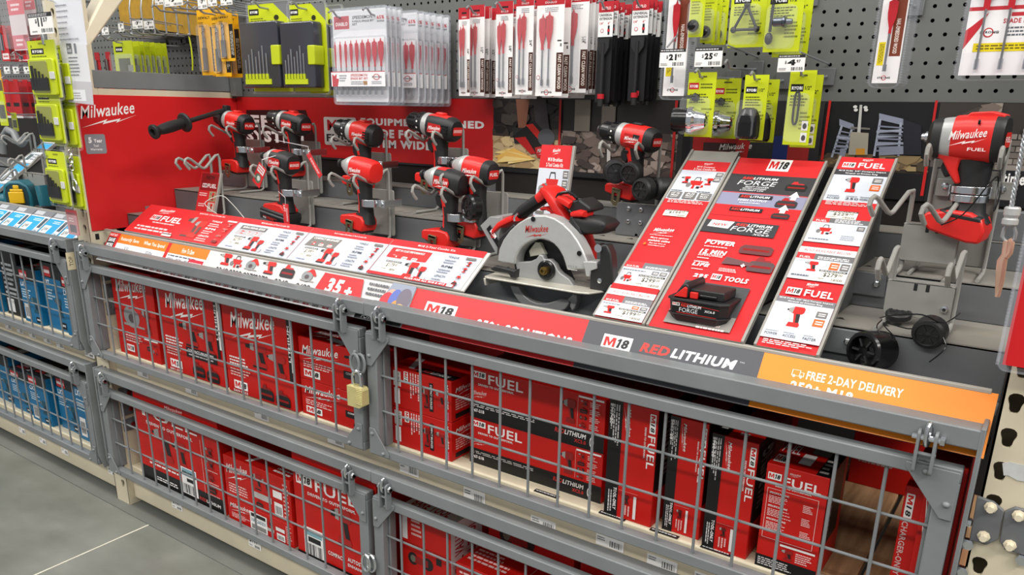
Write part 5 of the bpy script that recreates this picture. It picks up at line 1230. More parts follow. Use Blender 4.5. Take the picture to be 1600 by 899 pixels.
g = MB(); q0 = aY(937, 476, .134); g.lathe([(.005, 0), (.005, .002), (.002, .003)], STEEL, 12, T(aY(937, 439, .134).x, .135, aY(937, 439, .134).z) @ rotX(math.pi/2)); g.build('bracket_rivet', saw)
# motor arm, handle, grips
def arm(name, pts, y, m, hy, bev=0, parent=saw, mf=None, e=3.0):
    rings = []
    P = [aY(700+a/5, 260+b/5, y) for a, b, w_ in pts]
    for i, (a, b, w_) in enumerate(pts):
        t_ = (P[min(i+1, len(P)-1)]-P[max(i-1, 0)]).normalized(); n_ = V((-t_.z, 0, t_.x)); hw = w_/5/FPX*(P[i]-CP).dot(CW)
        rings.append([P[i]+n_*(hw*math.copysign(abs(math.cos(2*math.pi*j/20))**(2/e), math.cos(2*math.pi*j/20)))+V((0, hy*math.copysign(abs(math.sin(2*math.pi*j/20))**(2/e), math.sin(2*math.pi*j/20)), 0)) for j in range(20)])
    return MB().loft(rings, mf or m).build(name, parent)
YS = GY+.075
arm('motor_arm', [(790, 175, 30), (830, 205, 48), (880, 280, 52), (930, 370, 62), (985, 470, 72), (1035, 560, 66), (1075, 640, 42), (1090, 740, 26)], YS, RED, .036)
arm('rear_handle', [(535, 410, 32), (600, 345, 44), (670, 295, 46), (730, 255, 46), (780, 212, 50), (803, 172, 38)], YS, RED, .021, mf=lambda i, j: BLK if (j in (3, 4, 5, 6, 7, 13, 14, 15, 16, 17) and i < 3) or (i < 4 and 6 < j < 13) else RED)
arm('trigger_loop', [(750, 330, 14), (790, 325, 16), (830, 345, 18), (850, 390, 20)], YS, RED, .015)
arm('front_grip', [(1010, 400, 30), (1060, 430, 66), (1110, 455, 74), (1180, 456, 72), (1235, 458, 66), (1268, 456, 48), (1284, 455, 22), (1288, 455, 6)], YS-.02, BLK, .030)
arm('front_grip_root', [(1015, 410, 40), (1055, 480, 58), (1075, 530, 34)], YS-.022, BLK, .03)
MB().tube([aY(700+a/5, 260+b/5, YS-.04) for a, b in ((975, 378), (920, 312), (872, 262), (850, 238), (862, 222), (900, 206), (945, 203), (980, 222), (1010, 252))], .0035, BLKG, 10).build('accessory_bar', saw)
g = MB(); g.prism(S5([(925, 305), (960, 275), (1040, 250), (1125, 315), (1130, 352), (1000, 385)], YS-.03), YS-.04, YS+.02, BLK); g.build('bar_clamp', saw, bev=.004)
arm('red_saddle', [(890, 250, 28), (930, 265, 34), (985, 300, 32)], YS-.03, RED, .022)
arm('red_saddle', [(1000, 370, 22), (1050, 365, 30), (1095, 370, 24)], YS-.034, RED, .022)
# battery at the left
pts = S5([(262, 462), (336, 392), (400, 398), (432, 388), (436, 450), (408, 520), (402, 600), (392, 690), (378, 668)], YS-.03)
g = MB(); g.prism(pts, YS-.035, YS+.045, LG); g.prism(S5([(300, 490), (330, 455), (402, 590), (392, 640)], YS-.036), YS-.037, YS-.035, BLKG); bt = g.build('battery', saw, bev=.004)
P = Print((0, YS-.0375, 0), (1, 0, 0), (0, 0, 1), lift=.0006); a = P.uv(700+330/5, 260+565/5); b = P.uv(700+378/5, 260+495/5)
P.poly([P.uv(700+q/5, 260+r/5) for q, r in ((328, 508), (345, 488), (382, 548), (366, 568))], '#eeeeee'); P.text('M18', *P.uv(700+334/5, 260+558/5), .011, .012, '#c9282a', .03, 0, -90); P.done('battery_label', bt)
g = MB(); g.prism(S5([(402, 600), (420, 560), (530, 445), (556, 480), (552, 520), (520, 560), (480, 620), (452, 668), (405, 612)], GY+.04), GY+.03, GY+.06, BLK); g.build('battery_shoe', saw, bev=.003)
arm('red_neck', [(405, 500, 20), (450, 450, 30), (510, 420, 34), (560, 400, 26)], YS-.012, RED, .03)
MB().tube([aY(700+a/5, 260+b/5, GY+.01) for a, b in ((520, 430), (516, 410), (520, 395), (532, 380), (545, 370))], .002, STEEL, 8).build('hang_hook', saw)

# ---------------------------------------------------------------- battery pack on the wide sign
bp0 = aP(1046, 497, SA, SNN); 
def q3(px, py, y): return aY(px, py, y)
yb0 = .080
a = aY(1046, 480, yb0); b = aY(1130, 498, yb0); top = aY(1046, 462, yb0); low = aY(1055, 500, yb0)
bw = b.x-a.x
t = thing('battery_pack', 'black lithium battery pack with red latch sitting on the wide red sign board', 'battery', (a.x, yb0, low.z))
x0, x1 = a.x-.002, b.x+.002; z1 = aY(1090, 470, yb0).z; z0 = aY(1090, 507, yb0).z
g = MB()
def slab(zl, zh, f0, f1, m=BLK):
    r = []
    for z, k in ((zl, f0), (zh, f1)):
        r.append([(x0-k+.012, yb0-k, z), (x1+k-.014, yb0-k, z), (x1+k, yb0-k+.014, z), (x1+k, yb0+.085+k, z), (x0-k, yb0+.085+k, z), (x0-k, yb0-k+.01, z)])
    g.loft(r, m)
H_ = z1-z0
slab(z0, z0+H_*.3, -.004, .002); slab(z0+H_*.3, z0+H_*.34, .003, .003); slab(z0+H_*.34, z0+H_*.9, .0, .002); slab(z0+H_*.9, z1, .005, .004)
sh = g.build('pack_shell', t, bev=.0015)
P = Print((x0+.008, yb0-.0005, z0), (1, 0, 0), (0, 0, 1), lift=.0018); W = x1-x0-.018
P.rect(0, H_*.36, W, H_*.86, '#131314'); P.poly([(W*.1, H_*.83), (W, H_*.70), (W, H_*.73), (W*.1, H_*.86)], '#a8231d'); P.poly([(W*.1, H_*.38), (W*.95, H_*.36), (W*.95, H_*.39), (W*.1, H_*.42)], '#a8231d')
P.m18(W*.0, H_*.68, W*.16, H_*.13); P.text('RED', W*.19, H_*.67, W*.14, H_*.12, '#e03a2e', .02, .15); P.text('LITHIUM', W*.33, H_*.66, W*.3, H_*.12, '#f1f1f1', .02, .15); P.text('FORGE', W*.16, H_*.44, W*.4, H_*.18, '#d9d9da', 0); P.text('XC6.0', W*.7, H_*.56, W*.22, H_*.1, '#e6e6e6', .02, .1); P.done('pack_label', sh)
g = MB(); g.box((x0+.022, yb0+.012, z1), (x1-.008, yb0+.07, z1+.016), BLK); g.box((x0+.05, yb0+.008, z1+.003), (x1-.02, yb0+.012, z1+.009), BLKG); g.build('terminal_block', t, bev=.002)
g = MB(); g.prism([(x0+.006, z1), (x0+.034, z1), (x0+.034, z1+.022), (x0+.028, z1+.028), (x0+.02, z1+.022)], yb0+.002, yb0+.08, BLK); g.build('latch_housing', t, bev=.003)
g = MB(); g.prism([(x0+.008, z1+.002), (x0+.032, z1+.002), (x0+.032, z1+.019), (x0+.028, z1+.021)], yb0-.001, yb0+.004, RED); g.prism([(x0+.036, z1+.001), (x0+.05, z1+.001), (x0+.05, z1+.012), (x0+.036, z1+.012)], yb0+.004, yb0+.01, RED); g.build('red_latch', t, bev=.001)
# ================================================================ packs hanging on the pegboard
def hook(x, z, yf, label=None, price=None, tagpx=None, tip=True, grp='peg hooks'):
    t = thing('peg_hook', label, 'peg hook', (x, YB, z), group=None)
    pts = [(x, YB, z+.006), (x, YB-.02, z+.004), (x, yf+.02, z), (x, yf, z+.001), (x, yf-.012, z+.012), (x, yf-.02, z+.014), (x, yf-.028, z+.008)]
    MB().tube(pts, .0026, WIRE, 8).build('rod', t)
    MB().box((x-.016, YB-.006, z-.012), (x+.016, YB-.002, z+.022), GREYD).build('back_plate', t, bev=.001)
    if price:
        c = [aY(*q, yf-.03) for q in tagpx]
        x0, x1, z0, z1 = c[0].x, c[1].x, c[1].z, c[0].z
        MB().tube([(x, YB, z+.03), (x, yf-.026, z1+.004)], .002, WIRE, 6).build('tag_wire', t)
        MB().box((x0, yf-.03, z0), (x1, yf-.0288, z1), PAPER).build('price_tag', t, smooth=0)
        P = Print((x0, yf-.03, z0), (1, 0, 0), (0, 0, 1)); W, H = x1-x0, z1-z0
        P.rect(0, 0, W, H, '#f1f0ec'); P.rect(0, H*.82, W, H, '#232324'); P.lines(W*.03, H*.85, W*.9, H*.12, 1, '#cccccc', .2)
        P.text('$', W*.26, H*.45, W*.07, H*.2, '#111111', .02); P.text(price[0], W*.36, H*.38, W*.3, H*.34, '#111111', .06); P.text(price[1], W*.69, H*.52, W*.15, H*.18, '#111111', .03)
        P.bars(W*.52, H*.08, W*.42, H*.2, 24); P.lines(W*.05, H*.08, W*.3, H*.16, 2, '#888888'); P.done('tag_print', t)
    return t
def pack(name, label, cat, x0, x1, z0, z1, y, card, draw, group=None, blister=None, items=None, full=None, r=.005, cm=None):
    t = thing(name, label, cat, ((x0+x1)/2, y, z0), group=group)
    W, H = x1-x0, z1-z0
    pts = [(x0+a, z0+b) for a, b in rrect(0, 0, W, H, min(r, W*.2))]
    MB().prism(pts, y, y+.0012, card if not isinstance(card, str) else ink(card)).build('backing_card', t, smooth=0)
    P = Print((x0, y, z0), (1, 0, 0), (0, 0, 1)); draw(P, W, H); P.done('card_print', t)
    if items: items(t, x0, z0, W, H, y)
    if blister:
        u0, v0, u1, v1, d = blister
        q = rrect(x0+W*u0, z0+H*v0, x0+W*u1, z0+H*v1, min(.01, W*(u1-u0)*.3))
        cx_, cz_ = x0+W*(u0+u1)/2, z0+H*(v0+v1)/2
        rings = [[(a, y-.0005, b) for a, b in q], [(a, y-d*.85, b) for a, b in q], [(cx_+(a-cx_)*.95, y-d, cz_+(b-cz_)*.97) for a, b in q]]
        MB().loft(rings, cm or CLEAR).build('blister', t, bev=0)
    if full:
        d = full; q = rrect(x0-.006, z0-.008, x1+.006, z1+.006, .01)
        CM_ = cm or CLEAR; mb = MB(); mb.prism(q, y-.0012, y-.0006, CM_) if cm else None; n = len(q)
        mb.ring(q+[q[0]], [((x0+x1)/2+(a-(x0+x1)/2)*.955, (z0+z1)/2+(b-(z0+z1)/2)*.97) for a, b in q+[q[0]]], y-.004, y+.002, CM_); mb.build('clear_shell', t, smooth=0)
    return t
def spread(proto, ys, label):
    g = label[:60]
    for y in ys:
        c = dup(proto, (proto.location.x, y, proto.location.z), label, 'stack: '+g)
SHANK = mat('shank_steel', '#a9abb0', .28, .9)
REDB = mat('red_bit', '#b91f2a', .32, 0, .1, 60)
def spade(t, xc, zt, zb, w, y, name='spade_bit'):
    mb = MB(); L = zt-zb
    pr = [(0, zt), (w*.12, zt-L*.05), (w*.5, zt-L*.07), (w*.5, zt-L*.22), (w*.42, zt-L*.3), (w*.16, zt-L*.42), (w*.16, zt-L*.5), (-w*.16, zt-L*.5), (-w*.16, zt-L*.42), (-w*.42, zt-L*.3), (-w*.5, zt-L*.22), (-w*.5, zt-L*.07), (-w*.12, zt-L*.05)]
    mb.prism([(xc+a, b) for a, b in pr], y-.0055, y-.003, REDB)
    mb.tube([(xc, y-.0043, zt-L*.49), (xc, y-.0043, zb+L*.08)], .0021, SHANK, 7)
    mb.tube([(xc, y-.0043, zb+L*.09), (xc, y-.0043, zb)], .0034, SHANK, 6)
    return mb.build(name, t)
YP = .575
# ---- spade bit sets in clear cases (one long stack on two hooks)
Xr = aY(704, 95, YP).x
ys = [aX(px_, 95, Xr).y for px_ in (608, 615, 623, 631, 656, 666, 675, 684, 694, 704)]
yf = ys[0]
xl = aY(520, 90, yf).x; zt, zb = aY(560, 12, yf).z, aY(560, 163, yf).z
def dset(P, W, H):
    P.rect(0, 0, W, H, '#e9e8ea'); P.poly([(0, H*.98), (W, H*.98), (W, H*.78), (W*.2, H*.78), (W*.05, H*.74), (0, H*.72)], '#d9dadd')
    P.rect(W*.03, H*.80, W*.32, H*.94, '#b92430'); P.text('DIABLO', W*.06, H*.835, W*.23, H*.04, '#f4eeee', .03, .1)
    P.text('SPEEDEMON', W*.38, H*.90, W*.38, H*.035, '#3c3c40', .02, .25); P.text('9-PIECE SPADE BIT', W*.38, H*.865, W*.4, H*.022, '#3c3c40', .02); P.text('SET', W*.38, H*.835, W*.09, H*.022, '#3c3c40', .02)
    P.text('65%', W*.84, H*.885, W*.13, H*.04, '#c3303a', .03); P.text('SAVINGS', W*.84, H*.855, W*.13, H*.02, '#55555a', .02)
    P.rect(W*.04, H*.34, W*.96, H*.7, '#efeff1')
def dband(t, x0, z0, W, H, y):
    n = 9
    for i in range(n):
        k = i/(n-1); spade(t, x0+W*(.07+.86*(k*.93+.07*k*k)), z0+H*(.665+.02*k), z0+H*.08, .0045+.0125*k, y-.004)
    P = Print((x0-.002, y-.012, z0+H*.17), (1, 0, 0), (0, 0, 1)); w, h = W+.004, H*.165
    P.rect(0, 0, w, h, '#f0efef'); P.rect(0, h*.95, w, h, '#c8303a'); P.poly([(w*.02, 0), (w*.12, 0), (w*.15, h*.5), (w*.1, h*.55), (w*.11, h*.85), (w*.06, h*.7), (w*.02, h*.85)], '#c22a34')
    P.text('SPEEDEMON', w*.37, h*.66, w*.32, h*.18, '#c8303a', .02, .25); P.text('SPADE BIT SET', w*.37, h*.45, w*.32, h*.15, '#c8303a', .03); P.lines(w*.16, h*.3, w*.16, h*.5, 3, '#8a8a90'); P.lines(w*.38, h*.1, w*.24, h*.26, 2, '#8a8a90')
    P.ell(w*.85, h*.62, w*.06, h*.2, '#c22a34'); P.ell(w*.85, h*.62, w*.045, h*.15, '#f0efef'); P.text('STRONG', w*.77, h*.56, w*.17, h*.12, '#2a2a2e', .04); P.lines(w*.76, h*.14, w*.18, h*.22, 2, '#9a9aa0'); P.rect(w*.61, h*.12, w*.68, h*.36, '#a87a45')
    MB().prism([(x0-.002, z0+H*.17), (x0+W+.002, z0+H*.17), (x0+W+.002, z0+H*.335), (x0-.002, z0+H*.335)], y-.0115, y-.011, PAPER).build('sleeve_band', t, smooth=0); P.done('band_print', t)
W_ = Xr-xl
sset = pack('spade_bit_set', 'front clear case of nine red spade bits, hanging left of the paired bit cards', 'bit set', xl+.006, Xr-.006, zb+.006, zt-.004, yf, '#ececee', dset, 'clear spade bit sets on the pegboard', (.01, .03, .99, .72, .014), dband, full=.02, cm=CLEARM)
for y in ys[1:]: dup(sset, (sset.location.x, y, sset.location.z), 'clear spade bit set hanging behind the front case in the long stack', 'clear spade bit sets on the pegboard')
for k in (.18, .78): hook(xl+W_*k, zt-.02, yf-.012, 'peg hook carrying the '+('left' if k < .5 else 'right')+' hole of the clear spade bit cases')
# ---- paired red spade bits on narrow cards
def two_bits(w):
    def f(t, x0, z0, W, H, y):
        for k in (-.5, .5): spade(t, x0+W*(.38+.24*k), z0+H*(.80+.02*k), z0+H*.1, w, y)
    return f
def dcard(size):
    def f(P, W, H):
        P.rect(0, 0, W, H, '#f0eeec'); P.rect(0, H*.87, W, H, '#b5222c'); P.rect(W*.3, H*.93, W*.72, H*.95, '#2a1416'); P.text('DIABLO', W*.3, H*.885, W*.42, H*.02, '#f3dedd', .02)
        P.lines(W*.3, H*.80, W*.5, H*.05, 3, '#77777c', .2); P.rect(W*.76, H*.04, W, H*.42, '#4a2a20'); P.text('FAST CLEAN WOOD', W*.82, H*.07, W*.12, H*.33, '#f0e6dc', .02, 0, -90)
        P.text(size, W*.78, H*.48, W*.16, H*.06, '#2b2b2e', .02, 0, -90); P.ell(W*.1, H*.18, W*.07, W*.07, '#a02a30'); P.ell(W*.1, H*.18, W*.05, W*.05, '#eeeeee')
        P.ell(W*.42, H*.035, W*.08, W*.08, '#c22a34'); P.ell(W*.42, H*.035, W*.06, W*.06, '#f0eeec'); P.text('STRONG', W*.22, H*.028, W*.4, H*.018, '#2a2a2e', .04)
    return f
cols = [(731, 757, 775, 8, 150, 3, .011, 'far left, nearest the clear cases'), (775, 801, 806, 2, 151, 3, .012, 'second hook from the left'), (806, 833, 840, -12, 148, 3, .012, 'third hook, in the middle of the row'), (838, 880, 884, -14, 150, 3, .019, 'fourth hook, with wide blades'), (874, 918, 936, -18, 145, 5, .021, 'fifth hook, widest blades next to the black bits')]
for i, (pl_, pr_, pe, pt_, pb, n, bw_, lab) in enumerate(cols):
    X1 = aY(pe, 90, YP).x if i in (0, 4) else None
    if X1 is None: yf = .47; X1 = aY(pr_, 80, yf).x
    else: yf = aX(pr_, 80, X1).y
    X0 = aY(pl_, 80, yf).x; z1, z0 = aY((pl_+pr_)/2, pt_, yf).z, aY((pl_+pr_)/2, pb, yf).z
    c = pack('spade_bit_card', 'front spade bit pair card, '+lab, 'bit card', X0, X1, z0, z1, yf, '#efedeb', dcard(('1/2"', '5/8"', '3/4"', '1"', '1-1/4"')[i]), 'paired spade bit cards', (.08, .06, .72, .86, .012), two_bits(bw_))
    for k in range(1, n+1):
        dup(c, (c.location.x+.004*math.sin(k*2.1+i), yf+(YP-yf)*k/n, c.location.z-.003*(k % 2)), 'rear spade bit card, '+lab, 'paired spade bit cards')
    hook((X0+X1)/2, z1-.02, yf-.012, 'hook of the spade bit cards, '+lab)
p_ = aY(717, 90, .5)
c = pack('spade_bit_card', 'narrow spade bit card peeping out left of the paired bit cards', 'bit card', aY(717, 90, .5).x, aY(734, 90, .5).x, aY(725, 150, .5).z, aY(725, 12, .5).z, .5, '#efedeb', dcard('3/8"'), 'paired spade bit cards', (.08, .06, .72, .86, .012), two_bits(.009))
# ---- black extension bits
def dext(P, W, H):
    P.rect(0, 0, W, H, '#19191b'); P.rect(0, H*.66, W, H, '#eeedeb'); P.rect(0, H*.9, W, H, '#b5222c'); P.text('DIABLO', W*.2, H*.925, W*.6, H*.03, '#f3dedd', .03)
    P.text('UNIVERSAL', W*.08, H*.86, W*.84, H*.025, '#1d1d20', .03); P.text('EXTENSION', W*.08, H*.825, W*.84, H*.025, '#1d1d20', .03); P.text('1/4"', W*.1, H*.78, W*.25, H*.025, '#c22a34', .02); P.text('6"', W*.65, H*.78, W*.15, H*.025, '#c22a34', .02)
    P.ell(W*.28, H*.72, W*.11, H*.02, '#c22a34'); P.ell(W*.28, H*.72, W*.08, H*.014, '#eeedeb'); P.rect(W*.66, H*.68, W*.78, H*.77, '#1d1d20'); P.rect(W*.64, H*.71, W*.8, H*.735, '#c22a34')
def iext(t, x0, z0, W, H, y):
    xc = x0+W*.5; mb = MB()
    mb.prism([(x0+W*.1, z0+H*.64), (x0+W*.9, z0+H*.64), (x0+W*.88, z0+H*.55), (xc+.005, z0+H*.48), (xc-.005, z0+H*.48), (x0+W*.12, z0+H*.55)], y-.008, y-.001, BLK); mb.build('holder', t)
    MB().tube([(xc, y-.008, z0+H*.6), (xc, y-.008, z0+H*.06)], .0042, BLK, 8).build('shaft', t)
    MB().tube([(xc, y-.008, z0+H*.085), (xc, y-.008, z0+H*.035)], .008, REDB, 12).build('red_collar', t); MB().tube([(xc, y-.008, z0+H*.04), (xc, y-.008, z0-H*.04)], .0068, BLK, 12).build('socket', t)
for (pl_, pr_, pe, pt_, pb, lab, n) in ((934, 957, 984, 4, 160, 'left of the two black stacks', 5), (986, 1012, 1031, 1, 158, 'right of the two black stacks', 5)):
    X1 = aY(pe, 90, YP).x; yf = aX(pr_, 60, X1).y; X0 = aY(pl_, 60, yf).x; z1, z0 = aY(pl_, pt_, yf).z, aY(pl_, pb, yf).z
    c = pack('extension_bit_card', 'front black extension bit card with white header, '+lab, 'bit card', X0, X1, z0, z1, yf, '#19191b', dext, 'black extension bit cards', None, iext)
    for k in range(1, n+1): dup(c, (c.location.x+.003*math.sin(k*2.), yf+(YP-yf)*k/n, c.location.z+.004*(k % 2)), 'extension bit card hanging behind the front card, '+lab, 'black extension bit cards')
    hook((X0+X1)/2, z1-.014, yf-.012, 'peg hook of the extension bits, '+lab)
# ---- long nail-proof bits in clear ribbed cases
def dnail(P, W, H):
    P.rect(0, 0, W, H, '#eceaea'); P.rect(W*.52, H*.3, W*.95, H, '#7a3a24'); P.text('NAIL-EMBEDDED WOOD', W*.64, H*.33, W*.16, H*.38, '#f2e8df', .02, 0, -90)
    P.rect(W*.08, H*.2, W*.34, H*.46, '#e4cf1b'); P.lines(W*.12, H*.22, W*.18, H*.22, 3, '#6a5f1a', .1, True); P.ell(W*.45, H*.06, W*.1, W*.1, '#c22a34'); P.ell(W*.45, H*.06, W*.07, W*.07, '#eceaea'); P.text('STRONG', W*.2, H*.05, W*.5, H*.022, '#26262a', .04)
def inail(t, x0, z0, W, H, y): spade(t, x0+W*.46, z0+H*.95, z0+H*.13, .015, y-.004)
def ribbed(t, x0, x1, z0, z1, y, d):
    mb = MB(); n = int((z1-z0)/.0042)
    q = rrect(x0-.006, z0-.008, x1+.006, z1, .012)
    mb.ring(q+[q[0]], [((x0+x1)/2+(a-(x0+x1)/2)*.86, (z0+z1)/2+(b-(z0+z1)/2)*.985) for a, b in q+[q[0]]], y-.004, y+d, CLEARM)
    for i in range(n):
        z = z0+i*(z1-z0)/n
        for xa in (x0-.0075, x1+.0035): mb.box((xa, y-.005, z), (xa+.004, y+d, z+.0022), CLEARM)
    mb.build('ribbed_case', t, smooth=0)
X0, X1, z0, z1 = aY(1040, 80, .44).x, aY(1074, 80, .44).x, aY(1055, 150, .44).z, aY(1055, -8, .44).z
c = pack('long_bit_case', 'long clear ribbed case with one red bit beside the black extension bits', 'bit case', X0, X1, z0, z1, .44, '#eceaea', dnail, None, None, inail); ribbed(c, X0, X1, z0, z1, .44, .03)
hook((X0+X1)/2, z1-.01, .42, 'peg hook above the ribbed case, tagged twenty one ninety seven', ('21', '97'), ((1032, 77), (1070, 105)))
yl = .42
X0, X1, z0, z1 = aY(1372, 60, yl).x, aY(1418, 60, yl).x, aY(1390, 130, yl).z, aY(1390, -12, yl).z
c = pack('long_bit_case', 'lone long clear ribbed case in the middle of the bare pegboard at right', 'bit case', X0, X1-.006, z0, z1, yl, '#eceaea', dnail, None, None, inail); ribbed(c, X0, X1-.006, z0, z1, yl, .06)
hook((X0+X1)/2-.003, z1-.01, yl-.012, 'peg hook above the lone long case on the bare pegboard')
def dsp(P, W, H):
    P.rect(0, 0, W, H, '#e7e6e8'); P.rect(0, H*.24, W, H*.72, '#efeeee'); P.rect(0, H*.68, W, H*.72, '#c0303a'); P.rect(W*.5, H*.61, W*.64, H*.65, '#c0303a'); P.rect(W*.65, H*.61, W*.8, H*.65, '#44444a'); P.text('SPADE BIT SET', W*.42, H*.54, W*.46, H*.05, '#c0303a', .03); P.lines(W*.48, H*.4, W*.36, H*.11, 3, '#666a70', .2)
    P.poly([(0, H*.28), (W*.16, H*.5), (W*.24, H*.66), (W*.06, H*.52), (0, H*.48)], '#c22a34'); P.rect(W*.12, H*.25, W*.8, H*.34, '#e4cf1b'); P.lines(W*.16, H*.265, W*.6, H*.06, 2, '#6a5f1a', .1); P.ell(W*.27, H*.45, W*.06, W*.06, '#c22a34'); P.ell(W*.27, H*.45, W*.045, W*.045, '#eee'); P.text('STRONG', W*.17, H*.44, W*.22, H*.026, '#26262a', .04)
def isp(t, x0, z0, W, H, y):
    for k in (.2, .48, .76): spade(t, x0+W*k, z0+H*1.3, z0+H*.06, .03, y-.001)
X0, X1, z0, z1 = aY(1507, 60, .42).x, aY(1507, 60, .42).x+.125, aY(1507, 118, .42).z, aY(1507, -30, .42).z
c = pack('spade_bit_set', 'clear case of large red spade bits at the top right corner', 'bit set', X0, X1, z0, z1, .42, '#e7e6e8', dsp, None, None, isp); ribbed(c, X0, X1, z0, z1, .42, .03)
hook((X0+X1)/2, z1-.01, .41, 'peg hook above the case at the top right corner')
# ---- lime green carded accessories
def dl(kind):
    def f(P, W, H):
        P.rect(0, 0, W, H, '#c6d21a'); P.rect(W*.36, H*.92, W*.66, H*.945, '#55591a')
        if kind == 'plain': P.lines(W*.1, H*.45, W*.7, H*.4, 7, '#7b8218'); return
        if kind == 'red': P.rect(W*.04, H*.74, W*.4, H*.84, '#c3222a'); P.text('RYOBI', W*.08, H*.765, W*.28, H*.045, '#fff', .04); P.lines(W*.46, H*.74, W*.45, H*.1, 2, '#5c6214', .1)
        else: P.rect(W*.08, H*.72, W*.56, H*.82, '#151611'); P.text('RYOBI', W*.12, H*.745, W*.4, H*.045, '#fff', .04); P.text('1/2"', W*.62, H*.745, W*.24, H*.05, '#2a2c12', .03)
        P.lines(W*.1, H*.52, W*.7, H*.16, 4, '#5c6214'); P.lines(W*.55, H*.2, W*.38, H*.26, 5, '#777f18')
        if kind == 'key': P.rect(W*.66, H*.2, W*.9, H*.33, '#e9e7e4'); P.rect(W*.66, H*.04, W*.9, H*.17, '#e9e7e4'); P.ell(W*.78, H*.26, W*.08, H*.04, '#333'); P.ell(W*.78, H*.1, W*.08, H*.04, '#333')
    return f
def chuck_item(t, x0, z0, W, H, y):
    X = T(x0+W*.36, y-.03, z0+H*.26) @ rotZ(.25) @ rotY(math.pi/2)
    mb = MB(); mb.lathe([(.012, -.034), (.0225, -.034), (.024, -.03), (.024, -.004)], BLKG, 26, X); mb.lathe([(.024, -.004), (.026, .0), (.0255, .006), (.022, .012), (.016, .032), (.011, .034), (.006, .03)], CHROME, 30, X); mb.build('drill_chuck', t)
    mb = MB()
    for k in range(30): mb.box((.0245, -.001, -.003), (.0262, .001, .007), CHROME, X @ rotZ(2*math.pi*k/30))
    mb.build('chuck_teeth', t, smooth=0)
    MB().tube([(x0-W*.02, y-.014, z0+H*.62), (x0+W*.3, y-.014, z0+H*.62), (x0+W*.34, y-.014, z0+H*.62), (x0+W*.5, y-.014, z0+H*.6)], [.0035, .0035, .0085, .007], BLK, 10).build('chuck_key', t)
def black_chuck(t, x0, z0, W, H, y):
    X = T(x0+W*.5, y-.026, z0)
    MB().lathe([(.004, H*.02), (.02, H*.02), (.023, H*.06), (.023, H*.28), (.021, H*.38), (.015, H*.47), (.009, H*.5), (.006, H*.48)], BLKG, 26, X).build('keyless_chuck', t)
def holder_item(t, x0, z0, W, H, y):
    c = [(x0+W*.4+.0045*math.cos(a)*(1), y-.006, z0+H*.5+(.030*math.copysign(abs(math.sin(a))**.4, math.sin(a)))) for a in [2*math.pi*i/24 for i in range(24)]]
    MB().tube(c, .0022, BLK, 7, closed=True).build('key_strap', t)
def tri_item(t, x0, z0, W, H, y):
    xc, zc = x0+W*.5, z0+H*.42; P_ = [V((xc+.027*math.cos(a), y-.01, zc+.03*math.sin(a))) for a in (math.pi/2, math.pi*7/6, -math.pi/6)]
    mb = MB()
    for i in range(3): mb.tube([P_[i], V((xc, y-.01, zc-.004))+(P_[i]-V((xc, y-.01, zc)))*.0 if False else P_[(i+1) % 3]], .0028, BLK, 8)
    for q in P_: mb.ball((q.x, q.y, q.z), .0062, BLK, n=8)
    mb.build('triangle_chuck_key', t)
def key_item(t, x0, z0, W, H, y):
    mb = MB(); xc = x0+W*.22; mb.tube([(xc, y-.01, z0+H*.95), (xc-.002, y-.01, z0+H*.3)], .003, BLK, 8); mb.ball((xc-.003, y-.01, z0+H*.2), .0075, BLK, n=8, sz=1.5); mb.build('key_handle', t)
    X = T(xc+.004, y-.014, z0+H*.44) @ rotY(math.pi/2); mb = MB().lathe([(.007, 0), (.0085, .002), (.0085, .018), (.011, .02), (.011, .024), (.006, .026), (.005, .036), (.003, .037)], mat('dark_chrome', '#6d737c', .2, .9), 16, X); mb.build('geared_tip', t)
def small_item(t, x0, z0, W, H, y): MB().ball((x0+W*.45, y-.012, z0+H*.22), .012, BLKG, n=8).build('knob', t)
lim = [  # name, px rect, y, kind, item, label, rear edge px list
 ('key_card', (1078, 1101, -20, 58), .43, 'plain', small_item, 'lime card with a small black knob behind the twenty one ninety seven tag', (1120, 1128, 1138)),
 ('chuck_key_card', (1141, 1197, -22, 74), .46, 'black', tri_item, 'lime card with a black triangle chuck key under the top edge', ()),
 ('chuck_key_card', (1197, 1254, -24, 81), .44, 'black', key_item, 'lime card with a steel geared chuck key above the four ninety seven tag', (1268,)),
 ('drill_chuck_card', (1073, 1116, 113, 214), .42, 'red', chuck_item, 'lime card with a shiny keyed drill chuck, front left of the lower row', (1155,)),
 ('drill_chuck_card', (1160, 1197, 117, 219), .43, 'black', black_chuck, 'lime card with a big black keyless chuck, middle of the lower row', (1214,)),
 ('key_holder_card', (1229, 1270, 110, 227), .43, 'key', holder_item, 'lime card with a black rubber key strap, right end of the lower row', (1281,)),
]
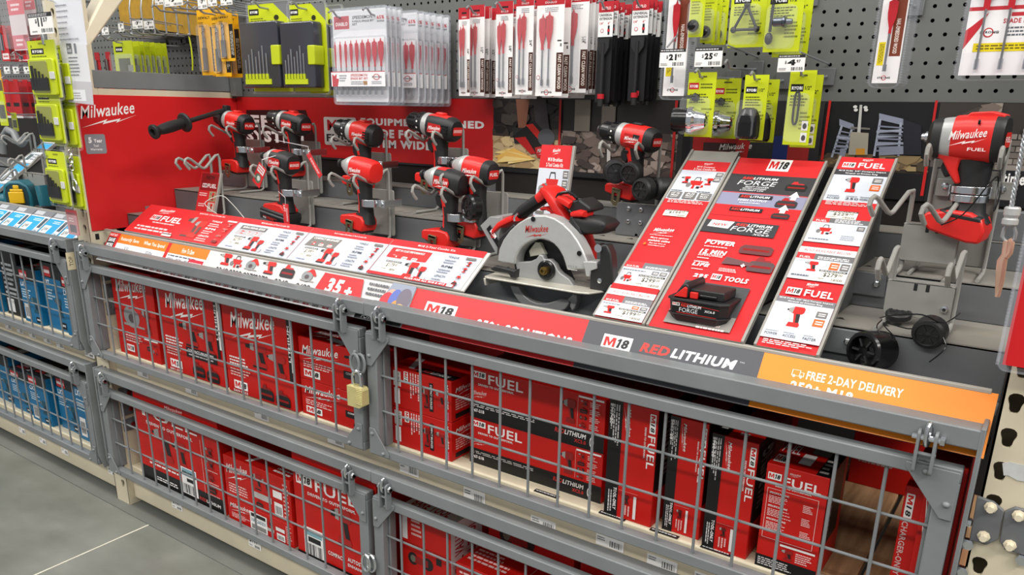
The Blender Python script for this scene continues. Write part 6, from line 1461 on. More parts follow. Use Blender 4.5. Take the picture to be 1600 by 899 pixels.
for name, (pl_, pr_, pt_, pb), y, kind, it, lab, rear in lim:
    X0, X1 = aY(pl_, (pt_+pb)/2, y).x, aY(pr_, (pt_+pb)/2, y).x; z1, z0 = aY((pl_+pr_)/2, pt_, y).z, aY((pl_+pr_)/2, pb, y).z
    bl = (.05, .03, .85, .62, .045) if it in (chuck_item, black_chuck) else (.08, .04, .85, .7, .02)
    c = pack(name, lab, 'accessory card', X0, X1, z0, z1, y, LIME, dl(kind), 'lime green accessory cards', bl, it)
    for pe in rear:
        yy = min(.57, max(y+.03, aX(pe, (pt_+pb)/2, X1).y)); d = dup(c, (c.location.x, yy, c.location.z-.006), 'matching lime card hanging behind the '+lab.replace('lime card with a ', '').split(',')[0], 'lime green accessory cards')
    pr = {'lime card with a small black knob behind the twenty one ninety seven tag': None}.get(lab, 0)
    if it is tri_item: hook((X0+X1)/2-.02, aY(1100, 108, y).z, y-.02, 'long peg hook above the keyed chuck cards, tagged twenty five forty seven', ('25', '47'), ((1087, 75), (1127, 104)))
    elif it is holder_item: hook((X0+X1)/2, z1-.01, y-.012, 'peg hook above the key strap cards, tagged four ninety seven', ('4', '97'), ((1217, 86), (1256, 112)))
    else: hook((X0+X1)/2, z1-.01, y-.012, 'peg hook of the '+' '.join(lab.split()[:12]).rstrip(','))
# ---- lime drill bit sets at the left of the pegboard
def dset2(P, W, H):
    P.rect(0, 0, W, H, '#c6d21a'); P.poly([(W*.62, H), (W, H), (W, H*.8)], '#77787a'); P.rect(W*.02, H*.88, W*.26, H*.95, '#161711'); P.text('RYOBI', W*.05, H*.9, W*.18, H*.03, '#fff', .04); P.lines(W*.05, H*.8, W*.4, H*.05, 2, '#666d15'); P.ell(W*.68, H*.84, W*.06, H*.03, '#2a2c10')
def iset2(t, x0, z0, W, H, y):
    m = mat('case_smoke', '#35363f', .15, coat=.6); pts = rrect(x0-.004, z0+H*.04, x0+W*.9, z0+H*.79, .008)
    MB().prism(pts, y-.035, y-.002, m).build('bit_case', t, bev=.003)
    mb = MB().prism(rrect(x0+W*.74, z0+H*.3, x0+W*.93, z0+H*.52, .004), y-.038, y-.002, mat('lime_plastic', '#b9c61c', .4)); mb.build('case_latch', t, bev=.002)
    mb = MB()
    for i in range(7):
        mb.tube([(x0+W*(.1+.085*i), y-.036, z0+H*.16), (x0+W*(.1+.085*i), y-.036, z0+H*(.36+.05*(i % 3)+.012*i))], .0022, SHANK, 6)
        mb.box((x0+W*(.075+.085*i), y-.038, z0+H*.14), (x0+W*(.125+.085*i), y-.0345, z0+H*.2), mat('lime_plastic', '#b9c61c', .4))
    mb.box((x0+W*.06, y-.0375, z0+H*.08), (x0+W*.7, y-.0345, z0+H*.14), mat('lime_plastic', '#b9c61c', .4)); mb.build('drill_bits', t)
for (pl_, pr_, pt_, pb, lab, rear) in ((392, 456, 8, 143, 'lime and smoke drill bit case nearest the left edge of the pegboard', 0), (455, 511, 8, 143, 'lime and smoke drill bit case second from the left, beside the clear spade sets', 2)):
    y = .40; X0, X1 = aY(pl_, 70, y).x, aY(pr_, 70, y).x; z1, z0 = aY(pl_, pt_, y).z, aY(pl_, pb, y).z
    c = pack('drill_bit_set', lab, 'bit set', X0, X1, z0, z1, y, LIME, dset2, 'lime drill bit sets', None, iset2, full=.02)
    for k in range(1, rear+1): dup(c, (c.location.x, y+.06*k, c.location.z-.004*k), 'drill bit case hanging behind the second lime and smoke case', 'lime drill bit sets')
    hook((X0+X1)/2, z1-.014, y-.03, 'peg hook of the lime and smoke case '+('at the left edge' if rear == 0 else 'next to the clear sets'))
# ---- yellow drill bit cards at the corner
def dyel(P, W, H):
    P.rect(0, 0, W, H, '#efb313'); P.text('DEWALT', W*.06, H*.86, W*.7, H*.04, '#2a2310', .05); P.rect(W*.72, H*.06, W, H*.74, '#191817'); P.lines(W*.76, H*.1, W*.2, H*.5, 2, '#c9c6bc', .1, True); P.lines(W*.06, H*.74, W*.3, H*.08, 3, '#6a5512'); P.lines(W*.06, H*.04, W*.5, H*.06, 2, '#6a5512')
def iyel(t, x0, z0, W, H, y):
    xc = x0+W*.38; r = [(xc+.004*math.cos(a*1.2), y-.006+.003*math.sin(a*1.2), z0+H*(.4+.028*a)) for a in range(14)]
    MB().tube([(xc, y-.006, z0+H*.36), (xc, y-.006, z0+H*.74)], [.0055, .0035], SHANK, 8).tube(r, .0018, mat('dark_chrome', '#6d737c', .2, .9), 5).build('twist_bit', t)
    MB().tube([(xc, y-.007, z0+H*.42), (xc, y-.007, z0+H*.08)], .0075, mat('shank_grey', '#6a6b6d', .4, .3), 10).build('bit_shank', t)
for (pl_, pr_, pt_, pb, lab, k) in ((312, 338, 16, 118, 'yellow and black drill bit card, left of the three at the panel corner', 0), (333, 358, 17, 120, 'yellow and black drill bit card, middle of the three at the panel corner', 1), (344, 366, 18, 96, 'short yellow drill bit card, right of the three at the panel corner', 2)):
    y = .38+.012*(1-k); X0, X1 = aY(pl_, 70, y).x, aY(pr_, 70, y).x; z1, z0 = aY(pl_, pt_, y).z, aY(pl_, pb, y).z
    c = pack('drill_bit_card', lab, 'bit card', X0, X1, z0, z1, y, '#efb313', dyel, 'yellow drill bit cards', (.1, .05, .7, .78, .016), iyel)
    if k < 2: dup(c, (c.location.x+.012, y+.03, c.location.z-.002), 'yellow drill bit card tucked behind the '+('left' if k == 0 else 'middle')+' one at the panel corner', 'yellow drill bit cards')
    hook((X0+X1)/2, z1-.008, y-.012, 'peg hook of the '+lab.replace(' at the panel corner', '').replace('drill bit card, ', 'card, '))
# ================================================================ cartons in the cages
def carton(label, x0, x1, y0, y1, z0, z1, m=None, front=None, right=None, top=None, group=None, name='tool_carton', cat='carton'):
    x0 += .0012; x1 -= .0012; z1 -= .0008
    t = thing(name, label, cat, ((x0+x1)/2, y0, z0), group=group)
    MB().box((x0, y0, z0), (x1, y1, z1), m or CARD).build('carton_body', t, bev=.0015)
    if front: P = Print((x0, y0, z0), (1, 0, 0), (0, 0, 1)); front(P, x1-x0, z1-z0); P.done('front_print', t)
    if right: P = Print((x1, y0, z0), (0, 1, 0), (0, 0, 1)); right(P, y1-y0, z1-z0); P.done('side_print', t)
    if top: P = Print((x0, y0, z1), (1, 0, 0), (0, 1, 0)); top(P, x1-x0, y1-y0); P.done('top_print', t)
    return t
WH = '#efe9e6'
def a_kit(kinds, num, black=True, strip=True):
    def f(P, W, H):
        P.logo(W*.12, H*.62, W*.66, H*.32, WH, .02)
        if len(kinds) == 1: P.icon(kinds[0], W*.2, H*.32, W*.5, H*.32)
        else:
            P.icon(kinds[0], W*.32, H*.34, W*.3, H*.26, '#a81e1b', '#1d1c1d'); P.icon(kinds[1], W*.62, H*.3, W*.26, H*.24, '#a81e1b', '#1d1c1d')
        P.lines(W*.06, H*.30, W*.3, H*.10, 3, WH); P.lines(W*.06, H*.18, W*.3, H*.09, 3, '#e9b9b4')
        if black: P.rect(W*.4, H*.22, W*.9, H*.33, '#1a191a'); P.text('COMPACT BRUSHLESS', W*.43, H*.285, W*.42, H*.026, WH, .03); P.lines(W*.44, H*.235, W*.4, H*.03, 1, '#bdb6b4', 0)
        P.m18(W*.1, H*.05, W*.2, H*.09); P.text(num, W*.08, H*.012, W*.22, H*.025, WH, .03)
        P.icon('battery', W*.48, H*.03, W*.2, H*.16, '#7c1a18', '#1d1c1d'); P.icon('battery', W*.71, H*.02, W*.2, H*.16, '#7c1a18', '#1d1c1d')
        if strip: P.rect(W*.93, H*.3, W*.97, H*.98, '#19181a'); P.rect(W*.97, H*.4, W, H*.96, '#e6e2df'); P.text('LITHIUM', W*.935, H*.5, W*.03, H*.36, WH, .03, 0, 90)
    return f
def a_small(P, W, H):
    P.logo(W*.05, H*.52, W*.5, H*.4, WH, .04); P.lines(W*.06, H*.3, W*.4, H*.16, 3, '#efc6c2'); P.m18(W*.06, H*.08, W*.22, H*.18)
    P.icon('drill', W*.62, H*.5, W*.28, H*.38, '#a81e1b', '#1d1c1d'); P.rect(W*.6, H*.3, W*.96, H*.48, '#1a191a'); P.text('COMPACT BRUSHLESS', W*.63, H*.4, W*.3, H*.05, WH, .02); P.icon('battery', W*.7, H*.08, W*.16, H*.16, '#7c1a18', '#1d1c1d')
def t_small(P, W, D):
    P.logo(W*.05, D*.1, W*.3, D*.3, WH, .04); P.poly([(W*.3, D*.1), (W*.62, D*.06), (W*.66, D*.14), (W*.32, D*.2)], WH); P.poly([(W*.5, 0), (W*.8, D*.5), (W*.82, D*.48), (W*.53, 0)], WH)
def a_vbox(P, W, H):
    P.rect(W*.10, H*.55, W*.22, H*.92, '#d9d2cc'); P.bars(W*.12, H*.57, W*.08, H*.33, 30, vert=True); P.rect(W*.11, H*.1, W*.2, H*.5, '#e9e4e0'); P.rect(W*.03, 0, W*.06, H, '#efdcd8')
    P.m18(W*.27, H*.68, W*.07, H*.28, rot=-90); P.lines(W*.36, H*.3, W*.16, H*.66, 4, '#efc2be', .4, True); P.rect(W*.67, H*.14, W*.73, H*.84, '#1a191a'); P.text('COMPACT BRUSHLESS', W*.685, H*.2, W*.03, H*.6, WH, .02, 0, -90)
    P.icon('impact', W*.76, H*.3, W*.14, H*.4, '#b32522', '#241f20'); P.icon('drill', W*.56, H*.2, W*.1, H*.5, '#8e1d1b', '#241f20'); P.logo(W*.91, H*.3, W*.07, H*.62, WH, 0, -90); P.text('BRUSHLESS', W*.95, H*.04, W*.02, H*.2, '#e8a', .02, 0, -90)
def r_end(P, W, H): P.logo(W*.1, H*.62, W*.7, H*.24, WH, .03); P.lines(W*.1, H*.25, W*.7, H*.3, 5, '#e4aaa6'); P.rect(W*.1, H*.06, W*.6, H*.18, '#1a191a')
def t_lith(P, W, D): P.rect(W*.42, D*.04, W, D*.24, '#19181a'); P.rect(W*.36, D*.1, W*.9, D*.12, '#6d6a69'); P.text('RED', W*.5, D*.09, W*.12, D*.09, '#d33', .03, .2); P.text('LITHIUM', W*.62, D*.09, W*.28, D*.09, WH, .03, .2); P.poly([(W*.1, D*.6), (W*.22, D*.6), (W*.36, D*.1), (W*.28, D*.1)], '#c9b7b4')
def a_fuelwide(P, W, H):
    P.rect(0, 0, W, H*.34, '#161516'); P.m18(W*.02, H*.82, W*.11, H*.13); P.text('FUEL', W*.15, H*.74, W*.27, H*.19, WH, .015); P.text('DRIVEN TO OUTPERFORM.', W*.07, H*.67, W*.28, H*.045, WH, .03); P.logo(W*.02, H*.42, W*.12, H*.17, '#e8bfba', .03)
    P.lines(W*.01, H*.22, W*.5, H*.07, 2, '#cfcac8', 0); P.text('2967-21B', W*.01, H*.12, W*.11, H*.07, WH, .04)
    P.text('RED', W*.66, H*.18, W*.07, H*.09, '#c9302a', .03, .15); P.text('LITHIUM', W*.73, H*.18, W*.15, H*.09, WH, .03, .15); P.text('XC5.0', W*.8, H*.08, W*.08, H*.07, '#c9302a', .02); P.ell(W*.92, H*.16, W*.015, H*.1, WH); P.ell(W*.92, H*.16, W*.01, H*.07, '#161516')
    P.icon('impact', W*.71, H*.4, W*.09, H*.46, '#8e1d1b', '#1d1c1d'); P.rect(W*.815, H*.38, W*.817, H*.96, '#e3a29c'); P.rect(W*.82, H*.94, W*.99, H*.975, WH)
    for k in range(4): P.icon(('impact', 'battery', 'light', 'bag')[k], W*.83, H*(.8-.135*k), W*.05, H*.1, '#8e1d1b', '#1d1c1d'); P.lines(W*.9, H*(.8-.135*k), W*.07, H*.1, 3, '#e7b6b1')
def a_tool(num, wide=.3):
    def f(P, W, H):
        P.rect(0, 0, W*wide, H, '#151415'); P.lines(W*.03, H*.6, W*(wide-.08), H*.37, 4, '#c9c4c2', .5, True); P.text(num, W*.02, H*.80, W*.07, H*.17, WH, .03, 0, -90)
        P.text('TOOL-ONLY', W*(wide-.1), H*.06, W*.07, H*.2, WH, .04, .1, -90); P.lines(W*.06, H*.03, W*(wide-.18), H*.2, 2, '#d9d4d2', .1, True)
        P.m18(W*.84, H*.80, W*.12, H*.16, rot=-90); P.text('FUEL', W*.82, H*.50, W*.15, H*.28, WH, .01, 0, -90); P.text('DRIVEN TO OUTPERFORM.', W*.75, H*.58, W*.035, H*.26, WH, .03, 0, -90)
        P.logo(W*(wide+.05), H*.72, W*.16, H*.24, WH, 0, -90)
        P.rect(W*(wide+.02), H*.25, W*(wide+.42), H*.252, '#e3a29c'); P.icon('impact', W*(wide+.08), H*.14, W*.16, H*.08, '#5a1513', '#1d1c1d'); P.rect(W*(wide+.34), H*.03, W*(wide+.4), H*.23, '#e6dedb'); P.lines(W*(wide+.08), H*.03, W*.2, H*.1, 3, '#e7b6b1', .3, True)
    return f
def a_spec(P, W, H):
    P.rect(0, 0, W, H*.12, '#151415'); P.lines(W*.04, H*.02, W*.6, H*.08, 4, '#cfcac8', .2); P.m18(W*.04, H*.86, W*.22, H*.065); P.text('FUEL', W*.3, H*.83, W*.6, H*.08, WH, .015); P.text('DRIVEN TO OUTPERFORM.', W*.18, H*.80, W*.58, H*.02, WH, .03); P.logo(W*.38, H*.93, W*.18, H*.04, '#e8bfba', 0)
    for k in range(3): P.text('SPECIFICATIONS', W*.1, H*(.73-.125*k), W*.32, H*.018, WH, .03); P.lines(W*.1, H*(.64-.125*k), W*.4, H*.075, 5, '#eec4bf', .4); P.lines(W*.66, H*(.63-.125*k), W*.18, H*.075, 5, '#eec4bf', .4)
    for a in ((.06, .3, .07, .78), (.88, .3, .89, .78)): P.rect(W*a[0], H*a[1], W*a[2], H*a[3], '#e8b2ad')
    P.rect(W*.06, H*.775, W*.89, H*.78, '#e8b2ad'); P.rect(W*.06, H*.3, W*.89, H*.305, '#e8b2ad'); P.rect(W*.38, H*.26, W*.95, H*.28, WH); P.icon('impact', W*.4, H*.14, W*.2, H*.1, '#8e1d1b', '#1d1c1d'); P.lines(W*.65, H*.14, W*.28, H*.1, 5, '#eec4bf')
def t_fuel(P, W, D): P.m18(W*.05, D*.1, W*.2, D*.25); P.text('FUEL', W*.05, D*.45, W*.3, D*.3, WH, .01); P.rect(W*.42, D*.2, W*.62, D*.55, '#e9e4e0'); P.rect(W*.78, 0, W, D, '#161516'); P.lines(W*.8, D*.05, W*.15, D*.5, 4, '#c9c4c2'); P.rect(W*.5, D*.6, W*.8, D*.8, '#8a7d7c')
def r_black(P, W, H): P.rect(0, H*.3, W*.8, H, '#151415'); P.text('WARNING', W*.1, H*.4, W*.25, H*.5, '#8b8684', .03, 0, 90)
Z1, Z0 = .553, .145
def zy(px, py, y): return aY(px, py, y).z
def xyv(px, py, y): return aY(px, py, y).x
# ---- upper row
carton('red carton picturing a circular saw and drill, leftmost on the upper shelf', -.05, .180, .055, .30, Z1, .832, front=lambda P, W, H: (P.logo(W*.1, H*.66, W*.76, H*.26, WH, .02), P.icon('saw', W*.2, H*.34, W*.5, H*.3), P.icon('impact', W*.66, H*.3, W*.2, H*.3, '#8e1d1b', '#1d1c1d'), P.lines(W*.2, H*.16, W*.4, H*.12, 4, '#efc6c2'), P.m18(W*.2, H*.05, W*.18, H*.08), P.rect(W*.66, H*.24, W*.98, H*.26, WH), P.icon('battery', W*.7, H*.12, W*.12, H*.08), P.icon('bag', W*.84, H*.1, W*.12, H*.1)))
carton('red two-tool carton with compact brushless label, second from the left on the upper shelf', .215, .508, .048, .29, Z1, .83, front=a_kit(('drill', 'impact'), '2691-22CT'))
carton('red two-tool carton with big white script, third from the left on the upper shelf', .522, .812, .046, .29, Z1, .822, front=a_kit(('drill', 'impact'), '2691-22', black=False))
zm, zt_ = zy(463, 588, .055), zy(463, 524, .055)
for k, (a, b) in enumerate(((Z1, zm), (zm, zt_))):
    carton('small red compact drill carton, '+('under its twin' if k == 0 else 'top of the stack of two')+', just left of the padlock', .818, 1.09, .055, .26, a, b, front=a_small, top=t_small, group='small stacked drill cartons')
carton('red carton set back behind the two small cartons beside the padlock', .84, 1.08, .30, .5, Z1, .80, top=t_small)
zm, zt_ = zy(710, 663, .056), zy(710, 598, .056)
for k, (a, b) in enumerate(((Z1, zm), (zm, zt_))):
    carton('red carton with sideways lettering, '+('lower' if k == 0 else 'upper')+' of two, just right of the padlock', 1.125, 1.318, .056, .20, a, b, front=a_vbox, right=r_end, top=t_lith)
carton('red carton with a black stripe at the back above the sideways-lettered cartons', 1.115, 1.345, .215, .45, Z1, .80, top=t_lith)
zm, zt_ = zy(731, 649, .085), zy(727, 571, .085)
for k, (a, b) in enumerate(((Z1, zm), (zm, zt_))):
    carton('wide red and black impact wrench carton, '+('lower' if k == 0 else 'upper')+' of the pair in the right cage', 1.345, 1.683, .085, .40, a, b, front=a_fuelwide, right=r_end)
carton('tall red carton with broad black strip, first of three standing tool-only cartons', 1.703, 1.806, .058, .33, Z1, zy(945, 621, .058), front=a_tool('2967-20', .28), right=r_black)
carton('tall red carton with black strip, middle of the three standing tool-only cartons', 1.822, 1.898, .070, .33, Z1, zy(1039, 646, .07), front=a_tool('2863-20', .27), right=r_black)
carton('red carton with black strip and visible lid, third of the standing tool-only cartons', 1.907, 1.992, .058, .30, Z1, zy(1107, 674, .058), front=a_tool('2960-20', .27), right=r_black, top=lambda P, W, D: (P.rect(0, 0, W*.3, D*.8, '#161516'), P.lines(W*.05, D*.1, W*.2, D*.3, 3, '#c9c4c2'), P.lines(W*.5, D*.05, W*.2, D*.2, 2, '#d9b7b4')))
xa, xb = xyv(1198, 722, .055), xyv(1299, 747, .055)
carton('red carton listing specifications with a black foot, alone right of the tool-only cartons', xa, xb, .055, .19, Z1, zy(1198, 722, .055), front=a_spec, top=t_fuel, right=r_black)
xa, xb = xyv(1415, 757, .075), xyv(1466, 782, .075)
carton('narrow red charger carton standing behind the right edge of the cage', xa, xb, .075, .30, Z1, zy(1415, 757, .075), front=lambda P, W, H: (P.m18(W*.08, H*.74, W*.26, H*.2, rot=-90), P.text('CHARGER-ONLY', W*.08, H*.25, W*.2, H*.46, '#d9b9b6', .02, 0, -90), P.lines(W*.6, H*.4, W*.2, H*.5, 2, WH, .1, True), P.poly([(W*.5, 0), (W*.62, H*.25), (W*.95, H*.3), (W*.98, H*.26), (W*.7, H*.2), (W*.62, 0)], '#2a2022'), P.rect(W*.1, 0, W*.3, H*.06, '#e9e4e0')))
carton('red carton with large sideways script squeezed against the right-hand post', 2.245, 2.298, .045, .35, Z1, .825, front=lambda P, W, H: P.logo(W*.1, H*.1, W*.75, H*.8, WH, 0, -90))
carton('dim red carton far back behind the gap in the right cage', 2.06, 2.22, .50, .59, Z1, .72, front=lambda P, W, H: P.lines(W*.1, H*.3, W*.5, H*.2, 3, '#b89a98'))
# ---- bottom row
def a_fuelbig(P, W, H):
    P.rect(0, 0, W, H*.16, '#151415'); P.text('FUEL', W*.1, H*.74, W*.66, H*.1, WH, .015); P.text('DRIVEN TO OUTPERFORM.', W*.14, H*.66, W*.56, H*.035, WH, .03); P.logo(W*.4, H*.88, W*.22, H*.08, '#e8bfba', .02)
    P.icon('impact', W*.2, H*.3, W*.24, H*.36, '#a81e1b', '#1d1c1d'); P.icon('drill', W*.44, H*.3, W*.16, H*.3, '#a81e1b', '#1d1c1d'); P.lines(W*.12, H*.2, W*.4, H*.08, 2, WH, .1)
    P.rect(W*.52, H*.05, W*.70, H*.34, '#efece9'); P.rect(W*.53, H*.25, W*.69, H*.33, '#7fa9b3'); P.lines(W*.53, H*.26, W*.15, H*.05, 1, '#23343a', 0); P.bars(W*.53, H*.06, W*.14, H*.1, 26); P.rect(W*.58, H*.19, W*.66, H*.23, '#1d1d1f')
    P.rect(W*.79, H*.16, W*.795, H*.72, '#e3a29c')
    for k in range(4): P.icon(('drill', 'impact', 'bag', 'battery')[k], W*.82, H*(.58-.13*k), W*.1, H*.09, '#8e1d1b', '#1d1c1d'); P.lines(W*.82, H*(.55-.13*k), W*.14, H*.02, 1, '#e7b6b1', 0)
    P.lines(W*.2, H*.05, W*.3, H*.05, 2, WH); P.text('RED', W*.72, H*.06, W*.08, H*.035, '#c9302a', .02, .1); P.text('LITHIUM', W*.8, H*.06, W*.16, H*.035, WH, .02, .1)
carton('large red two-tool carton with barcode sticker, leftmost on the bottom shelf', .03, .470, .03, .34, Z0, .455, front=a_fuelbig)
zm, zt_ = zy(340, 769, .03), zy(340, 706, .03)
def a_small2(P, W, H):
    P.logo(W*.04, H*.5, W*.34, H*.42, WH, .04); P.lines(W*.06, H*.16, W*.3, H*.24, 4, '#efc6c2'); P.icon('drill', W*.44, H*.5, W*.14, H*.36, '#a81e1b', '#1d1c1d'); P.icon('impact', W*.58, H*.48, W*.12, H*.34, '#a81e1b', '#1d1c1d'); P.rect(W*.44, H*.3, W*.72, H*.44, '#b9b3ae'); P.icon('battery', W*.48, H*.1, W*.1, H*.16, '#7c1a18', '#1d1c1d')
    P.rect(W*.75, H*.5, W*.88, H*.66, '#efece9'); P.rect(W*.76, H*.1, W*.88, H*.4, '#efece9'); P.bars(W*.77, H*.14, W*.1, H*.18, 20); P.lines(W*.9, H*.1, W*.08, H*.8, 9, '#e7b6b1')
def a_small3(P, W, H):
    a_small2(P, W, H); P.rect(W*.36, H*.05, W*.62, H*.85, '#efece9'); P.rect(W*.38, H*.64, W*.6, H*.8, '#1d1d1f'); P.text('1003265331', W*.38, H*.4, W*.22, H*.16, '#2c6f80', .03); P.rect(W*.38, H*.1, W*.6, H*.3, '#8a8783')
for k, (a, b) in enumerate(((Z0, zm), (zm, zt_))):
    carton('small red drill kit carton '+('with a price sticker, lower' if k == 0 else 'with white barcode, upper')+' of two on the bottom shelf', .482, .775, .03, .25, a, b, front=a_small3 if k == 0 else a_small2, top=lambda P, W, D: (P.poly([(W*.3, D*.05), (W*.42, D*.4), (W*.45, D*.38), (W*.36, D*.05)], WH), P.lines(W*.7, D*.05, W*.28, D*.2, 3, WH)))
carton('dark red carton set back behind the two small drill kit cartons', .50, .78, .34, .55, Z0, .44, front=lambda P, W, H: P.text('18', W*.5, H*.7, W*.3, H*.25, '#d8cfcc', .02))
def a_fuelone(P, W, H):
    P.m18(W*.04, H*.70, W*.2, H*.1); P.text('FUEL', W*.28, H*.68, W*.5, H*.11, WH, .015); P.text('DRIVEN TO OUTPERFORM.', W*.18, H*.62, W*.58, H*.03, WH, .03); P.logo(W*.46, H*.85, W*.2, H*.06, WH, .02)
    P.icon('drill', W*.46, H*.26, W*.24, H*.36, '#a81e1b', '#1d1c1d'); P.rect(W*.1, H*.02, W*.34, H*.3, '#efece9'); P.rect(W*.11, H*.22, W*.33, H*.28, '#7fa9b3'); P.bars(W*.12, H*.03, W*.2, H*.11, 26); P.rect(W*.15, H*.16, W*.31, H*.21, '#1d1d1f')
    P.text('COMPACT', W*.4, H*.12, W*.2, H*.04, WH, .03); P.text('AUTOSTOP', W*.64, H*.14, W*.24, H*.04, WH, .03); P.text('ENHANCED', W*.64, H*.09, W*.24, H*.03, WH, .02); P.rect(0, 0, W, H*.03, '#151415')
carton('large red hammer drill carton beside the middle posts of the bottom cages', .79, 1.10, .03, .33, Z0, .452, front=a_fuelone)
carton('red carton with a white side strip, first behind the bottom right cage', 1.145, 1.31, .06, .30, Z0, zy(627, 792, .06), front=lambda P, W, H: (P.rect(W*.06, H*.66, W*.16, H*.95, '#e9e4e0'), P.lines(W*.24, H*.72, W*.2, H*.2, 4, '#e7b6b1'), P.icon('light', W*.16, H*.36, W*.5, H*.2, '#8e1d1b', '#241f20'), P.rect(W*.72, H*.5, W*.82, H*.58, '#1d1d1f'), P.rect(0, H*.62, W, H*.63, '#8e1613'), P.logo(W*.1, H*.05, W*.3, H*.2, WH, 0, -90)), right=lambda P, W, H: (P.rect(0, 0, W*.5, H, '#e2dedb'), P.text('TOTAL VALUE', W*.06, H*.3, W*.14, H*.6, '#b3262a', .03, 0, 90), P.text('TOTAL TOOL', W*.26, H*.35, W*.14, H*.55, '#b3262a', .03, 0, 90)), top=lambda P, W, D: (P.rect(0, 0, W, D*.34, '#dcd6d2'), P.text('BARE TOOL', W*.1, D*.1, W*.7, D*.14, '#b3262a', .03)))
carton('red light carton lettered six times faster, set back behind the bottom right cage', 1.335, 1.58, .17, .42, Z0, .405, front=lambda P, W, H: (P.icon('light', W*.14, H*.62, W*.42, H*.26, '#8e1d1b', '#241f20'), P.text('6X FASTER', W*.56, H*.6, W*.34, H*.06, WH, .03)))
carton('low red carton with small print in front of the six times faster carton', 1.335, 1.56, .045, .165, Z0, .31, front=lambda P, W, H: (P.lines(W*.05, H*.5, W*.5, H*.4, 6, '#efc6c2'), P.icon('light', W*.75, H*.5, W*.2, H*.2)), top=lambda P, W, D: (P.lines(W*.05, D*.2, W*.5, D*.6, 5, '#efc6c2'), P.m18(W*.1, D*.8, W*.12, D*.12), P.rect(W*.76, 0, W*.77, D, '#e3a29c')))
carton('dark red carton right of the six times faster carton on the bottom shelf', 1.6, 1.78, .16, .45, Z0, .40)
carton('red carton with a notched display lid near the lower edge of the bottom right cage', 1.6, 1.86, .05, .155, Z0, .33, front=lambda P, W, H: (P.lines(W*.1, H*.4, W*.5, H*.3, 4, '#efc6c2'),), top=lambda P, W, D: P.rect(W*.2, D*.4, W*.34, D*.6, '#53302f'))
carton('dark red carton at the right end of the bottom shelf', 1.9, 2.2, .06, .4, Z0, .40)
# ================================================================ left-hand bay
LBX0, LBX1 = -2.6, -.17
lub = beam(LBX0, LBX1, .553, .475, 'beige shelf beam with price tickets in the blue-carton bay'); llb = beam(LBX0, LBX1, .145, .025, 'beige base beam along the floor in the blue-carton bay')
deck(LBX0, LBX1, .553, 'slatted pine boards under the upper blue cartons'); deck(LBX0, LBX1, .145, 'slatted pine boards under the bottom blue cartons')
for px, py in ((8, 505), (26, 511), (45, 518), (68, 526), (88, 534)): p = aY(px, py, .05); ticket(lub, p.x, .0495, p.z-.02, .05, .026)
for px, py in ((30, 668), (62, 684), (96, 700)): p = aY(px, py, .05); ticket(llb, p.x, .0495, p.z-.02, .05, .024)
w1 = [-.245-S_*i for i in range(15)]; w2 = [-1.45-S_*i for i in range(15)]
for dz, nm in ((0, 'upper'), (DZ, 'bottom')):
    gate(-1.385, -.195, w1, 'grey wire cage door over the '+nm+' blue cartons next to the left post', dz); gate(-2.59, -1.40, w2, 'grey wire cage door over the '+nm+' blue cartons farther down the aisle', dz)
    rail(-2.6, -.182, None, 'grey square rail above the '+nm+' cage of blue cartons', dz)
p = aX(110, 407, -.179); 
tl = thing('top_label', 'small beige sticker reading top on the grey end plate', 'label', (-.1785, .03, p.z))
P = Print((-.1788, p.y-.012, p.z-.03), (0, 1, 0), (0, 0, 1)); P.rect(0, 0, .026, .055, '#d8cbaa'); P.text('TOP', .007, .012, .012, .03, '#4a4436', .01, 0, 90); P.done('sticker', tl)
# blue price cards on the slope
cr = thing('price_card_rack', 'sloped rack of blue and white price cards along the left bay', 'price rack', (-.9, .02, .868))
RA, RB = V((0, .03, .885)), V((0, .12, aY(60, 327, .12).z)); RU = (RB-RA).normalized(); RL = (RB-RA).length
MB().prism([(RA.y, RA.z), (RB.y, RB.z), (RB.y+.004, RB.z-.006), (RA.y+.004, RA.z-.006)], -2.4, -.19, mat('sign_core', '#3a3a3c'), axis='x').build('backing', cr, smooth=0)
MB().box((-2.4, RB.y-.002, RB.z-.002), (-.19, RB.y+.006, RB.z+.004), mat('lip_metal', '#b5b1a8')).build('lip', cr)
for i in range(16):
    x1 = -.195-.135*i; x0 = x1-.13
    P = Print(RA+V((x0, 0, 0)), (1, 0, 0), RU, 1, RL); W = x1-x0
    P.rect(0, 0, W, 1, '#e3e6ea'); P.rect(0, .76, W, 1, '#77797d'); P.rect(W*.05, .8, W*.5, .95, '#b9bcc0'); P.rect(0, .1, W*.74, .72, '#1e9fd4'); P.rect(W*.06, .14, W*.4, .46, '#eef0ee'); P.text('$99', W*.1, .2, W*.24, .18, '#222222', .02); P.lines(W*.3, .54, W*.4, .12, 2, '#d9eef6'); P.rect(W*.8, .3, W*.96, .7, '#3a4a55'); P.text('12V', W*.78, .1, W*.18, .12, '#1d6f93', .02)
    P.done('price_card', cr)
# deck of the left bay
ld = thing('display_riser', 'dark stepped display deck of the left bay', 'display stand', (-1.3, .3, .85))
for pts, nm in (([(.16, .88), (.17, .88), (.17, .93), (.16, .93)], 'riser'), ([(.16, .926), (.34, .926), (.34, .93), (.16, .93)], 'tread'), ([(.34, .93), (.344, .93), (.344, 1.05), (.34, 1.05)], 'riser'), ([(.34, 1.046), (.6, 1.046), (.6, 1.05), (.34, 1.05)], 'tread'), ([(.03, .852), (.6, .852), (.6, .856), (.03, .856)], 'underside')):
    MB().prism(pts, -2.5, -.175, GREYD if nm != 'underside' else DARKV, axis='x').build(nm, ld)
MB().box((-2.5, .597, 1.05), (-.175, .603, 1.268), DARKV).build('back_void', ld)
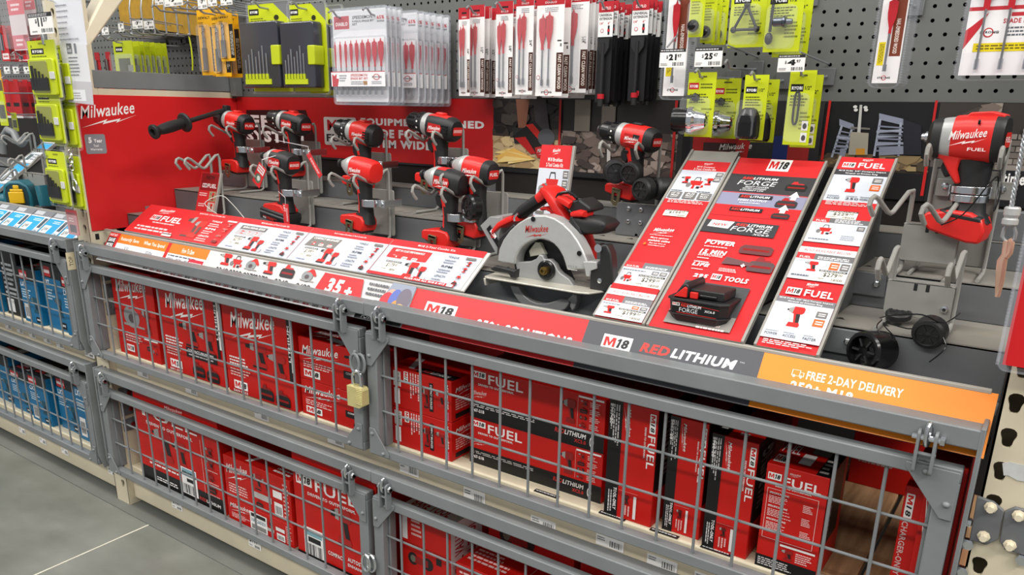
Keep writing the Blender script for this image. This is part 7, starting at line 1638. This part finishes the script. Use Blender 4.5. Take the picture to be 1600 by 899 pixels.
# blue cartons
def a_blue(kind):
    def f(P, W, H):
        P.rect(0, H*.78, W, H, '#1a1c1e'); P.rect(W*.08, H*.80, W*.5, H*.95, '#c22a2e'); P.lines(W*.1, H*.82, W*.36, H*.1, 1, '#f0e6e4', 0)
        P.text('LXT' if kind % 2 else 'CXT', W*.08, H*.66, W*.3, H*.09, '#f0f4f6', .04, .15); P.lines(W*.08, H*.44, W*.5, H*.18, 4, '#cfe2ec'); P.icon('impact', W*.5, H*.2, W*.36, H*.3, '#0d4f63', '#14252b', '#5d6c70')
        P.rect(W*.66, H*.04, W*.94, H*.14, '#15181a'); P.lines(W*.7, H*.06, W*.2, H*.06, 1, '#dfe6ea', 0)
        if kind > 1: P.rect(W*.1, H*.06, W*.4, H*.34, '#eceae6'); P.bars(W*.13, H*.1, W*.24, H*.18, 18)
    return f
def t_blue(P, W, D): P.rect(0, 0, W, D, '#222528'); P.rect(W*.1, D*.1, W*.5, D*.35, '#c22a2e'); P.lines(W*.12, D*.14, W*.34, D*.14, 1, '#f0e6e4', 0); P.rect(W*.6, D*.1, W*.9, D*.5, '#b9bcc0')
ups = [(-.37, -.235, .215, 1, 'nearest the left post'), (-.52, -.385, .235, 0, 'second from the left post'), (-.675, -.54, .20, 3, 'third from the left post'), (-.835, -.70, .25, 0, 'fourth from the left post'), (-1.02, -.86, .21, 2, 'fifth from the left post'), (-1.25, -1.04, .24, 1, 'sixth from the left post'), (-1.5, -1.27, .22, 0, 'farthest left in view')]
for i, (x0, x1, h, k, lab) in enumerate(ups):
    if k == 0 and i != 1: carton('black and grey power tool carton on the upper left shelf, '+lab, x0, x1, .05+.01*(i % 2), .28, Z1, Z1+h, CARDBLK, lambda P, W, H: (P.lines(W*.1, H*.3, W*.7, H*.5, 7, '#b9bcc0'), P.rect(W*.1, H*.05, W*.5, H*.25, '#e6e6e4')), None, t_blue)
    else: carton('blue power tool carton on the upper left shelf, '+lab, x0, x1, .05+.01*(i % 2), .28, Z1, Z1+h, CARDBLUE, a_blue(k), None, t_blue)
lows = [(-.285, -.20, .175, 1, 'nearest the left post'), (-.44, -.30, .26, 3, 'second, tall with a white sticker'), (-.60, -.455, .21, 1, 'third from the left post'), (-.77, -.62, .19, 2, 'fourth from the left post'), (-.95, -.79, .17, 1, 'fifth from the left post'), (-1.15, -.97, .2, 0, 'sixth from the left post'), (-1.4, -1.17, .22, 1, 'farthest left in view')]
for i, (x0, x1, h, k, lab) in enumerate(lows): carton('blue power tool carton on the bottom left shelf, '+lab, x0, x1, .055+.012*(i % 3), .3, Z0, Z0+h, CARDBLUE, a_blue(k), None, t_blue)
carton('black and red carton at the back of the bottom left shelf', -.62, -.34, .33, .5, Z0, Z0+.27, CARDBLK, lambda P, W, H: (P.rect(0, H*.7, W*.4, H, '#c22a2e'), P.lines(W*.45, H*.75, W*.4, H*.12, 1, '#dddddd', 0)))
carton('blue carton at the back of the bottom left shelf', -.92, -.64, .33, .5, Z0, Z0+.25, CARDBLUE, a_blue(1))
# teal tool with yellow battery seat
x, y, z = at(36, 302, .20)
tt = thing('cordless_tool', 'teal power tool lying with its yellow battery seat towards the aisle', 'power tool', (x, y, z))
X = T(x, y, z)
g = MB(); R_ = [(.0, 0)]
rings = []
for yy, k in ((-.05, .92), (-.045, 1.0), (.03, 1.0), (.07, .75)): rings.append([(x+a*k, y+yy, z+b*k) for a, b in [(-.048, -.045), (.048, -.05), (.05, .0), (.042, .032), (.015, .048), (-.02, .048), (-.042, .034), (-.05, .0)]])
g.loft(rings, TEAL); g.build('tool_shell', tt, bev=.004)
MB().prism([(x+a*.8, z+b*.8) for a, b in [(-.048, -.045), (.048, -.05), (.05, .0), (.042, .032), (.015, .048), (-.02, .048), (-.042, .034), (-.05, .0)]], y-.0515, y-.05, mat('dark_teal', '#0d343d', .5)).build('battery_bay', tt, smooth=0)
g = MB(); g.box((x-.026, y-.06, z-.032), (x+.026, y-.0515, z+.01), YEL); g.box((x-.02, y-.058, z+.01), (x+.024, y-.0515, z+.02), YEL); g.box((x-.008, y-.057, z+.02), (x+.012, y-.0515, z+.034), YEL); g.build('battery_seat', tt, bev=.003)
MB().lathe([(.02, 0), (.026, .004), (.026, .05), (.018, .06)], TEAL, 20, T(x-.05, y+.0, z-.025) @ rotY(-math.pi/2)).build('motor_end', tt)
tt.rotation_euler = (0, 0, .75)
x, y, z = at(70, 305, .2)
t2_ = thing('cordless_tool', 'small teal tool peeping out behind the lime bit cases', 'power tool', (x, y, z))
arm('tool_shell', [((68-700)*5, (290-260)*5, 26), ((72-700)*5, (305-260)*5, 34), ((76-700)*5, (322-260)*5, 24)], y, TEAL, .03, parent=t2_)
MB().box((x-.02, y-.035, z-.055), (x+.03, y+.02, z-.035), BLK).build('tool_foot', t2_, bev=.006)
# black looped hoses and grey stands
hz = thing('vacuum_hose', 'coiled grey vacuum hose with tools on the left bay deck', 'hose', aY(20, 205, .3))
MB().tube([aY(a, b, .3) for a, b in ((6, 240), (4, 216), (12, 203), (22, 208), (28, 222), (34, 226), (40, 216))], .014, mat('hose_grey', '#7c7f80', .45), 12).build('hose', hz); MB().tube([aY(a, b, .27) for a, b in ((0, 310), (8, 290), (18, 284), (26, 275))], .016, BLK, 12).build('hose_end', hz)
for (c1, c2, y, pl_, lab) in (((36, 242), (65, 243), .24, [(26, 268), (68, 268), (68, 296)], 'empty wire stand in front of the grey plate, left bay'), ((18, 262), (25, 264), .2, None, 'empty wire stand at the left edge of the photo'), ((45, 207), (52, 208), .33, [(52, 232), (68, 232), (68, 258)], 'small wire stand behind the lime bit cases, left bay')):
    empty_stand(0, 0, y, .93 if y < .3 else 1.05, lab, c1, c2, pl_)
# blue sloped channel
x0, x1 = aP(0, 264, SA, SNN).x, aP(0, 264, SA, SNN).x+.1
t, P = channel(-1.02, -.93, .0, .98, 'sloped blue and white sign channel in the left bay')
for k in range(4): P.rect(0, .25*k, .09, .25*k+.24, '#dfe6ec'); P.rect(0, .25*k+.14, .09, .25*k+.24, '#2fa3d6'); P.rect(.01, .25*k+.03, .04, .25*k+.1, '#5b6a70'); P.lines(.045, .25*k+.03, .04, .08, 3, '#6b7076')
P.done('print', t)
# ---- packs on the left pegboard
def rd(P, W, H): P.rect(0, 0, W, H, '#c2242a'); P.rect(0, H*.75, W, H, '#a81c22'); P.rect(W*.1, H*.05, W*.9, H*.22, '#e9e4e2'); P.lines(W*.2, H*.08, W*.6, H*.1, 1, '#b33', 0); P.rect(W*.2, H*.3, W*.5, H*.75, '#7d7f83')
def ired(t, x0, z0, W, H, y): MB().tube([(x0+W*.35, y-.006, z0+H*.3), (x0+W*.35, y-.006, z0+H*.8)], .006, SHANK, 8).build('steel_blade', t)
def rd2(P, W, H): P.rect(0, 0, W, H, '#b81f25'); P.rect(W*.2, H*.3, W*.8, H*.4, '#1d1b1c'); P.rect(0, 0, W, H*.06, '#dddddd')
groups = [((0, 12, 40, 96), .42, rd, 6, .022, 'red and silver blade card in the upper row of the left bay', 1), ((7, 17, 124, 184), .42, rd2, 3, .03, 'red tool card in the lower row of the left bay', 2), ((17, 32, 124, 184), .40, rd2, 3, .035, 'wide red tool card beside the lime bit cases, left bay', 3), ((28, 45, 86, 96), .44, rd, 2, .03, 'red and white card end under the clear trays, left bay', 4)]
for (pl_, pr_, pt_, pb), y, dr, n, st, lab, gi in groups:
    X0, X1 = aY(pl_, (pt_+pb)/2, y).x, aY(pr_, (pt_+pb)/2, y).x; z1, z0 = aY(pl_, pt_, y).z, aY(pl_, pb, y).z
    c = pack('blade_card', 'front '+lab, 'tool card', X0, X1, z0, z1, y, '#b81f25', dr, 'red cards, left bay '+str(gi), None, ired if dr is rd else None)
    for k in range(1, n+1): dup(c, (c.location.x+.004*(k % 2), min(y+st*k, .585), c.location.z), 'rear '+lab, 'red cards, left bay '+str(gi))
    hook((X0+X1)/2, z1-.006, y-.012, 'hook of the '+lab.replace(' in the ', ', '))
for px, lab in ((11, 'left'), (25, 'middle'), (42, 'right')): 
    p = aY(px, 112, .36); hook(p.x, p.z, .36, 'bare peg hook with white tag above the red tool cards, '+lab, ('9', '97'), ((px-6, 102), (px+5, 115)))
for (pl_, pr_, pt_, pb, y, lab) in ((15, 40, -14, 80, .16, 'clear tray with red dots at the top left edge'), (40, 58, -14, 60, .2, 'clear tray with red dots behind the eleven fifty seven tag')):
    X0, X1 = aY(pl_, 30, y).x, aY(pr_, 30, y).x; z1, z0 = aY(pl_, pt_, y).z, aY(pl_, pb, y).z
    c = pack('clear_tray', lab, 'clear tray', X0, X1, z0, z1, y, '#d8c9c9', lambda P, W, H: (P.rect(0, 0, W, H, '#dccfd0'), P.rect(0, H*.02, W, H*.26, '#d8828a'), P.rect(0, H*.6, W, H*.85, '#d8727a'), P.lines(W*.2, H*.65, W*.6, H*.15, 2, '#f4e4e6'), P.lines(W*.2, H*.06, W*.6, H*.15, 2, '#f4e4e6')), None, (.02, .02, .98, .98, .03))
    hook((X0+X1)/2, z1-.01, y-.01, 'peg hook of the '+lab)
# yellow edge item and small lime card far left
for (pl_, pr_, pt_, pb, y, col, lab) in ((0, 4, 100, 162, .38, '#e9b413', 'yellow card edge at the left border of the photo'), (0, 9, 142, 196, .3, '#c6d21a', 'lime card edge at the left border of the photo'), (22, 27, 176, 205, .34, '#c6d21a', 'lime card corner beside the grey coiled hose')):
    X0, X1 = aY(pl_-3, (pt_+pb)/2, y).x, aY(pr_, (pt_+pb)/2, y).x; z1, z0 = aY(pl_, pt_, y).z, aY(pl_, pb, y).z
    pack('blister_card', lab, 'accessory card', X0, X1, z0, z1, y, col, lambda P, W, H, col=col: (P.rect(0, 0, W, H, col), P.rect(W*.1, H*.2, W*.9, H*.6, '#4a4a30')), None, (.1, .1, .9, .7, .015)); hook((X0+X1)/2, z1-.008, y-.01, 'peg hook of the '+lab)
# ---- packs seen over the red side panel
X = aY(142, 95, .35)
c0 = aY(150, 82, .33); c1 = aY(150, 112, .33)
c = pack('blade_card', 'front red and steel blade card behind the grey channel on the side panel', 'tool card', c0.x-.012, c0.x+.018, c1.z-.06, c0.z, .33, '#b81f25', rd, 'blade cards above the side panel', None, ired)
for k in range(1, 7): dup(c, (c.location.x+.006*k, .33+.035*k, c.location.z+.004*(k % 2)), 'red and steel blade card in the row behind the front one above the side panel', 'blade cards above the side panel')
a0 = aY(176, 65, .32); a1 = aY(206, 65, .32); b1 = aY(190, 118, .32)
def dlm(P, W, H): P.rect(0, 0, W, H, '#bdc919'); P.rect(W*.1, H*.68, W*.48, H*.84, '#161711'); P.text('RYOBI', W*.14, H*.72, W*.3, H*.07, '#fff', .04); P.rect(W*.2, H*.05, W*.8, H*.5, '#4c5034'); P.rect(W*.66, H*.12, W*.92, H*.3, '#8d8f8b')
c = pack('bit_set_card', 'front lime bit set card in the row above the side panel', 'bit set', a0.x, a1.x, b1.z, a0.z, .32, LIME, dlm, 'lime bit sets above the side panel', (.06, .04, .94, .62, .025))
X1 = a1.x
for k, px in enumerate((219, 226, 235, 243, 252, 261)): dup(c, (c.location.x, aX(px, 85, X1).y, c.location.z), 'lime bit set card in the row behind the front one above the side panel', 'lime bit sets above the side panel')
hook((a0.x+a1.x)/2, a0.z-.006, .30, 'peg hook carrying the row of lime bit sets above the side panel')
# yellow wire baskets / card behind hooks
p0_, p1_ = aY(190, 52, .5), aY(330, 0, .5)
t = thing('yellow_carton', 'long yellow carton behind wire hooks at the top left', 'carton', (p0_.x, .5, p0_.z))
MB().prism([(p0_.x, p0_.z+.03), (p1_.x, p0_.z-.035), (p1_.x, p1_.z+.1), (p0_.x, p1_.z+.1)], .5, .56, mat('ochre_card', '#b48a22', .55, 0, .25, 40)).build('carton_body', t)
for i in range(6):
    p = aY(205+18*i, 38, .44)
    t = thing('wire_hanger', 'drooping wire hook in front of the yellow carton, '+('first', 'second', 'third', 'fourth', 'fifth', 'sixth')[i]+' from the left', 'wire hook', p)
    MB().tube([(p.x, .5, p.z+.1), (p.x, .45, p.z+.1), (p.x, .44, p.z+.05), (p.x, .44, p.z-.03), (p.x+.004, .435, p.z-.036), (p.x+.008, .43, p.z-.03)], .003, WIRE, 8).build('wire', t)
tags_ = [(158, 41, 170, 54), (184, 34, 194, 49), (206, 30, 224, 44), (224, 30, 241, 45), (241, -6, 256, 7), (256, -6, 286, 8), (308, -6, 324, 13), (324, -6, 339, 9), (344, -6, 363, 7)]
for i, (a, b, c_, d) in enumerate(tags_):
    y = .38 if b > 10 else .34; p = aY((a+c_)/2, (b+d)/2, y)
    hook(p.x, p.z-.03, y-.0, 'wire hook with white price tag at the top left, number word '.replace(', number word ', ', ')+('lowest, beside the cream brace', 'next to the lowest', 'left of a joined pair', 'right of a joined pair', 'over the second drooping hook', 'wide one over the yellow carton', 'left of three at the corner', 'middle of three at the corner', 'right of three at the corner')[i], ('7', '97'), ((a, b), (c_, d)))
for i, (px, py, ln) in enumerate(((262, 11, .2), (283, 13, .2), (300, 13, .2), (345, 14, .18), (368, 10, .18), (205, 55, .2), (250, 52, .2))):
    p = aY(px, py, .6-ln); hook(p.x, p.z, .6-ln, 'bare wire peg hook at the top left, '+('first of three in a row', 'second of three in a row', 'third of three in a row', 'over the yellow cards', 'beside the lime case', 'lower left one', 'lower right one')[i])
p = aY(296, 55, .45); t = thing('side_card', 'slim lime card edge hanging alone on the left bay pegboard', 'accessory card', p)
MB().tube([aY(a, b, .45) for a, b in ((295, 55), (299, 75), (301, 95), (301, 110))], .0025, LIME, 6).build('card_edge', t)
# grey channel on top of the red side panel
ch = thing('shelf_channel', 'grey U-shaped steel channel lying along the top of the red side panel', 'channel', (-.083, .05, 1.36))
za, zb_ = aX(147, 137, -.083).z, aX(142, 109, -.083).z; ya = aX(145, 120, -.083).y
g = MB(); g.box((-.085, ya, za), (-.082, .585, zb_), GREY); g.box((-.12, ya, za), (-.085, .585, za+.003), GREYD); g.box((-.12, ya, za), (-.117, .585, zb_), GREYD); g.build('channel', ch, bev=.001)
MB().box((-.118, ya+.01, 1.333), (-.083, .58, za-.002), BEIGE).build('cream_batten', ch)
# ---- clip strip of lime bit cases, tag and document pouch at the left post
cs = thing('clip_strip', 'clear hanging strip with steel clips holding the lime bit cases at the left post', 'clip strip', aY(70, 20, -.02))
MB().box((aY(60, 20, -.014).x, -.014, aY(70, 300, -.014).z), (aY(72, 20, -.014).x, -.0125, aY(70, -20, -.014).z), CLEARM).build('strip', cs, smooth=0)
for (px, py) in ((67, 62), (70, 240)):
    p = aY(px, py, -.03); MB().prism([(p.x-.006, p.z+.03), (p.x+.004, p.z+.03), (p.x+.012, p.z-.012), (p.x+.002, p.z-.014)], -.034, -.031, STEEL).build('steel_clip', cs)
def a_lm(P, W, H): P.rect(0, 0, W, H, '#c6d21a'); P.rect(W*.1, H*.76, W*.56, H*.86, '#161711'); P.text('RYOBI', W*.15, H*.785, W*.36, H*.05, '#fff', .04); P.text('5', W*.1, H*.88, W*.06, H*.04, '#3a3d10', .02); P.lines(W*.1, H*.7, W*.6, H*.04, 1, '#666d15'); P.rect(W*.4, H*.93, W*.66, H*.96, '#8b9114')
def i_lm(t, x0, z0, W, H, y):
    MB().prism(rrect(x0+W*.02, z0+H*.04, x0+W*.92, z0+H*.68, .007), y-.009, y-.001, mat('lime_plastic', '#b9c61c', .4)).build('bit_case', t, bev=.002)
    MB().prism(rrect(x0+W*.1, z0+H*.08, x0+W*.72, z0+H*.64, .006), y-.0105, y-.009, mat('case_olive', '#8e9146', .3)).build('case_window', t, bev=.001)
    mb = MB()
    for k in range(5): mb.tube([(x0+W*(.18+.12*k), y-.012, z0+H*.2), (x0+W*(.18+.12*k), y-.012, z0+H*(.56-.05*k))], .0042-.0005*k, BLK, 6)
    mb.box((x0+W*.1, y-.0145, z0+H*.13), (x0+W*.72, y-.0105, z0+H*.34), BLK); mb.build('black_bits', t)
    MB().box((x0+W*.78, y-.012, z0+H*.32), (x0+W*.94, y-.008, z0+H*.45), ink('#c9c9c4')).build('case_catch', t, bev=.001)
for (pl_, pr_, pt_, pb, y, lab) in ((49, 92, 64, 152, -.03, 'lime bit case at the top of the hanging strip'), (60, 97, 134, 221, -.026, 'lime bit case in the middle of the hanging strip'), (76, 106, 236, 316, -.03, 'lime bit case lowest on the hanging strip')):
    X0, X1 = aY(pl_, (pt_+pb)/2, y).x, aY(pr_, (pt_+pb)/2, y).x; z1, z0 = aY(pl_, pt_, y).z, aY(pl_, pb, y).z
    c = pack('bit_set_card', lab, 'bit set', X0, X1, z0, z1, y, LIME, a_lm, 'lime bit cases on the clip strip', None, i_lm, full=.02)
    dup(c, (c.location.x+.025, y+.028, c.location.z-.012), 'twin case tucked behind the '+lab, 'lime bit cases on the clip strip')
pt_ = thing('price_tag', 'white price tag reading eleven fifty seven above the lime bit cases', 'price tag', aY(64, 37, -.045))
q = [aY(a, b, -.045) for a, b in ((43, 22), (85, 52))]
x0, x1, z1, z0 = q[0].x, q[1].x, q[0].z, q[1].z
MB().box((x0, -.045, z0), (x1, -.044, z1), PAPER).build('tag_card', pt_, smooth=0)
P = Print((x0, -.045, z0), (1, 0, 0), (0, 0, 1)); W, H = x1-x0, z1-z0
P.rect(0, 0, W, H, '#f1f0ec'); P.rect(0, H*.8, W, H, '#232324'); P.lines(W*.03, H*.83, W*.8, H*.14, 2, '#ccc', .2); P.text('$', W*.27, H*.5, W*.08, H*.22, '#111', .03); P.text('11', W*.38, H*.36, W*.2, H*.42, '#111', .07); P.text('57', W*.62, H*.56, W*.18, H*.2, '#111', .04); P.bars(W*.5, H*.08, W*.46, H*.18, 24); P.lines(W*.1, H*.08, W*.25, H*.12, 1, '#999'); P.done('tag_print', pt_)
MB().tube([(x0+W*.5, -.043, z1), (x0+W*.55, -.043, z1+.03), (x0+W*.6, -.03, z1+.035), (x0+W*.6, -.0, z1+.03)], .002, STEEL, 6).build('tag_wire', pt_)
# pouch with papers
PY = -.008
pc_ = [aY(a, b, PY) for a, b in ((82, -6), (126, -8), (146, 165), (108, 160))]
po = thing('document_pouch', 'clear plastic pouch with printed service papers hanging on the left post', 'pouch', (pc_[3].x, PY, pc_[3].z))
W = pc_[1].x-pc_[0].x
def quad(pts, y): return [aY(a, b, y) for a, b in pts]
def slab_(pts, y, th, m, name):
    q = quad(pts, y); MB().add([*(v for v in q), *(v+V((0, th, 0)) for v in q)], [(0, 1, 2, 3), (7, 6, 5, 4), (0, 4, 5, 1), (1, 5, 6, 2), (2, 6, 7, 3), (3, 7, 4, 0)], m).build(name, po, smooth=0)
slab_([(84, -4), (126, -4), (136, 70), (94, 68)], PY+.004, .001, ink('#e6e6ea'), 'paper'); slab_([(92, 66), (134, 68), (142, 128), (103, 126)], PY+.003, .001, ink('#e9e8e8'), 'paper')
slab_([(82, -6), (127, -8), (146, 165), (107, 160)], PY, .0006, CLEARM, 'sleeve'); slab_([(104, 126), (143, 128), (146, 164), (107, 159)], PY+.002, .001, ink('#c9c4c6'), 'sleeve_foot')
P = Print((0, PY+.003, 0), (1, 0, 0), (0, 0, 1), lift=.0005)
def LN(pts, n, col='#77777c'):
    for i in range(n):
        a = [(pts[0][0]+(pts[1][0]-pts[0][0])*i/max(n-1, 1)), (pts[0][1]+(pts[1][1]-pts[0][1])*i/max(n-1, 1))]
        u, v = P.uv(*a); P.lines(u, v-.004, .07, .006, 1, col, .4)
LN(((86, 9), (94, 62)), 7); LN(((107, 90), (110, 117)), 6, '#4a4a50')
u, v = P.uv(106, 84); P.poly([(u, v), (u+.026, v), (u+.026, v+.026), (u, v+.026)], '#2c2c30'); P.text('THE', u+.003, v+.014, .012, .006, '#e8e8e8', .02, .2); P.text('HOME', u+.003, v+.003, .02, .008, '#e8e8e8', .02, .2); P.rect(u+.04, v, u+.05, v+.025, '#55555a'); P.text('Service Levels', u+.02, v+.034, .05, .006, '#55555a', .02)
u, v = P.uv(116, 158); P.rect(u, v, u+.07, v+.03, '#efeeee'); P.lines(u+.003, v+.004, .05, .02, 3, '#8f8a8c'); P.done('paper_print', po)
# chain with snap hook
sh = thing('snap_hook', 'small steel chain and snap hook hanging beside the lowest lime bit case', 'snap hook', aY(114, 270, -.02))
for i in range(5):
    p = aY(110+.6*i, 238+6*i, -.02); c = [(p.x+.005*math.sin(a)*(1 if i % 2 else .3), -.02+.005*math.sin(a)*(.3 if i % 2 else 1), p.z+.008*math.cos(a)) for a in [2*math.pi*k/10 for k in range(10)]]
    MB().tube(c, .0015, STEEL, 5, closed=True).build('chain_link', sh)
p = aY(117, 290, -.02); c = [(p.x+.012*math.sin(a), -.02, p.z+.016*math.cos(a)) for a in [2*math.pi*k/16 for k in range(16)]]
MB().tube(c, .003, STEEL, 8, closed=True).build('ring', sh); MB().tube([aY(112, 268, -.02), aY(115, 282, -.02)], [.004, .005], STEEL, 8).build('hook_shank', sh)
t = pack('red_card', 'small red and white card hanging low in front of the left post', 'card', aY(105, 345, -.01).x, aY(121, 345, -.01).x, aY(110, 366, -.01).z, aY(110, 328, -.01).z, -.01, '#c2555a', lambda P, W, H: (P.rect(0, 0, W, H, '#c98a8c'), P.rect(0, H*.8, W, H, '#c2444a'), P.rect(W*.2, H*.1, W*.8, H*.4, '#6d6a70'), P.lines(W*.2, H*.5, W*.6, H*.2, 2, '#efe0e0')), None, (.0, .0, 1, .9, .01))

# ================================================================ right edge
CYB = .02
cb = thing('security_cable', 'twisted steel security cable with crimped loop and copper clip at the right edge', 'cable', aY(1580, 340, CYB))
pa = [aY(a, b, CYB) for a, b in ((1604, 200), (1592, 262), (1580, 325), (1579, 335))]
ax_ = pa
for s in (0, 2.1, 4.2):
    q = []
    for i in range(60):
        u = i/59*3; k = min(int(u), 2); v = pa[k].lerp(pa[k+1], u-k); a = i*.9+s; q.append(v+V((math.cos(a)*.0016, math.sin(a)*.0016, 0)))
    MB().tube(q, .0016, WIRE, 6).build('cable_strand', cb)
lo_ = [aY(a, b, CYB) for a, b in ((1577, 346), (1569, 358), (1566, 370), (1571, 377), (1578, 378), (1585, 374), (1587, 364), (1583, 352), (1581, 346))]
MB().tube(lo_, .0024, WIRE, 8).build('cable_loop', cb)
p = aY(1580, 338, CYB); MB().lathe([(.0075, -.012), (.0095, -.010), (.0095, -.004), (.0075, -.002), (.0095, .002), (.0095, .010), (.008, .012)], SILV, 14, T(*p)).build('crimp', cb)
COP = mat('copper_clip', '#dcb49c', .25, .6)
MB().tube([aY(a, b, CYB) for a, b in ((1576, 374), (1580, 380), (1577, 395), (1571, 402))], .0042, COP, 8).build('clip_bow', cb); MB().tube([aY(a, b, CYB) for a, b in ((1573, 376), (1570, 398), (1565, 408), (1562, 430), (1557, 464))], [.004, .004, .0055, .005, .002], COP, 10).build('clip_gate', cb); MB().tube([aY(a, b, CYB) for a, b in ((1571, 400), (1565, 440), (1558, 464))], .0032, COP, 8).build('clip_bow', cb)
rp = pack('blister_pack', 'red card in a ribbed clear blister hanging at the right border of the photo', 'blister pack', aY(1592, 450, -.02).x, aY(1592, 450, -.02).x+.12, aY(1592, 574, -.02).z, aY(1592, 340, -.02).z, -.02, '#c2161c', lambda P, W, H: P.rect(0, 0, W, H, '#c2161c'), None)
ribbed(rp, rp.location.x-.06, rp.location.x+.06, rp.location.z, rp.location.z+(aY(1592, 340, -.02).z-aY(1592, 574, -.02).z), -.02, .02)
finish()
